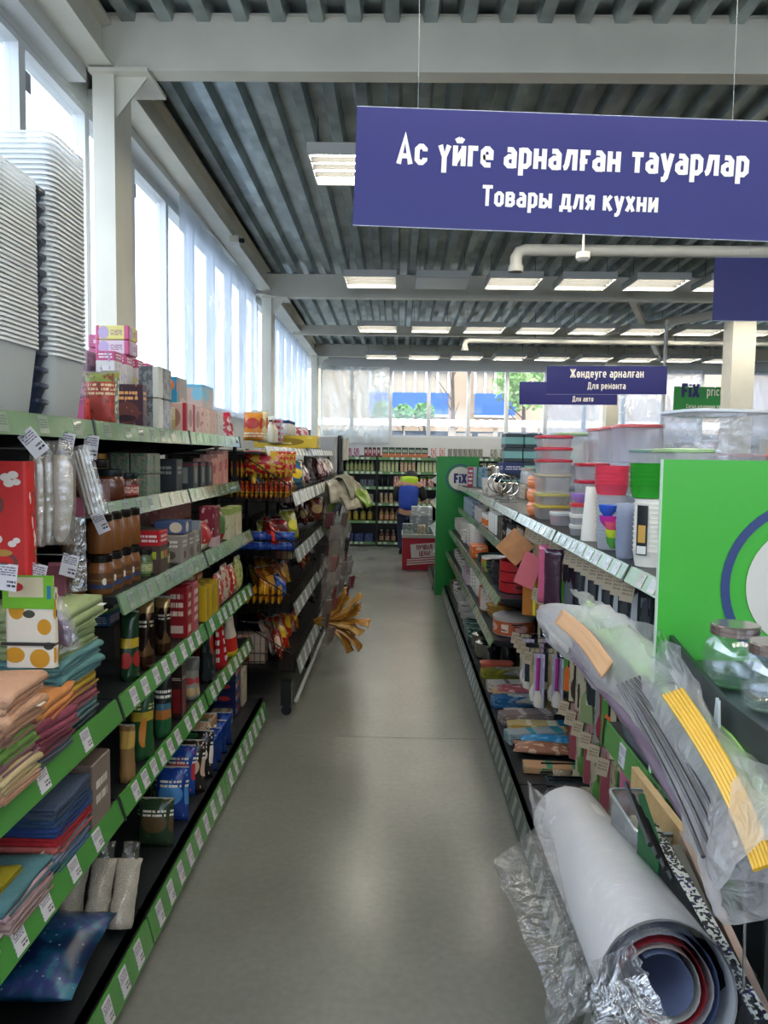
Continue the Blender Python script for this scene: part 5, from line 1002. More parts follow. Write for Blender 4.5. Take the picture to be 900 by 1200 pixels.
# goods hanging off the aisle side of the racks
def smooth(P, n=20):
    P = [Vector(p) for p in P]; out = []
    for i in range(n + 1):
        t = i / n * (len(P) - 1); k = min(int(t), len(P) - 2); f = t - k
        p0, p1, p2, p3 = P[max(k - 1, 0)], P[k], P[k + 1], P[min(k + 2, len(P) - 1)]
        out.append(.5 * ((2 * p1) + (-p0 + p2) * f + (2 * p0 - 5 * p1 + 4 * p2 - p3) * f * f + (-p0 + 3 * p1 - 3 * p2 + p3) * f ** 3))
    return out
def ribbon(name, C, w, th, m, parent, wr=0, nu=10, axis=None, prof=None):
    n = len(C); mb = MB(); sd = R() * 30; rings = []
    for i, c in enumerate(C):
        d = (C[min(i + 1, n - 1)] - C[max(i - 1, 0)]).normalized(); a = (axis or Vector((.5, 0, .85))); a = (a - d * a.dot(d)).normalized(); b = d.cross(a); ww = w * (prof(i / (n - 1)) if prof else 1)
        top = []; bot = []
        for j in range(nu + 1):
            q = j / nu - .5; k = wr * noise.noise(Vector((q * 6, i * .35, sd))) + wr * .6 * noise.noise(Vector((q * 14, i * .9, sd + 5))); p = c + a * (q * ww) + b * k
            top.append(p + b * th / 2); bot.append(p - b * th / 2)
        rings.append(top + bot[::-1])
    return bld(name, mb.loft(rings), m, parent, 2)
hb = lambda c: mat(c, .3, coat=.6, bump=.9, bscale=22, vary=.3, vscale=14)
bn_ = empty('hanging_bags', (-.55, 5.9, .95)); tag(bn_, 'bunch of beige and green plastic bags bulging off the wire racks', 'hanging bags')
for i, (c, a_, up_, out_) in enumerate((('#a39a84', -.9, .36, .22), ('#8f8a70', -.4, .4, .27), ('#b4a890', .1, .38, .3), ('#8f8a70', .6, .36, .26), ('#7d9a34', -.2, .30, .36), ('#86a832', .35, .27, .34), ('#b4a890', 1.0, .33, .2), ('#9a907a', -.6, .28, .3))):
    dx, dy = math.cos(a_), math.sin(a_)
    ribbon('bag', smooth([(0, 0, 0), (.04 * dx, .05 * dy, up_ * .5), (out_ * .45 * dx, out_ * .5 * dy, up_ * .95), (out_ * .8 * dx, out_ * dy, up_ * .85), (out_ * dx, out_ * 1.2 * dy, up_ * .55)], 12), .17, .012, hb(c), bn_, .03, 8, Vector((-dy, dx, .1)), lambda t: .35 + .75 * t)
for i in range(4): ribbon('bag', smooth([(0, .05 * i, 0), (.04, .05 * i, -.12), (.03 + .02 * i, .06 * i, -.3)], 8), .09, .01, hb(['#5f5640', '#8f8a70', '#6a5c44', '#4a4434'][i]), bn_, .03, 6, Vector((.3, 1, 0)))
bld('hook', MB().bar((-.04, 0, .02), (.02, 0, .0), .004, 5), wire, bn_)
gd_ = empty('hanging_packets', (-.56, 5.2, .36)); tag(gd_, 'fan of golden wrapped packets sticking out low over the aisle', 'hanging packets')
for i in range(10):
    a_ = math.radians(-48 + i * 12); L_ = .24 + .05 * math.sin(i * 2.1); dx, dz = math.cos(a_), math.sin(a_)
    ribbon('packet', smooth([(0, 0, 0), (.10 + .3 * L_ * dx, .02 * (i % 3 - 1), .3 * L_ * dz), (.1 + L_ * .7 * dx, .03 * (i % 3 - 1), L_ * .7 * dz), (.1 + L_ * dx, .05 * (i % 3 - 1), L_ * dz + (.02 if i > 4 else -.02))], 10), .085, .008, mat(['#b07a2c', '#c08a3c', '#96621c', '#c89c58'][i % 4], .25, coat=.7, bump=.9, bscale=24, vary=.3, vscale=14), gd_, .02, 8, Vector((0, 1, .4)), lambda t: .3 + .9 * t)
bld('hook', MB().bar((-.04, 0, 0), (.01, 0, .0), .004, 5), wire, gd_)
for k, (x, y, z, cols, t) in enumerate(((-.50, 5.7, 1.06, ['#5a3038', '#8a7a78', '#6a6460'], 'dark plum sachet strip hanging under the green bags'), (-.49, 6.0, .95, ['#7a6a68', '#9a9a98', '#55282e'], 'silvery sachet strip hanging farther along the racks'), (-.5, 5.45, .86, ['#6a1f2a', '#8a3038', '#b0a0a0'], 'dark red sachet strip above the golden packets'), (-.52, 5.1, .82, ['#403038', '#6a5a58'], 'short dark sachet strip beside the first rack'), (-.48, 6.35, 1.1, ['#2a2428', '#6a3038', '#8a8484'], 'black and red sachet strip behind the green bags'), (-.49, 6.8, .9, ['#8a8a88', '#b0aaa8', '#6a2a34'], 'pale sachet strip farthest along the racks'))):
    o = empty('sachet_strip', (x, y, z)); tag(o, t, 'sachet strip')
    for i in range(6): 
        p_ = P_pouch(.1, .12, .02, mat(cols[i % len(cols)], .2, coat=.7, bump=.6, bscale=30), 0, False, 120 + i % 3, False); _proto.pop(('pouch', .1, .12, .02, mat(cols[i % len(cols)], .2, coat=.7, bump=.6, bscale=30).name, 0, False, 120 + i % 3, False)); p_.name = 'sachet'; p_.parent = o; p_.location = (.02 * (i % 2) + .012 * i, .03 * ((i * 7) % 3 - 1), -.1 * (i + 1)); p_.rotation_euler = (.2, 0, U(.6, 2.2))
    bld('hook', MB().bar((0, 0, 0), (-.08, 0, .0), .003, 5), wire, o)
    bld('clear_wrap', MB().grid(5, 12, lambda u, v: (.03 + .05 * math.sin(u * 3.1) + .03 * noise.noise(Vector((u * 5, v * 7, k))), (u - .5) * .12, -.66 * v)), clearp, o, True)
# white goods standing at the end of the racks
o = empty('weighing_terminal', (-.74, 8.78, 0)); tag(o, 'white and cream appliance with a black side standing past the wire racks', 'appliance')
bld('body', MB().loft([MB().ring(-.22, .06, -.1, .3, z, .04, 3) for z in (0, 1.7)]), mat('#b9b6b0', .4), o, True); bld('side_panel', MB().loft([MB().ring(.06, .1, -.08, .28, z, .015, 2) for z in (.9, 1.72)]), blackm, o, True)
bld('cream_cover', MB().loft([MB().ring(.1, .17, -.05, .2, z, .03, 3) for z in (1.44, 1.46, 1.66, 1.69)]), mat('#cfc6ae', .35), o, True)
put(B(.3, .04, .12, '#1c2c58', ('n', '#3a5a8a', 5, .6)), 'x', 'navy printed display card hanging at the second rack', 'card', -.56, 6.9, 1.0, math.radians(90)).name = 'display_card'
for i in range(3): 
    o = put(Q(.16, .2, .05, '#16223a', ('n', '#6a7a98', 6, .62), sd=130 + i), 'navy_pack', ['navy pack hanging under the second basket rail', 'navy pack hanging farther under the basket rails', 'navy pack hanging farthest under the basket rails'][i], 'pack', -.55, 6.0 + i * .55, .98, math.radians(80))

# ================= back wall food shelving =================
YS_ = 12.6; ZL = [.07, .42, .71, .98, 1.23, 1.465]
bxs = [(-.9, -.34), (-.33, .67), (.68, 1.68), (1.69, 2.69)]
for i, (a, b) in enumerate(bxs):
    u = empty('food_shelving'); tag(u, 'black food shelving bay against the back wall, ' + ['narrow one in the corner', 'where the worker stands', 'partly behind the dark green panel', 'last one toward the columns'][i], 'shelving')
    bld('back_panel', MB().box(a, b, YS_ + .4, YS_ + .42, 0, 1.5), blackm, u)
    for x in (a, b - .012): bld('upright', MB().box(x, x + .012, YS_ + .02, YS_ + .4, 0, 1.48), blackm, u)
    bld('base', MB().box(a + .012, b - .012, YS_ + .03, YS_ + .4, 0, .05), blackm, u)
    for z in ZL:
        sh = bld('shelf', MB().box(a + .014, b - .014, YS_ + .01, YS_ + .4, z - .02, z), darkm, u)
        bld('price_rail', MB().box(a + .01, b - .01, YS_, YS_ + .006, z - .035, z + .01), mat('#5f8a5a', .4), sh)
        for k in range(int((b - a) / .09)): 
            if R() < .6: bld('price_tag', MB().box(a + .03 + k * .09, a + .08 + k * .09, YS_ - .003, YS_, z - .03, z + .005), mat('#c4cac4', .5), sh)
def brow(z, x0, x1, o, name, label, cat, w, rows_=1):
    n = int((x1 - x0) / w); c = o
    for i in range(n):
        if i: c = copy_tree(o)
        put(c, name, label, cat, x0 + (i + .5) * (x1 - x0) / n, YS_ + .1, z + .001, 0, label)
bb = ' in the back wall food shelving'
red_t = pack('#7a1f2c', ('e', '#c8a0a0', .5, .6, .3, .2), ('b', '#3a1a20', .8, 1)); grn_t = pack('#20402a', ('b', '#c06a3a', .05, .4), ('t', '#c8d0b8', .1, .9, .5, .8, 4))
brow(ZL[5], -.86, -.62, B(.09, .08, .15, '#8a4a6a', ('n', '#c8a8b8', 4, .5)), 'tea_box', 'mauve box on the top left corner of the back wall shelving', 'box', .1)
brow(ZL[5], -.56, -.28, P_box(.055, .05, .165, red_t), 'juice_box', 'dark red carton on top of the back wall shelving', 'box', .065)
brow(ZL[5], -.26, .5, P_box(.1, .07, .17, grn_t), 'juice_carton', 'dark green carton with orange base on top of the back wall shelving', 'box', .108)
brow(ZL[5], .52, .8, B(.09, .07, .17, '#b06a64', ('n', '#e0c8c0', 5, .5)), 'carton', 'pink carton on top of the back wall shelving', 'box', .1)
brow(ZL[5], .82, 1.4, B(.07, .07, .16, '#9a9484', ('n', '#6a6a5a', 4, .5)), 'carton', 'grey beige carton above the dark green panel', 'box', .08)
lem = mat('#9a9a5a', .25, coat=.5); brow(ZL[4] + .0, -.86, -.38, P_bottle(.03, .19, mat('#8c9a5c', .3), '#5a7a3a', pack('#b8b48a', ('n', '#6a7a3a', 5, .5))), 'oil_bottle', 'pale green bottle on the fifth shelf up by the corner', 'bottle', .062)
for a, b, c in ((-.3, .02, '#9aa86a'), (.04, .3, '#b07a50'), (.32, .64, '#a4b07a')): brow(ZL[4], a, b, B(.05, .06, .19, c, ('n', '#d8d4b0', 5, .52), ('b', '#5a8a3a', .85, 1)), 'carton', {'#9aa86a': 'light green carton', '#b07a50': 'orange brown carton', '#a4b07a': 'sage green carton'}[c] + ' on the fifth shelf up' + bb, 'box', .055)
brow(ZL[3], -.84, -.7, Q(.11, .17, .06, '#a8963a', ('n', '#c85a2a', 4, .5), sd=140), 'snack_bag', 'yellow and orange bag on the fourth shelf up by the corner', 'bag', .12); brow(ZL[3], -.62, -.38, B(.1, .08, .12, '#3a4250', ('n', '#6a7484', 4, .55)), 'carton', 'dark blue grey carton on the fourth shelf up by the corner', 'box', .11)
brow(ZL[3], -.3, -.1, P_bottle(.035, .2, mat('#1a1d20', .3), '#2a2a2c'), 'dark_bottle', 'black bottle on the fourth shelf up' + bb, 'bottle', .075); brow(ZL[3], -.06, .12, B(.085, .08, .19, '#b0503c', ('n', '#d8c8b8', 5, .5)), 'carton', 'red and cream carton on the fourth shelf up' + bb, 'box', .09)
brow(ZL[3], .36, .62, Q(.12, .18, .06, '#a84a4a', ('n', '#e0d8c8', 5, .5), ('b', '#6a9a3a', .8, 1), sd=141), 'snack_bag', 'red and white bag with green top above the worker', 'bag', .13)
can1 = P_can(.032, .085, pack('#8a7a64', ('n', '#c0b090', 5, .5)))
brow(ZL[2], -.86, -.38, B(.09, .08, .15, '#6a625a', ('n', '#8a8278', 5, .5)), 'carton', 'dull grey carton on the third shelf up by the corner', 'box', .1)
brow(ZL[2], -.3, .1, P_can(.032, .17, pack('#8a7460', ('n', '#c8b490', 5, .5), ('b', '#5a4a3a', .48, .52))), 'tin', 'tan tin on the third shelf up beside the worker', 'tin', .068); brow(ZL[2], .12, .6, can1, 'tin', 'short tan tin behind the worker', 'tin', .068)
brow(ZL[1], -.86, -.38, P_jar(.045, .2, mat('#7a6a2c', .3, coat=.5), '#1c3320', pack('#b08a3a', ('n', '#6a7a2a', 4, .5))), 'pickle_jar', 'large olive jar with dark green lid on the second shelf up', 'jar', .1)
brow(ZL[1], -.3, .6, P_bottle(.04, .21, mat('#8a6a34', .3, coat=.5), '#a83a2a', pack('#c0b48a', ('n', '#a0402a', 4, .5))), 'sauce_bottle', 'amber sauce bottle with red cap on the second shelf up', 'bottle', .09)
brow(ZL[0], -.86, -.38, B(.13, .12, .14, '#1c2a5c', ('n', '#5a6aa0', 4, .56)), 'carton', 'deep blue pack on the lowest shelf by the corner', 'box', .14)
brow(ZL[0], -.3, .0, P_bottle(.04, .2, mat('#4a2a1c', .3), '#c8c8c8', pack('#b0a08a', ('n', '#7a2a1a', 4, .5))), 'sauce_bottle', 'brown bottle with pale cap on the lowest back shelf', 'bottle', .085); brow(ZL[0] + .0, .02, .3, P_bottle(.042, .27, mat('#b8701c', .25, coat=.5), '#b04a1a'), 'drink_bottle', 'orange drink bottle on the lowest back shelf', 'bottle', .085)
for z, c in ((ZL[4], '#8a9a6a'), (ZL[3], '#8a6a5a'), (ZL[2], '#7a7a70')): brow(z, .72, 2.6, B(.1, .08, .17, c, ('n', '#c0b8a8', 4, .5)), 'carton', {'#8a9a6a': 'sage', '#8a6a5a': 'brown', '#7a7a70': 'grey'}[c] + ' carton on the back wall shelving beyond the green panel', 'box', .12)
brow(ZL[5], 1.5, 2.6, B(.12, .08, .16, '#8a8a80', ('n', '#c0b8a8', 4, .5)), 'carton', 'grey box on top of the last back wall bay', 'box', .14)
# ================= worker at the back shelving =================
def skin_chain(name, pts, edges, radii, m, parent, root=0, sub=2):
    me = bpy.data.meshes.new(name); me.from_pydata(pts, edges, []); o = obj(name, me, parent); me.materials.append(m)
    sk = o.modifiers.new('skin', 'SKIN'); lay = me.skin_vertices[0] if me.skin_vertices else None
    for v, r in zip(lay.data, radii): v.radius = r if isinstance(r, tuple) else (r, r)
    for i, v in enumerate(lay.data): v.use_root = (i == root)
    sk.use_smooth_shade = True; o.modifiers.new('sub', 'SUBSURF').levels = sub; o.modifiers['sub'].render_levels = sub
    bpy.context.view_layer.update(); dg = bpy.context.evaluated_depsgraph_get(); nm = bpy.data.meshes.new_from_object(o.evaluated_get(dg)); o.modifiers.clear(); o.data = nm
    nm.polygons.foreach_set('use_smooth', [True] * len(nm.polygons)); return o
skin = mat('#b08468', .55); vest = mat('#1c3f9e', .7, vary=.08, vscale=12); lime = mat('#9fc41c', .65); sleeve = mat('#16181c', .8); jean = mat('#1f2a44', .85, vary=.1, vscale=20); hairm = mat('#14110f', .6)
pr = empty('person', (.17, 11.75, 0)); tag(pr, 'worker in a blue vest with lime shoulders bending toward the back shelves', 'person')
# body: pelvis, spine, neck, head, legs, arms as one surface (facing +y and a little to +x, head bowed)
V = [(0, 0, .66), (0, .02, .82), (.01, .05, .98), (.02, .09, 1.08), (.03, .15, 1.13), (.045, .2, 1.155), (.05, .235, 1.17),
     (-.08, 0, .62), (-.085, .05, .36), (-.085, -.02, .07), (-.085, .09, .035), (.08, 0, .62), (.09, .06, .36), (.09, .0, .07), (.095, .11, .035),
     (-.15, .08, 1.05), (-.18, .1, .85), (-.1, .28, .74), (.18, .08, 1.04), (.235, .12, .86), (.21, .3, .8)]
E_ = [(0, 1), (1, 2), (2, 3), (3, 4), (4, 5), (5, 6), (0, 7), (7, 8), (8, 9), (9, 10), (0, 11), (11, 12), (12, 13), (13, 14), (3, 15), (15, 16), (16, 17), (3, 18), (18, 19), (19, 20)]
Rr = [(.13, .1), (.12, .09), (.14, .1), (.13, .09), .05, .075, .07, .085, .06, .04, .035, .085, .06, .04, .035, .055, .042, .03, .055, .042, .03]
skin_chain('body', V, E_, Rr, skin, pr, 0)
skin_chain('vest', [(0, -.005, .62), (0, .015, .82), (.01, .045, .96), (.02, .08, 1.06)], [(0, 1), (1, 2), (2, 3)], [(.17, .125), (.155, .115), (.18, .125), (.17, .115)], vest, pr)
skin_chain('shoulder_yoke', [(-.13, .08, 1.075), (.02, .09, 1.1), (.16, .08, 1.07), (.03, .13, 1.12)], [(0, 1), (1, 2), (1, 3)], [(.095, .1), (.14, .11), (.095, .1), .085], lime, pr, 1)
for s, a, b, c in ((-1, (-.12, .085, 1.055), (-.185, .1, .85), (-.15, .17, .81)), (1, (.15, .085, 1.05), (.24, .12, .86), (.23, .19, .84))): skin_chain('sleeve', [a, b, c], [(0, 1), (1, 2)], [.09, .07, .056], sleeve, pr)
skin_chain('trousers', [(0, 0, .72), (-.08, 0, .6), (-.085, .05, .36), (-.085, -.02, .06), (.08, 0, .6), (.09, .06, .36), (.09, 0, .06)], [(0, 1), (1, 2), (2, 3), (0, 4), (4, 5), (5, 6)], [(.165, .125), .105, .08, .065, .105, .08, .065], jean, pr)
bld('hair', MB().lathe([(.03, -.09), (.09, -.05), (.102, .0), (.09, .06), (.05, .095), (.001, .105)], 16), hairm, pr, True, (.045, .19, 1.175)).rotation_euler = (math.radians(-35), 0, 0)
hd = bld('face', MB().lathe([(.02, -.105), (.05, -.095), (.07, -.05), (.078, 0), (.07, .05), (.03, .08)], 14, sy=1.05), skin, pr, True, (.05, .225, 1.155)); hd.rotation_euler = (math.radians(-30), 0, 0)
bld('nose', MB().lathe([(.016, -.02), (.013, 0), (.004, .03)], 8), skin, hd, True, (0, .085, -.015)); bld('mouth', MB().box(-.022, .022, .072, .076, -.055, -.05), mat('#8a4a44', .5), hd)
for s in (-1, 1): bld('eye', MB().lathe([(.001, -.008), (.009, 0), (.001, .008)], 8), mat('#e8e4dc', .3), hd, True, (s * .03, .072, .01)); bld('ear', MB().lathe([(.004, -.03), (.014, 0), (.004, .03)], 8, sy=1.5), skin, hd, True, (s * .08, 0, 0))
for (hx, hy, hz), s in (((-.1, .28, .74), -1), ((.21, .3, .8), 1)):
    skin_chain('hand', [(hx, hy, hz), (hx, hy + .05, hz)], [(0, 1)], [(.028, .02), (.036, .016)], skin, pr)
    for k in range(4): skin_chain('finger', [(hx - .027 + k * .018, hy + .055, hz), (hx - .027 + k * .018, hy + .085 + .006 * (k in (1, 2)), hz - .006), (hx - .027 + k * .018, hy + .105 + .008 * (k in (1, 2)), hz - .02)], [(0, 1), (1, 2)], [.008, .0075, .0065], skin, pr, 0, 1)
    skin_chain('thumb', [(hx - s * .03, hy + .02, hz), (hx - s * .055, hy + .05, hz - .005), (hx - s * .055, hy + .075, hz - .012)], [(0, 1), (1, 2)], [.01, .009, .0075], skin, pr, 0, 1)
for s in (-1, 1): bld('shoe', MB().loft([MB().ring(-.045 * k, .045 * k, -.07, .17 * j, z, .03 * k, 3) for k, j, z in ((1, 1, 0), (1, 1, .03), (.8, .8, .07), (.6, .2, .09))]), blackm, pr, True, (s * .088, 0, .001))
put(P_can(.04, .1, mat('#a8a8a0', .4)), 'tin', 'tin held in the hands of the worker', 'tin', .17 + .2, 12.17, .8, 0)

# red promotion bin with goods
by, bx0, bx1 = 10.0, .08, .64
bn = empty('promotion_bin', (0, by, 0)); tag(bn, 'red promotion bin with white slogan board before the back shelving', 'bin'); redb = mat('#a8142a', .45)
bld('front_board', MB().box(bx0, bx1, 0, .02, .01, .43), redb, bn); bld('side_board', MB().box(bx0, bx0 + .02, .02, .6, .01, .43), redb, bn); bld('side_board', MB().box(bx1 - .02, bx1, .02, .6, .01, .43), redb, bn); bld('rear_board', MB().box(bx0 + .02, bx1 - .02, .58, .6, .01, .43), redb, bn)
bld('tray', MB().box(bx0 - .01, bx1 + .01, -.012, .62, .43, .475), mat('#b8b8ae', .4), bn)
pl = bld('slogan_board', MB().box(-.18, .18, -.006, 0, -.09, .09), mat('#d8cfc8', .5), bn, False, (bx0 + .29, -.002, .27)); pl.rotation_euler = (0, math.radians(-5), 0)
for t_, z in (('ЛУЧШАЯ', .012), ('ЦЕНА!', -.07)): letters(t_, .062, mat('#8a1426', .5), pl, (0, -.0065, z), 1.3, .9)
for k in range(3): o = bld('stripe', MB().box(-.2, .2 + .06 * k, -.003, 0, -.008, .008), mat('#d8cfc8', .5), bn, False, (bx0 + .26, -.001, .155 - .03 * k)); o.rotation_euler = (0, math.radians(-5), 0)
for i, (x, y, z, w, d, h, c, t) in enumerate(((.15, 10.12, .476, .14, .16, .06, '#8f9a94', 'grey box low on the promotion bin'), (.15, 10.12, .537, .14, .16, .07, '#6f7a74', 'dark topped tub on the grey box of the promotion bin'), (.33, 10.15, .476, .1, .2, .11, '#a89c84', 'tan box standing in the middle of the promotion bin'), (.5, 10.15, .476, .16, .2, .1, '#7a8a80', 'green grey box at the shelf side of the promotion bin'),
      (.33, 10.42, .476, .3, .2, .22, '#7c8084', 'silver grey wrapped carton under the foil topped one'), (.34, 10.42, .697, .28, .2, .12, '#a9adb0', 'foil wrapped carton topping the promotion bin'))):
    put(B(w, d, h, c, ('n', shade(c, 1.35), 4, .55), rough=.3), 'carton', t, 'box', x, y, z, 0)
# slanted books on the far rack
for i in range(14):
    y = 8.6 + (i % 7) * .15; j = i // 7
    o = B(.15, .03, .24, ['#b8b4a8', '#8a5a50', '#5a6a60', '#a8a49c', '#7a3a34', '#c8c4b8', '#4a4a44'][i % 7], ('n', '#d8d0c0', 4, .56)); lab = ['pale grey book', 'brown book', 'grey green book', 'light book', 'dark red book', 'white book', 'charcoal book'][i % 7] + [' slanted on the top rail', ' slanted on the second rail'][j] + ' behind the far green panel'
    put(o, 'book', lab, 'book', .50, y, [1.262, .992][j], math.radians(-90), None, math.radians(-14))

# ================= kitchenware gondola: top shelf =================
zG = KZ('G'); clr = film('#fbfcff', .6, .1, .22, bump=.1, bscale=8); clr2 = film('#f6f8ff', .5, .15, .2, bump=.12, bscale=8)
def tub(w, d, h, lid, m=clr): return P_tub(w, d, h, m, lid)
CG = 'on the top kitchenware shelf'
# far part
put(B(.09, .09, .2, '#a8b4bc', ('r', '#a02a38', .0, .6, 0, 1), ('t', '#d8d8d8', .05, .5, .1, .9, 5)), 'pan_box', 'tall red and white box at the far end by the green panel', 'box', .76, 7.85, zG, 0)
put(B(.12, .1, .2, '#7fa0b4', ('n', '#3f6a80', 4, .56)), 'pan_box', 'pale blue box beside the tall red and white box', 'box', .88, 7.8, zG, 0)
put(B(.12, .1, .15, '#3a5a6a', ('n', '#8ab0c0', 4, .56)), 'pan_box', 'dark teal box behind the steel pots', 'box', .95, 7.4, zG, 0)
for i, (x, y, s) in enumerate(((.9, 7.0, 0), (.9, 7.0, 1), (.98, 6.6, 0))): put(P_pot(.085, .075, '#b8b4aa'), 'cooking_pot', ['steel pot at the bottom of the stacked pair', 'steel pot on top of the stacked pair', 'steel pot beside the stacked pair'][i] + ' on the top kitchenware shelf', 'pot', x, y, zG + s * .13, .5)
for i in range(4):
    for q in range(2): put(B(.17, .16, .13, '#1c2c30', ('n', '#12181a', 3, .6), ('r', '#6fa39c', .0, 1, .25, .75)), 'appliance_box', 'black and turquoise appliance box in the stack above the mugs', 'box', 1.08 + q * .18, 7.3, zG + .0 + i * .132, math.radians(8 * (i % 2)), 'black and turquoise appliance boxes')
put(B(.2, .12, .1, '#2a3560', ('t', '#c8c8d8', .1, .9, .3, .7, 4)), 'appliance_box', 'navy box leaning under the turquoise boxes', 'box', 1.02, 6.95, zG + .16, .3)
for i in range(3): put(P_bowl(.06, .07, '#d2ccc2', 'white_bowl'), 'bowl', 'white bowl nested in the pile before the steel pots', 'bowl', .78, 6.6, zG + i * .028, 0, 'white bowls before the pots')
for i in range(4): put(P_mug(.042, .09, '#d8d0c4', '#b08a6a' if i % 2 else None), 'mug', ['plain white mug', 'white mug with a tan band'][i % 2] + ' among the wire stands on the top kitchenware shelf', 'mug', .76 + .02 * i, 6.1 + i * .11, zG, 1.2 * i, 'mugs among the wire stands ' + str(i % 2))
for i in range(3):
    o = empty('wire_stand', (.76, 5.25 + i * .3, zG)); tag(o, ['chrome wire ring stand, nearest the orange containers', 'chrome wire ring stand in the middle of three', 'chrome wire ring stand beside the mugs'][i], 'wire stand')
    bld('ring', MB().tube([(.07 * math.cos(a), .0, .11 + .07 * math.sin(a)) for a in [k * math.pi / 9 for k in range(18)]], .004, 5, True), chrome, o); bld('foot', MB().tube([(-.06, -.04, .004), (.06, -.04, .004), (.06, .04, .004), (-.06, .04, .004)], .004, 5, True), chrome, o); bld('stem', MB().bar((0, 0, .004), (0, 0, .045), .004, 5), chrome, o)
for i in range(4): put(P_jar(.045, .12, mat('#8a5a34', .3, coat=.5) if i < 2 else clr, '#b8b0a0'), 'storage_jar', ['brown storage jar with pale lid', 'clear storage jar with pale lid'][i // 2] + ' behind the wire stands', 'jar', .98, 5.5 + i * .12, zG + (.11 if i > 1 else 0), 0, ['brown', 'clear'][i // 2] + ' jars behind the wire stands')
for i in range(2): put(B(.12, .1, .1, ['#c8bfae', '#b09a84'][i], ('n', '#8a7a6a', 4, .56)), 'carton', ['pale box under the clear jars', 'tan box under the clear jars'][i], 'box', .98, 5.76 + i * .12, zG, 0)
# yellow perforated basket
o = empty('basket', (1.0, 5.0, zG + .16)); tag(o, 'yellow perforated plastic basket with white handle', 'basket'); ym = pack('#cf9f26', ('n', '#6a5210', 16, .66), rough=.4)
bld('body', MB().lathe([(.055, 0), (.075, .12), (.078, .12), (.06, .004)], 14), ym, o, True); bld('handle', MB().tube([(-.07, -.05, .03), (-.03, -.085, .06), (.04, -.08, .1), (.07, -.03, .13)], .004, 5), mat('#e0e0dc', .4), o)
put(B(.14, .14, .16, '#c0b8ac', ('n', '#8a8478', 4, .58)), 'carton', 'grey carton under the yellow perforated basket', 'box', 1.0, 5.02, zG, 0)
put(Q(.12, .08, .1, '#4fa07a', ('n', '#8fc8a8', 5, .55), sd=150), 'cloth_pack', 'mint green pack behind the yellow basket', 'pack', 1.25, 5.6, zG + .26, .4); put(B(.3, .2, .26, '#34302c', ('n', '#8a7458', 4, .6)), 'carton', 'dark carton under the mint green pack', 'box', 1.25, 5.6, zG, 0)
# orange containers
org = mat('#e58a58', .35, coat=.3)
for i in range(3):
    def ob():
        q = empty('round_container'); bld('body', MB().lathe([(.036, 0), (.05, .02), (.052, .04), (.046, .05)], 16), org, q, True); bld('lid', MB().lathe([(.052, .046), (.053, .052), (.045, .06), (.043, .068)], 16), mat('#e89a70', .35, coat=.3), q, True); return q
    put(inst('orange', ob), 'round_container', ['lowest', 'middle', 'uppermost'][i] + ' orange round container of the three-high stack', 'container', .742, 4.1, zG + i * .07, 0)
for i in range(3): put(tub(.12, .12, .09, '#c8ccd4', clr2), 'food_container', 'clear container with pale lid behind the orange containers', 'container', .9, 4.5, zG + i * .092, 0, 'clear containers behind the orange stack')
# tall stacks of clear containers with coloured lids
def tower(X, Y, items, w, d, lab, m=clr, rz=0, z=0):
    z = zG + z
    for h, c, t in items:
        h = round(h * .83, 4)
        put(tub(w, d, h, c, m), 'food_container', t + ' ' + lab, 'container', X, Y, z, math.radians(rz)); z += h + .001
tower(.78, 3.88, [(.085, '#c9b24a', 'clear tub with yellow rim, lowest'), (.07, '#bfb66a', 'clear tub with olive rim, second up'), (.115, '#b9b09a', 'clear tub with clip handles, third up'), (.085, '#b8243a', 'clear tub with crimson lid, fourth up'), (.07, '#c0283c', 'clear tub with crimson lid, fifth up'), (.07, '#c22c40', 'clear tub with crimson lid, sixth up')], .16, .2, 'in the outermost container tower')
tower(.95, 4.25, [(.18, '#9aa0b8', 'tall pale tub, lowest'), (.15, '#a0a8b0', 'tall pale tub, middle'), (.2, '#8fae7a', 'tall tub with green lid, topmost')], .18, .22, 'of the pale tower behind')
tower(.86, 3.42, [(.1, '#5f9a80', 'clear square tub with clips, lowest'), (.05, '#8fb07a', 'low tub with green lid, second up'), (.1, '#c02a40', 'clear tub with red lid, third up'), (.09, '#b82438', 'clear tub with red lid, fourth up')], .13, .14, 'of the middle container tower')
for i in range(3): tower(1.05 + .0 * i, 3.5 - i * .22 + .35, [(.19, '#b8bcc8', 'pale tub, lower'), (.155, '#a8b0bc', 'pale tub, middle'), (.2, ['#d86a64', '#d4605e', '#d05a5a'][i], 'tall tub with coral lid, upper')], .19, .2, ['in the coral-lidded tower beside the green-lidded one', 'in the middle coral-lidded tower', 'in the coral-lidded tower next to the big clear bin'][i], clr2)
tower(.98, 2.98, [(.1, '#9aa8a4', 'clear tub, lowest'), (.1, '#8aa0a0', 'clear tub with teal rim, second up'), (.1, '#a0a8a0', 'clear tub with grey rim, third up'), (.11, '#7a9a90', 'clear tub with sea green rim, topmost')], .15, .15, 'behind the red bowls')
tower(1.0, 2.72, [(.1, '#9aa89c', 'wide tub, lowest'), (.1, '#a0b090', 'wide tub, second up'), (.1, '#8fb07a', 'wide tub with green rim, third up'), (.11, '#92b47c', 'wide tub with green rim, topmost')], .17, .18, 'of the tower behind the green bowls')
put(tub(.09, .09, .06, '#c8d0d0'), 'food_container', 'small clear tub standing before the yellow rimmed tower', 'container', .75, 3.5, zG, .2)
pinkm = mat('#e07a80', .35); put(P_tub(.07, .07, .05, pinkm, '#d86a70'), 'food_container', 'small pink tub between the clear tubs', 'container', .77, 3.68, zG, 0)
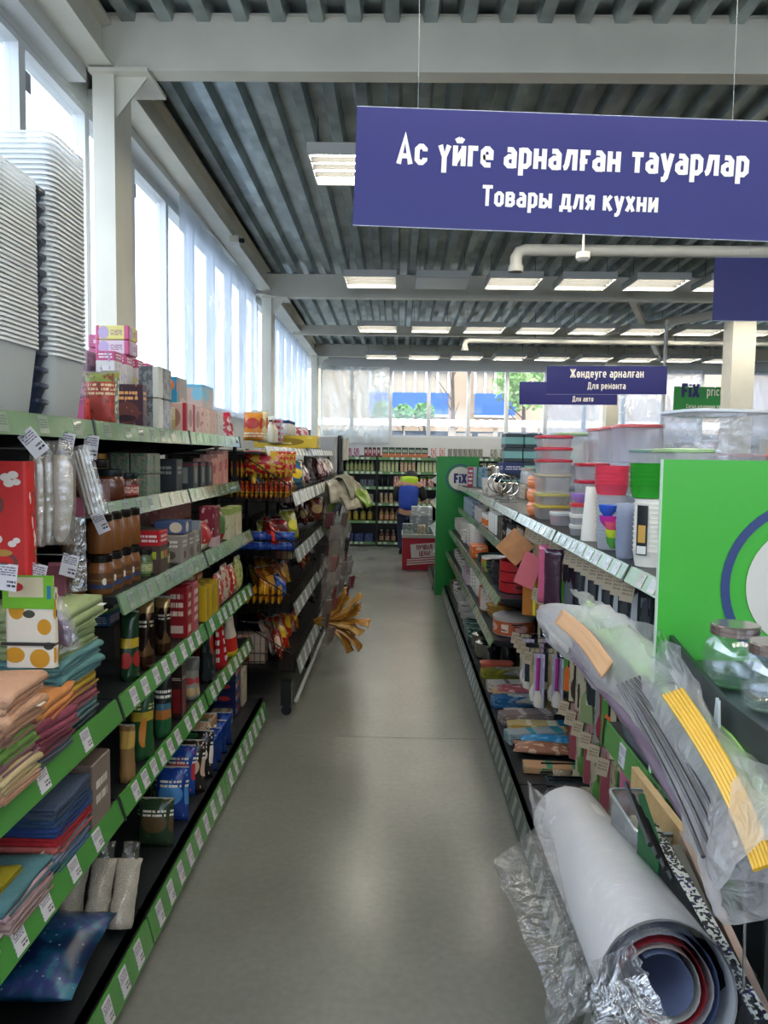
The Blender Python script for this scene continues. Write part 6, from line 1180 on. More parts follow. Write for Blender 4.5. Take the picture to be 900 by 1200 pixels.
for i in range(3): put(P_tub(.075, .075, .042, clr, ['#d8d4cc', '#dcd8d0', '#cc3340'][i]), 'food_container', ['lowest small clear tub under the purple bowl', 'middle small clear tub under the purple bowl', 'small clear tub with red lid under the purple bowl'][i], 'container', .73, 3.06, zG + i * .043, 0)
put(P_bowl(.045, .035, '#a884cc', 'purple_bowl'), 'bowl', 'lilac plastic bowl on the small clear tubs', 'bowl', .73, 3.06, zG + .13, 0)
o = empty('paper_cone', (.72, 2.86, zG)); tag(o, 'tall white tapered roll standing before the red bowls', 'roll'); bld('roll', MB().lathe([(.034, 0), (.02, .2)], 16), mat('#e4e0d8', .5), o, True); bld('core', MB().lathe([(.012, .2), (.012, .2015)], 12), mat('#8a8478', .6), o, True)
# nested cup and bowl stacks
def cups(n, r, step, m, X, Y, label, grp, z=0, tall=.09, name='cup'):
    for i in range(n):
        def b(): return bld(name, MB().lathe([(r * .82, 0), (r * .97, tall - .004), (r * 1.03, tall), (r * .95, tall), (r * .8, .004)], 20), m, None, True)
        put(inst(('cup', r, m.name, tall, name), b), name, label, name.split('_')[-1], X, Y, zG + z + i * step, 0, grp)
cups(12, .05, .0125, film('#f8faff', .4, .2, .2, bump=0), .725, 2.6, 'translucent white cup in the nested stack under the red bowls', 'translucent nested cups', name='plastic_cup', tall=.045)
cups(6, .057, .0125, mat('#e04a5e', .35, coat=.3), .722, 2.6, 'red plastic bowl in the nested stack', 'nested red bowls', z=.184, tall=.035, name='red_bowl')
cups(12, .05, .0135, mat('#efebe0', .4, coat=.2), .728, 2.2, 'cream cup in the nested stack under the green bowls', 'cream nested cups', name='cream_cup', tall=.045)
cups(6, .058, .0125, mat('#2f9a2c', .35, coat=.3), .72, 2.2, 'green plastic bowl in the nested stack', 'nested green bowls', z=.196, tall=.035, name='green_bowl')
o = empty('stack_sleeve', (.728, 2.2, zG)); tag(o, 'black printed label sleeve around the cream cups', 'label')
bld('sleeve', MB().grid(5, 1, lambda u, v: (-.0535 * math.cos(math.radians(-18 + 36 * u) + .75), -.0535 * math.sin(math.radians(-18 + 36 * u) + .75) , .035 + .14 * v)), pack('#1c2024', ('r', '#c0954a', .2, .8, .25, .6), ('r', '#d8d8d4', .1, .9, .02, .18)), o, True)
cups(8, .03, .017, film('#dfe6fa', .4, .15, .2, bump=0), .703, 2.36, 'pale blue clear cup in the nested stack before the cream cups', 'pale blue nested cups', name='clear_cup', tall=.05)
for i, (c, t, z) in enumerate((('#2f5fd0', 'blue scoop set clipped between the cup stacks', .12), ('#c03aa8', 'magenta scoop set clipped between the cup stacks', .085), ('#e85a78', 'pink scoop clipped between the cup stacks', .07), ('#c8d83a', 'lime measuring cup by the shelf rail', .045), ('#5aa04a', 'small green measuring cup by the shelf rail', .02))):
    put(P_bowl(.03 - .004 * (i > 1), .035, c, 'scoop_%s' % 'abcde'[i]), 'measuring_scoop', t, 'scoop', .682 + .003 * i, 2.47 + (.02 if i < 2 else -.02), zG + z, 0)
# big translucent bins and things on the far side of the gondola
def bin_(w, d, h, m=clr): return P_tub(w, d, h, m, '#d8dce0')
put(bin_(.34, .3, .4, film('#e8ebf0', .55, .15, .4, bump=.3)), 'storage_bin', 'big clear bin with white rim behind the container towers', 'storage bin', 1.26, 3.1, zG + .1, .15)
put(B(.34, .3, .1, '#a8a8a0'), 'carton', 'grey box under the big clear bin', 'box', 1.26, 3.1, zG, .15)
put(bin_(.24, .3, .26, film('#dfe6f2', .5, .12, .5, bump=.8)), 'storage_bin', 'bluish clear wrapped bin beside the big clear bin', 'storage bin', 1.02, 2.42, zG, -.3)
for i in range(2): tower(1.42 + .2 * i, 3.4, [(.17, '#b8bcc8', 'pale tub, lower'), (.17, '#b0b8c0', 'pale tub, upper'), (.06, '#dd6a62', 'shallow tub with coral lid, topmost')], .19, .2, ['in the twin tower left of the wooden trays', 'in the twin tower beside the wooden trays'][i], clr2)
for i in range(5): put(B(.5, .24, .016, '#b89a68', ('n', '#a08454', 8, .55)), 'wooden_tray', 'wooden tray in the stack behind the large green panel', 'tray', 1.62, 2.9, zG + .16 + i * .019, 0, 'wooden trays')
put(B(.5, .24, .16, '#8a8478'), 'carton', 'grey carton under the wooden trays', 'box', 1.62, 2.9, zG, 0)
put(tub(.12, .12, .05, '#d8cc4a'), 'food_container', 'tub with yellow lid peeking over the large green panel', 'container', 1.1, 1.9, zG + .28, 0); put(B(.14, .14, .28, '#b0aca0'), 'carton', 'grey box under the yellow lidded tub', 'box', 1.1, 1.9, zG, 0)
put(tub(.12, .12, .06, '#3fb8b8'), 'food_container', 'tub with turquoise lid peeking over the large green panel', 'container', 1.28, 1.9, zG + .28, 0); put(B(.14, .14, .28, '#b4b0a4'), 'carton', 'grey box under the turquoise lidded tub', 'box', 1.28, 1.9, zG, 0)
# the far half of the gondola: a plain top carrying those goods
u = empty('shelving_unit'); tag(u, 'rear half of the kitchenware gondola under the clear bins', 'shelving'); bld('top_shelf', MB().box(1.09, 1.95, 1.3, 8.1, zG - .03, zG), darkm, u)
for k in range(8): bld('upright', MB().box(1.10, 1.12, 1.3 + k * .96, 1.32 + k * .96, 0, zG - .03), blackm, u)
bld('back_panel', MB().box(1.12, 1.13, 1.3, 8.1, .05, zG - .03), peg, u)
for k in range(8): bld('leg', MB().box(1.92, 1.94, 1.3 + k * .96, 1.32 + k * .96, 0, zG - .03), blackm, u)
# other gondolas further right, seen over the top
for gi, (gx, y0, y1, hh) in enumerate(((2.5, 8.4, 12.6, 1.5), (4.4, 7.0, 12.8, 1.55), (3.1, 4.0, 7.5, 1.2))):
    u = empty('shelving_unit'); tag(u, ['gondola with mixed boxes beyond the turquoise boxes', 'distant gondola by the white columns', 'low gondola behind the clear bins'][gi], 'shelving')
    bld('core', MB().box(gx, gx + .04, y0, y1, 0, hh), peg, u)
    for z in (.15, .6, 1.0, hh - .05): bld('shelf', MB().box(gx - .4, gx + .44, y0, y1, z - .02, z), darkm, u); bld('price_rail', MB().box(gx - .41, gx - .4, y0, y1, z - .03, z + .02), paleg, u)
    cs = ['#b0a89a', '#3a4048', '#8a5a3a', '#5a8a7a', '#c8c0b0', '#a04038', '#6a7078', '#c0a060']
    nm = ['cream', 'charcoal', 'brown', 'sea green', 'pale', 'brick red', 'slate grey', 'straw coloured']
    for k in range(int((y1 - y0) / .3)):
        c = (k * 5 + gi * 3) % 8; lab = nm[c] + ' box standing on the ' + ['gondola beyond the turquoise boxes', 'distant gondola by the columns', 'low gondola behind the clear bins'][gi]
        put(B(.26, .2, .14 + .05 * (k % 3), cs[c], ('n', shade(cs[(c + 3) % 8], 1.1), 3, .6)), 'carton', lab, 'box', gx - .22, y0 + .15 + k * .3, hh - .049, math.radians(-90), lab)
# ================= kitchenware gondola: lower shelves, bays beyond 4.17 =================
white_c = '#efeae0'; ocol = '#dc6a28'
def rowR(k, Y0, o, name, t, cat, w, d, n=1, stack=1, h=.05, back=0, gap=.02, ph=None):
    return right(k, 0, o, name, t, cat, w, d, back, 0, n, gap, 1, -90, stack, h, 0, ph, None, 0, Y0)
rowR('H', 4.25, P_bottle(.03, .15, mat('#a08a70', .4), '#5a4a3a'), 'pepper_mill', 'brown wooden mill', 'mill', .06, .06, 3)
rowR('H', 4.52, P_jar(.03, .14, mat('#b8b0a4', .3), '#3a3a3c'), 'grinder', 'grey steel grinder', 'grinder', .06, .06, 3)
rowR('H', 4.9, B(.07, .07, .15, '#3a3430', ('n', '#a89a88', 4, .58)), 'carton', 'small dark carton', 'box', .07, .07, 3)
rowR('H', 5.3, P_mug(.042, .14, white_c), 'mug', 'tall white mug', 'mug', .09, .09, 4)
rowR('H', 5.85, P_mug(.042, .1, white_c, ocol), 'mug', 'white mug with orange band', 'mug', .09, .09, 3)
rowR('H', 6.3, P_mug(.045, .12, '#c0b8ae'), 'mug', 'grey white mug', 'mug', .09, .09, 4)
rowR('H', 6.9, B(.09, .09, .14, '#8a98a8', ('n', '#c8d0d8', 4, .55)), 'glass_box', 'pale blue boxed glass', 'box', .09, .09, 8)
rowR('I', 4.3, P_pot(.11, .055, '#a82428', False, '#1d1d1d', 0), 'red_pan', 'red pan', 'pan', .25, .25, 1, 3, .06)
rowR('I', 4.62, P_pot(.1, .03, '#2a2a2c', False, '#1d1d1d', 0), 'black_pan', 'black frying pan', 'pan', .22, .22, 1, 4, .033)
rowR('I', 4.9, P_bowl(.09, .06, '#6a6e6c', 'steel_bowl', metal=.8), 'bowl', 'steel mixing bowl', 'bowl', .18, .18, 1, 3, .02)
rowR('I', 5.15, P_bowl(.05, .05, '#8fb83a', 'green_bowl'), 'bowl', 'small lime green bowl', 'bowl', .1, .1, 1, 2, .015)
rowR('I', 5.3, P_pot(.09, .07, white_c, False, '#c8c0b8', 0, mat(ocol, .4)), 'cooking_pot', 'white pot with orange side', 'pot', .22, .22, 1)
rowR('I', 5.55, P_pot(.1, .055, '#173a34', False, '#1d1d1d', 0), 'baking_dish', 'dark green round dish', 'dish', .24, .24, 1)
rowR('I', 5.85, B(.13, .12, .09, ocol, ('n', '#e0c8b0', 3, .58)), 'carton', 'orange box', 'box', .13, .12, 2)
rowR('I', 6.2, P_bowl(.08, .06, white_c, 'white_bowl'), 'bowl', 'white bowl in the tall nested pile', 'bowl', .17, .17, 2, 7, .024)
rowR('I', 6.65, P_plate(.11, '#ece4d8'), 'plate', 'cream plate in the stack', 'plate', .22, .22, 2, 7, .014)
rowR('I', 7.2, P_bowl(.08, .07, '#d8cec2', 'stone_bowl'), 'bowl', 'stone grey bowl in the far pile', 'bowl', .17, .17, 4, 4, .026)
rowR('J', 4.22, P_pot(.12, .1, '#b0a8a0', True, '#1d1d1d', 0, pack('#b85a34', ('r', '#d8c8b8', .1, .3, .2, .8), ('e', '#d8a8a0', .6, .5, .15, .3), ('n', '#8a3a24', 4, .6))), 'cooking_pot', 'large pot with orange printed side and blue grey lid', 'pot', .26, .26, 1)
rowR('J', 4.55, P_bowl(.11, .07, '#a8843c', 'ochre_bowl', '#c09a50'), 'bowl', 'ochre bowl', 'bowl', .23, .23, 1, 2, .035)
rowR('J', 4.55, P_bowl(.1, .05, ocol, 'orange_bowl'), 'bowl', 'orange bowl', 'bowl', .23, .23, 1, 1, .035).location.z += .11
rowR('J', 4.85, P_plate(.1, '#f0eae0'), 'plate', 'white plate in the tall stack', 'plate', .2, .2, 1, 13, .011)
rowR('J', 5.1, P_pot(.08, .12, ocol, False, '#d8d0c8', 0), 'canister', 'orange canister', 'canister', .2, .2, 1)
rowR('J', 5.35, P_bowl(.07, .06, '#f0eae0', 'white_bowl'), 'bowl', 'white bowl in the row of piles', 'bowl', .15, .15, 3, 5, .026)
rowR('J', 5.95, P_mug(.05, .09, '#b8a4ac'), 'mug', 'mauve grey mug', 'mug', .1, .1, 4)
rowR('J', 6.5, P_bowl(.08, .07, '#c4bcb2', 'stone_bowl'), 'bowl', 'dull grey bowl', 'bowl', .17, .17, 5, 3, .026)
rowR('K', 5.12, P_pot(.1, .1, '#a8a8a4'), 'cooking_pot', 'steel pot with lid', 'pot', .23, .22, 2)
rowR('K', 4.92, P_bottle(.05, .2, mat('#1c1c1e', .3), '#1c1c1e'), 'black_kettle', 'black kettle shaped pot', 'kettle', .12, .12, 1, back=.14)
rowR('K', 5.67, B(.16, .14, .1, '#2f5a54', ('n', '#a8b8a8', 4, .56)), 'carton', 'dark teal box', 'box', .16, .14, 2)
rowR('K', 6.07, P_plate(.11, '#ece6dc'), 'plate', 'pale plate in the flat piles', 'plate', .23, .23, 3, 6, .014)
rowR('K', 6.87, P_bowl(.09, .07, '#eae4da', 'white_bowl'), 'bowl', 'pale bowl in the low piles', 'bowl', .2, .2, 3, 5, .026)
rowR('K', 7.55, P_pot(.09, .09, '#6a3a2a', True, '#1d1d1d', 0), 'cooking_pot', 'brown pot', 'pot', .22, .22, 2)

# base shelf goods in the two nearer bays
zK = KZ('K')
put(P_tub(.2, .09, .07, mat('#d8664e', .4), '#dd7058', 'salmon_box'), 'salmon_box', 'long salmon plastic case lying crosswise on the bottom kitchenware shelf', 'case', .655, 4.86, zK, 0)
bc = [('#8a8a34', '#c8b83a', 'olive flat pack'), ('#8f8a80', '#b8b4aa', 'grey wire rack pack'), ('#c89a3c', '#e0d8c8', 'amber flat pack'), ('#d8d0c4', '#8a7a70', 'white flat pack with small print'), ('#d8b888', '#c88a6a', 'peach flat pack'), ('#b05a60', '#d8a8a0', 'pink crumpled net pack'), ('#2f6aa0', '#8ab0d0', 'blue flat pack'), ('#a8a8a0', '#d0d0c8', 'clear grey pack'),
      ('#c8c4bc', '#8a7a74', 'long white box'), ('#8a7a78', '#c8c0bc', 'long grey mauve box'), ('#c8b47a', '#d8d4c0', 'cream and yellow long box'), ('#b8922a', '#e0d0a0', 'yellow edged long box'), ('#a8b0b0', '#3a9aa8', 'white and turquoise pack'), ('#2a2a2c', '#8a8a84', 'black utensil pack'), ('#2a8ac0', '#7ac0e0', 'shiny blue pack'), ('#a06a50', '#d8b898', 'brown paper pack'), ('#c89a70', '#3f9a70', 'kraft pack with green label')]
for i, (c, c2, t) in enumerate(bc):
    Y = 4.75 - i * .09; lng = .25 + .06 * R(); hh = .03 + .025 * (i % 3 == 0)
    if i in (1, 5, 7, 14, 15): o = Q(round(lng, 2), .1, .05, c, ('n', c2, 5, .55), sd=160 + i); put(o, 'flat_pack', t + ' on the bottom kitchenware shelf', 'pack', .69 + .02 * (i % 3), Y + .04, zK + .03, math.radians(U(-14, 14)), None, math.radians(-82))
    else: put(B(round(lng, 2), .085, hh, c, ('n', c2, 4, .56), ('t', shade(c2, .7), .3, .8, .2, .8, 6)), 'flat_pack', t + ' on the bottom kitchenware shelf', 'pack', .69 + .02 * (i % 3), Y, zK, math.radians(U(-12, 12)))
    if i < 13: put(B(.2, .08, .028, shade(bc[(i + 4) % 17][0], .85), ('n', bc[(i + 7) % 17][1], 4, .58)), 'flat_pack', 'smaller pack behind the ' + t, 'pack', .93, Y + .01, zK, math.radians(U(-8, 8)))
for i in range(4):
    o = empty('wire_tray', (.82, 3.18 - i * .17, zK + .02)); tag(o, ['black wire tray beside the brown paper pack', 'second black wire tray on the near base shelf', 'third black wire tray on the near base shelf', 'black wire tray nearest the white roll'][i], 'wire tray')
    mb = MB()
    for k in range(9): mb.bar((-.18 + .045 * k, -.07, 0), (-.18 + .045 * k, .07, 0), .003, 4)
    for y in (-.07, .07): mb.bar((-.18, y, 0), (.18, y, 0), .004, 4).bar((-.18, y, .04), (.18, y, .04), .004, 4)
    bld('grid', mb, blackm, o); bld('backing', MB().box(-.17, .17, -.06, .06, -.018, -.008), mat('#1d3038', .6), o)
    for k in range(3): put(Q(.08, .05, .03, ['#8a7a64', '#b0a088', '#6a8a98'][k], ('n', '#d0c8b8', 5, .6), sd=170 + k), 'small_sachet', ['tan', 'cream', 'grey blue'][k] + ' sachet lying in the ' + ['first', 'second', 'third', 'last'][i] + ' black wire tray', 'sachet', .72 + .08 * k, 3.18 - i * .17, zK + .03, U(-.6, .6), None, math.radians(-80))

# --- carded goods on hooks ---
def hooks(X, Y, Z, n, dy, specs, where, nper=2, xb=1.02, hookrow=None):
    for i in range(n):
        kind, col, w, h, t, card = specs[i % len(specs)]; y = Y + i * dy
        hk = empty('price_hook', (X, y, Z)); tl = 'white price tag on a hook ' + where; tag(hk, tl, 'price hook', tl)
        bld('wire', MB().bar((.005, 0, .0), (xb - X, 0, 0), .0025, 5), chrome, hk); bld('price_tag', MB().box(-.02, .02, -.001, .001, -.055, .005), tagp, hk, False, (0, 0, 0)).rotation_euler = (0, math.radians(8), math.radians(-25))
        for q in range(nper):
            o = P_card(w, h, kind, col, card); put(o, 'hanging_' + kind, t + ' ' + where, 'kitchen tool', X + .05 + q * .09, y, Z - .004, math.radians(-35 + U(-12, 12)), t + ' ' + where)
tagp = pack('#c0ae94', ('t', '#8f8068', .12, .9, .3, .85, 4)); dkc = pack('#1a2026', ('t', '#6a7078', .2, .8, .1, .9, 5)); ylc = pack('#b5aa90', ('n', '#8a7a64', 4, .55)); plc = pack('#3c2434', ('n', '#8a7a88', 4, .6))
W1 = 'under the top kitchenware rail'
hooks(.70, 2.3, 1.125, 9, .098, [('knife', '#3a3e44', .05, .27, 'dark carded knife', dkc), ('knife', '#aeb2b4', .05, .3, 'steel carded knife', dkc)], W1, 3)
hooks(.70, 3.3, 1.125, 5, .1, [('spatula', '#7a8088', .06, .26, 'grey spatula', plc), ('spatula', '#4fc02c', .06, .28, 'lime green spatula', ylc), ('brush', '#7aa0b8', .06, .3, 'pale blue brush', plc), ('spoon', '#4a3a4c', .06, .26, 'plum spoon', plc)], W1, 2)
hooks(.70, 3.85, 1.125, 3, .1, [('spoon', '#b08a5c', .06, .3, 'wooden spoon', ylc), ('whisk', '#3a3a3c', .06, .28, 'steel whisk', dkc)], W1 + ' by the boards', 2)
W2 = 'in the lower row of hooks'
hooks(.68, 2.25, .80, 10, .1, [('spatula', '#8a9a6a', .07, .3, 'sage spatula on pale card', ylc), ('knife', '#aeb2b4', .05, .28, 'narrow steel tool on tan card', ylc), ('spoon', '#3a3028', .06, .28, 'dark spoon on tan card', ylc), ('spatula', '#e0682a', .06, .27, 'orange spatula on green card', pack('#4f8a3a', ('n', '#7ab05a', 4, .6))), ('spoon', '#8a2a3a', .06, .3, 'crimson spoon on grey card', pack('#8a8a88', ('n', '#6a3a40', 4, .6))), ('goods', '#2a2e30', .07, .2, 'black gadget on white card', pack('#c8c8c0', ('n', '#2a2a2a', 4, .56)))], W2, 3)
hooks(.70, 3.28, .85, 7, .1, [('goods', '#2a2628', .06, .16, 'black gadget on tan card', ylc), ('whisk', '#7a7a7c', .06, .24, 'small whisk', dkc), ('spoon', '#a8875a', .05, .25, 'wooden ladle', ylc), ('brush', '#c8c0b0', .05, .22, 'white brush', ylc)], W2 + ' by the steel bowls', 3)
hooks(.64, 3.62, .57, 5, .1, [('brush', '#c0389a', .06, .26, 'magenta and white brush', pack('#b8b0c8', ('n', '#d8d0e0', 4, .55))), ('brush', '#c8b878', .06, .26, 'cream bottle brush', ylc), ('goods', '#2c3036', .07, .2, 'dark gadget', dkc)], 'in the lowest row of hooks', 2)
hooks(.70, 2.5, .50, 6, .12, [('spoon', '#4f8a3a', .06, .26, 'green spoon', ylc), ('goods', '#9a4a54', .06, .24, 'rose coloured gadget', pack('#b08a8a', ('n', '#7a3a44', 4, .6)))], 'in the lowest row of hooks by the pink rolls', 2)
# cutting boards and a pink sleeve hung at the third bay
o = put(bld('board', MB().box(-.07, .07, -.005, .005, -.14, 0), mat('#c48a58', .5, vary=.15, vscale=20), None), 'cutting_board', 'tan wooden cutting board hung by a corner', 'cutting board', .66, 3.95, 1.09, 0); o.rotation_euler = (0, math.radians(42), math.radians(-8))
o = put(bld('board', MB().box(-.05, .05, -.004, .004, -.17, 0), mat('#e0707a', .45), None), 'cutting_board', 'pink plastic cutting board behind the wooden one', 'cutting board', .69, 3.8, 1.02, 0); o.rotation_euler = (0, math.radians(20), math.radians(-20))
o = put(bld('board', MB().box(-.03, .03, -.03, .03, -.06, 0), mat('#8a6a48', .6), None), 'wooden_block', 'small brown wooden block hanging by the boards', 'block', .70, 3.62, 1.09, .3)
o = put(bld('board', MB().box(-.045, .045, -.006, .006, -.28, 0), pack('#b8742c', ('r', '#d8d83a', .6, .75, 0, 1)), None), 'long_board', 'long orange brown board with a yellow stripe', 'board', .69, 3.87, .98, math.radians(-25))
for i, (c, t) in enumerate((('#d8688a', 'pink glossy sleeve hung between boards and knives'), ('#4a2c40', 'dark plum glossy sleeve hung beside the pink one'))):
    o = put(P_pouch(.08, .26, .02, mat(c, .2, coat=.8, bump=.6, bscale=30), 0, False, 180 + i, False), 'hanging_sleeve', t, 'sleeve', .675, 3.42 - i * .14, .85, math.radians(-30))

# --- near bay: tubs behind the green rail, pink rolls below ---
gt = film('#b8c4cc', .45, .15, .4, bump=0)
def opentub(w, d, h, m, rim='#9aa4ac'):
    o = empty('open_tub'); e = min(w, d) * .2
    bld('tub', MB().loft([MB().ring(-w / 2 * k, w / 2 * k, -d / 2 * k, d / 2 * k, z, e * k, 3) for k, z in ((.85, 0), (.87, .004), (1, h), (.96, h), (.84, .01))]), m, o, True)
    bld('rim', MB().loft([MB().ring(-w / 2 * k, w / 2 * k, -d / 2 * k, d / 2 * k, z, e * k, 3) for k, z in ((1.0, h - .006), (1.05, h - .005), (1.05, h + .001), (.96, h + .002))], False, False), mat(rim, .3, coat=.5), o, True); return o
put(opentub(.13, .26, .05, gt), 'open_tub', 'grey clear tub standing on the shelf behind the green rail', 'tub', .68, 1.95, KZ('P'), 0)
put(opentub(.13, .26, .05, gt), 'open_tub', 'second clear tub nested nearer on the green railed shelf', 'tub', .68, 1.66, KZ('P'), 0)
for i in range(4):
    o = empty('pink_roll', (.645 + .045 * i, 2.06 - .05 * i, .35)); tag(o, ['outermost pink roll standing under the green rail', 'second pink roll under the green rail', 'third pink roll under the green rail', 'innermost pink roll under the green rail'][i], 'roll')
    bld('roll', MB().lathe([(.022, 0), (.022, .3)], 12), mat(['#c06a8a', '#a84a70', '#b05a7c', '#9a4468'][i], .5), o, True); bld('core', MB().lathe([(.022, .3), (.012, .3), (.012, .2)], 12, cap=False), mat('#5a2a40', .6), o, True)
put(B(.1, .3, .229, '#8a8478'), 'carton', 'grey carton under the pink rolls', 'box', .7, 1.98, zK, 0); put(B(.16, .5, .229, '#3a3e40'), 'carton', 'dark carton on the near base shelf', 'box', .9, 1.9, zK, 0)

# ================= end display in the near corner =================
dgr = mat('#232c2c', .35, coat=.2)
u = empty('end_display'); tag(u, 'dark end display with tray shelves under the glass jars', 'display')
bld('tray', MB().box(.437, 1.0, .62, 1.195, 1.178, 1.186), dgr, u); bld('side_plate', MB().add([(.43, .62, 1.10), (.43, 1.195, 1.12), (.43, 1.195, 1.225), (.43, 1.0, 1.19), (.43, .62, 1.19), (.437, .62, 1.10), (.437, 1.195, 1.12), (.437, 1.195, 1.225), (.437, 1.0, 1.19), (.437, .62, 1.19)], [(0, 1, 2, 3, 4), (9, 8, 7, 6, 5), (0, 5, 6, 1), (1, 6, 7, 2), (2, 7, 8, 3), (3, 8, 9, 4), (4, 9, 5, 0)]), dgr, u)
bld('front_lip', MB().box(.437, 1.0, .612, .62, 1.12, 1.2), dgr, u); bld('lower_shelf', MB().box(.44, 1.0, .62, .89, .58, .60), dgr, u); bld('bottom_shelf', MB().box(.48, 1.0, .62, 1.19, .1, .12), dgr, u)
for k, y in enumerate((1.18, .64)): bld('post', MB().box(.96, .99, y - .01, y + .01, 0, 1.18), blackm, u); bld('rod', MB().bar((.62, y, 0), (.62, y, 1.12), .006, 6), blackm, u)
for k in range(6): bld('hanging_wire', MB().bar((.47 + .03 * k, 1.0 - .05 * k, 1.12), (.47 + .03 * k, .98 - .05 * k, .8), .002, 4), chrome, u)
for i, (x, y) in enumerate(((.462 + .01, 1.06), (.478, .955))):
    o = empty('glass_jar', (x, y, 1.187)); tag(o, ['glass storage jar with silver screw lid nearer the green panel', 'glass storage jar with silver screw lid at the frame edge'][i], 'jar')
    gl = film('#bfe0c4', .86, .03, .8, bump=0)
    bld('glass', MB().lathe([(.024, 0), (.034, .004), (.041, .02), (.042, .045), (.038, .062), (.03, .07), (.028, .074)], 24, cap=False), gl, o, True)
    bld('inner_wall', MB().lathe([(.001, .004), (.03, .006), (.038, .02), (.039, .045), (.035, .061), (.027, .069)], 24, cap=False), gl, o, True)
    bld('base', MB().lathe([(.001, 0), (.024, 0), (.03, .003)], 24, cap=False), mat('#5a7a64', .1, alpha=.6, coat=1), o, True)
    bld('lid', MB().lathe([(.031, .072), (.033, .073), (.033, .078), (.0315, .0785), (.0315, .0795), (.033, .08), (.033, .085), (.031, .087), (.001, .087)], 24), mat('#b8a8a4', .22, .9), o, True)
for i, (x, y) in enumerate(((.425, 1.12), (.422, 1.0), (.42, .99))):
    o = bld('price_hook', MB().bar((x, y, 1.12), (x, y - .01, 1.19), .0022, 5).bar((x, y - .01, 1.19), (x, y - .02, 1.12), .0022, 5), mat('#b8c0c0', .3), None); tag(o, ['white wire clip at the display edge below the first jar', 'white wire clip at the display edge, middle', 'white wire clip at the display edge, lower'][i], 'clip')

u = empty('side_shelf'); tag(u, 'black side shelf carrying the long boards and the grey tub', 'shelf')
bld('plate', MB().box(.452, .60, .9, 1.66, .545, .555), dgr, u); bld('leg', MB().box(.455, .467, .92, .932, 0, .545), blackm, u); bld('bracket', MB().box(.47, .6, 1.2, 1.21, .50, .545), blackm, u)
bld('rear_board', MB().box(.62, 1.0, 1.225, 1.235, .12, 1.12), dgr, u)
# black and white slab (lettered mat), planks
def slab(name, A, Bp, h, t, m, label, cat, top=None, n=14, bend=0, zb=.556):
    A, Bp = Vector(A), Vector(Bp); o = empty(name); tag(o, label, cat); d = (Bp - A); L_ = d.length; s = d.normalized().cross(Vector((0, 0, 1))).normalized()
    rings = []
    for i in range(n + 1):
        u_ = i / n; c = d * u_ + Vector((0, 0, bend * math.sin(u_ * math.pi))); hh = h
        rings.append([tuple(c + A + s * t / 2), tuple(c + A - s * t / 2), tuple((c.x + A.x - s.x * t / 2, c.y + A.y - s.y * t / 2, zb)), tuple((c.x + A.x + s.x * t / 2, c.y + A.y + s.y * t / 2, zb))])
    bld('board', MB().loft(rings), m, o)
    if top: bld('top_edge', MB().loft([[r[0][:2] + (r[0][2] + .0015,), r[1][:2] + (r[1][2] + .0015,), r[1][:2] + (r[1][2] + .0002,), r[0][:2] + (r[0][2] + .0002,)] for r in rings]), top, o)
    return o
woodm = mat('#c9a878', .6, vary=.12, vscale=30)
slab('wooden_board', at_y(744, 899, 1.75), at_y(816, 992, 1.36), .09, .016, mat('#c2a06c', .6, vary=.1, vscale=30), 'pale wooden board edge standing up before the wrapped bundle', 'board', mat('#ddbb88', .55, vary=.08, vscale=40))
slab('pink_board', at_y(800, 975, 1.38), at_y(908, 1205, 1.02), .12, .013, mat('#b9a08c', .6, vary=.1, vscale=20), 'pinkish beige board continuing behind the pale wooden one', 'board', mat('#c2a492', .6))
slab('grey_board', at_y(793, 990, 1.34), at_y(888, 1200, 1.03), .13, .016, mat('#6f6c60', .7), 'olive grey board standing against the pinkish one', 'board')
lm = bpy.data.materials.new('woven_letters'); lm.use_nodes = True; t = lm.node_tree; N = t.nodes.new; L = t.links.new; tc = N('ShaderNodeTexCoord'); br = N('ShaderNodeTexBrick'); mp = N('ShaderNodeMapping'); mp.inputs['Scale'].default_value = (150, 150, 200); mp.inputs['Rotation'].default_value = (.5, .3, .4)
L(tc.outputs['Object'], mp.inputs[0]); nz_ = N('ShaderNodeTexVoronoi'); nz_.distance = 'CHEBYCHEV'; nz_.inputs['Scale'].default_value = 1.3; L(mp.outputs[0], nz_.inputs[0]); cr = N('ShaderNodeValToRGB'); cr.color_ramp.interpolation = 'CONSTANT'; L(nz_.outputs['Color'], cr.inputs[0]); cr.color_ramp.elements[0].color = lin('#15171c'); cr.color_ramp.elements[1].position = .42; cr.color_ramp.elements[1].color = lin('#cfcfc4'); e = cr.color_ramp.elements.new(.78); e.color = lin('#2a2866'); e = cr.color_ramp.elements.new(.85); e.color = lin('#16181c')
L(cr.outputs[0], t.nodes['Principled BSDF'].inputs['Base Color'])
slab('printed_case', at_y(763, 965, 1.42), at_y(893, 1195, .99), .14, .022, mat('#16191c', .5, vary=.5, vscale=40), 'black case whose edge is printed with white and navy marks', 'case', lm, bend=.004)
slab('green_board', at_y(752, 930, 1.44), at_y(775, 1000, 1.34), .09, .01, mat('#1f5a34', .6), 'dark green board beside the grey tub', 'board')
for i in range(4):
    a = at_y(733 + i * 8, 918 + i * 14, 1.36); b = at_y(762 + i * 9, 990 + i * 14, 1.16)
    tag(bld('black_rod', MB().bar(a, b, .0045, 6), blackm, None, True), ['thin black rod over the grey tub, first', 'thin black rod over the grey tub, second', 'thin black rod over the grey tub, third', 'thin black rod over the grey tub, fourth'][i], 'rod')
q = at_y(757, 955, 1.5); o = put(opentub(.085, .2, .215, gt, '#8f999c'), 'open_tub', 'grey clear tub beside the top of the white roll', 'tub', q.x + .012, 1.56, .556, .0)
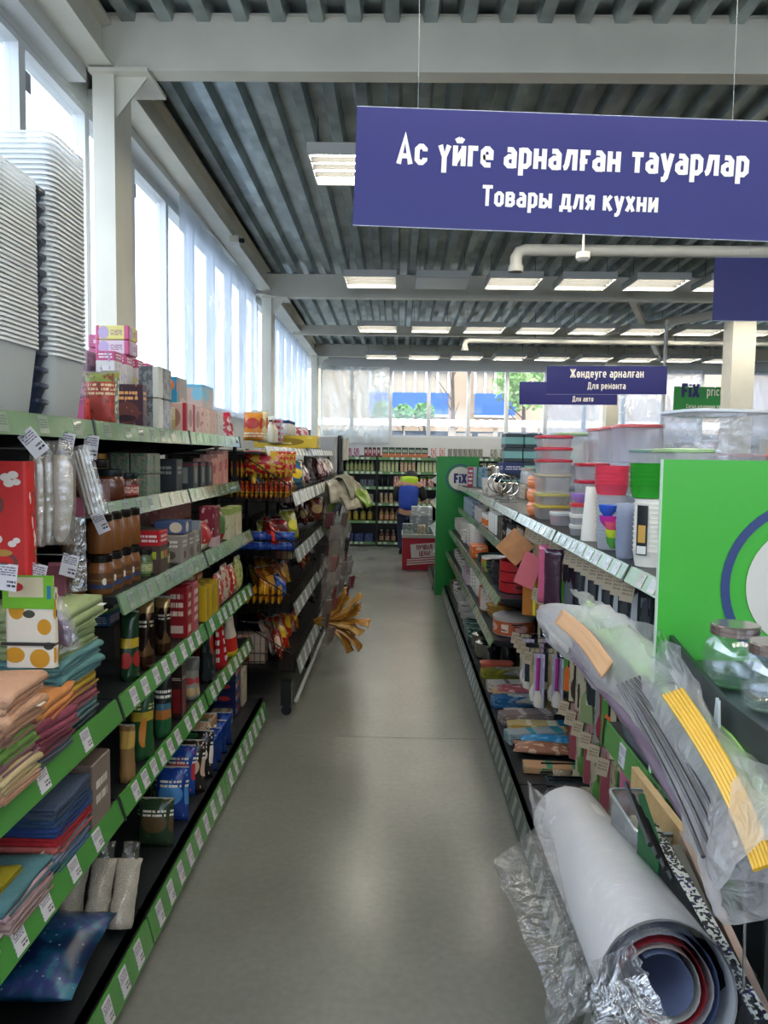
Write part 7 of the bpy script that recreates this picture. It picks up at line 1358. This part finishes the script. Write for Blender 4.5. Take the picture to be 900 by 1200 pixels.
for i, (c, t_) in enumerate((('#2f8a3c', 'green topped bottle lying in the grey tub'), ('#5a4a8a', 'purple marked pack in the grey tub'), ('#d8d8d4', 'white pack in the grey tub'))): put(Q(.05, .06, .04, c, ('n', '#d8d8d8', 6, .58), sd=190 + i), 'small_pack', t_, 'pack', q.x + .012, 1.5 + i * .05, .68, .3 * i)
# --- long wrapped bundle ---
def curve_pts(L_): return [at_y(*p) for p in L_]
bd = empty('wrapped_bundle'); tag(bd, 'long translucent plastic wrapped bundle of green, yellow and black rods', 'bundle')
foam = mat('#9fd070', .7); yel = mat('#d2a62c', .4, coat=.3); drk = mat('#2a2426', .35, coat=.4); plum = mat('#6a5866', .5)
gC = smooth(curve_pts([(685, 716, 1.85), (740, 758, 1.45), (800, 820, 1.14), (845, 880, .97), (878, 935, .87), (912, 990, .8)]))
ribbon('foam_sheet', gC, .055, .012, foam, bd, .002)
o = bd
for i in range(6):
    C = smooth([at_y(x + i * 4.2, y - i * 1.5, Y) for x, y, Y in ((778, 815, 1.03), (805, 855, .95), (835, 905, .87), (862, 960, .81), (885, 1020, .75))]); bld('yellow_rod', MB().tube(C, .0027, 6), yel, o, True)
for i in range(7):
    C = smooth([at_y(x + i * (5 + 1.6 * k), y - i * (2 + .3 * k), Y) for k, (x, y, Y) in enumerate(((724, 803, 1.18), (745, 838, 1.08), (770, 884, .98), (798, 942, .88), (824, 1004, .8)))]); bld('black_rod', MB().tube(C, .0026, 6), drk, o, True)
ribbon('peach_strip', smooth(curve_pts([(655, 722, 1.68), (685, 748, 1.48), (712, 785, 1.33)]), 10), .035, .004, mat('#c99a6c', .5), o, .001)
ribbon('plum_sheet', smooth(curve_pts([(672, 755, 1.62), (712, 800, 1.4), (752, 850, 1.22), (800, 925, 1.03), (850, 1000, .9)]), 18), .05, .002, plum, o, .006)
wrapm = film('#fffcff', .52, .22, .12, bump=.9, bscale=26)
bC = smooth([at_y(*p) for p in ((636, 716, 2.0), (690, 745, 1.62), (745, 790, 1.3), (795, 850, 1.06), (840, 925, .92), (878, 1000, .8), (893, 1035, .76))], 34)
n = len(bC); rings = []
for i, c in enumerate(bC):
    d = (bC[min(i + 1, n - 1)] - bC[max(i - 1, 0)]).normalized(); a = Vector((.35, 0, .9)); a = (a - d * a.dot(d)).normalized(); b = d.cross(a); u_ = i / (n - 1)
    ra = .02 + .042 * min(1, u_ * 5) + .008 * math.sin(u_ * 9); rb = .012 + .022 * min(1, u_ * 5); ring_ = []
    for k in range(22):
        t_ = 2 * math.pi * k / 22; f = 1 + .28 * noise.noise(Vector((math.cos(t_) * 1.6, math.sin(t_) * 1.6, i * .3))) + .14 * noise.noise(Vector((math.cos(t_) * 5, math.sin(t_) * 5, i * .8 + 7)))
        ring_.append(c + a * math.cos(t_) * ra * f + b * math.sin(t_) * rb * f)
    rings.append(ring_)
bld('plastic_wrap', MB().loft(rings, False, False), wrapm, bd, 2)
wf = film('#fbf9fd', .6, .2, .25, bump=.9, bscale=30)
def flap(pts, name='wrap_flap', par=bd, m=wf, n=10, amp=.006):
    A, Bq, Cq, Dq = [at_y(*p) for p in pts]; sd = R() * 40
    bld(name, MB().grid(n, n, lambda u, v: tuple(A.lerp(Bq, u).lerp(Dq.lerp(Cq, u), v) + Vector((.6, -.6, .5)) * (amp * noise.noise(Vector((u * 4, v * 4, sd))) * 2 + amp * noise.noise(Vector((u * 11, v * 11, sd)))))), m, par, 2)
flap([(626, 716, 2.0), (690, 708, 1.75), (705, 800, 1.4), (642, 752, 1.8)]); flap([(668, 690, 1.85), (684, 694, 1.8), (745, 730, 1.35), (700, 738, 1.5)]); flap([(700, 708, 1.7), (775, 738, 1.19), (792, 800, 1.1), (735, 770, 1.3)]); flap([(775, 738, 1.18), (820, 800, .99), (850, 905, .9), (790, 810, 1.05)])
flap([(860, 880, .9), (925, 905, .78), (925, 1000, .74), (872, 990, .82)]); flap([(850, 960, .88), (905, 975, .8), (900, 1035, .77), (845, 1030, .82)], amp=.01)

# --- white roll in clear film ---
rl = empty('wrapped_roll'); tag(rl, 'large curled white sheet roll wrapped in clear film in the near corner', 'roll')
Pf, Pn = at_y(668, 965, 2.0), at_y(782, 1162, 1.04); ax = (Pn - Pf); ud = ax.normalized(); sx_ = ud.cross(Vector((0, 0, 1))).normalized(); up = sx_.cross(ud)
if sx_.x < 0: sx_ = -sx_
paper = mat('#f3efed', .45, coat=.3, vary=.03, vscale=6); r0 = .096
def roll_surface(r, a0, a1, m, name, t0=0, t1=1, na=30, nl=12, wr=.002, growth=0):
    sd = R() * 20
    def f(u, v):
        a = math.radians(a0 + (a1 - a0) * u); rr_ = r + growth * u + wr * noise.noise(Vector((u * 7, v * 5, sd)))
        return tuple(Pf + ax * (t0 + (t1 - t0) * v) + sx_ * math.cos(a) * rr_ + up * math.sin(a) * rr_)
    return bld(name, MB().grid(na, nl, f), m, rl, 2)
roll_surface(r0, -110, 185, paper, 'sheet'); roll_surface(r0 * .97, -110, 185, mat('#b9bcc0', .5), 'inner_sheet')
for k, (c, rr2) in enumerate((('#5a6a90', .075), ('#c8ccd0', .066), ('#a8323c', .056), ('#dcd8cc', .048), ('#7a86a8', .038))): roll_surface(rr2, -100 - k * 10, 200 - k * 18, mat(c, .45), 'inner_sheet', .35, .985, 20, 4, .002, .006)
roll_surface(r0 * 1.03, -60, 200, film('#f2f4f8', .8, .08, .8, bump=1.0, bscale=16), 'film_wrap', -.02, 1.06, 36, 20, .004)
cf = film('#eef2f6', .62, .08, .65, bump=1.2, bscale=18)
flap([(577, 1010, 1.55), (640, 960, 1.8), (700, 1140, 1.12), (655, 1190, 1.08)], 'film_flap', rl, cf, 18, .008)
flap([(640, 1150, 1.14), (745, 1105, 1.02), (758, 1150, .98), (640, 1215, 1.02)], 'film_flap', rl, cf, 14, .006)
flap([(618, 915, 2.02), (640, 935, 1.97), (650, 990, 1.75), (628, 975, 1.85)], 'film_flap', rl, cf, 8, .006)
flap([(690, 1160, 1.0), (755, 1140, .97), (800, 1215, .9), (700, 1230, .92)], 'film_flap', rl, cf, 10, .008)
bxm = mat('#1d2230', .5); o = empty('open_box', (.31, .98, .1)); tag(o, 'dark open box holding the white roll', 'box')
bld('panel', MB().box(-.12, -.115, -.1, .1, 0, .54), bxm, o); bld('panel', MB().box(.115, .12, -.1, .1, 0, .54), bxm, o); bld('panel', MB().box(-.115, .115, -.1, -.095, 0, .54), bxm, o); bld('panel', MB().box(-.115, .115, .095, .1, 0, .54), bxm, o); bld('bottom', MB().box(-.115, .115, -.095, .095, -.1, -.09), bxm, o)
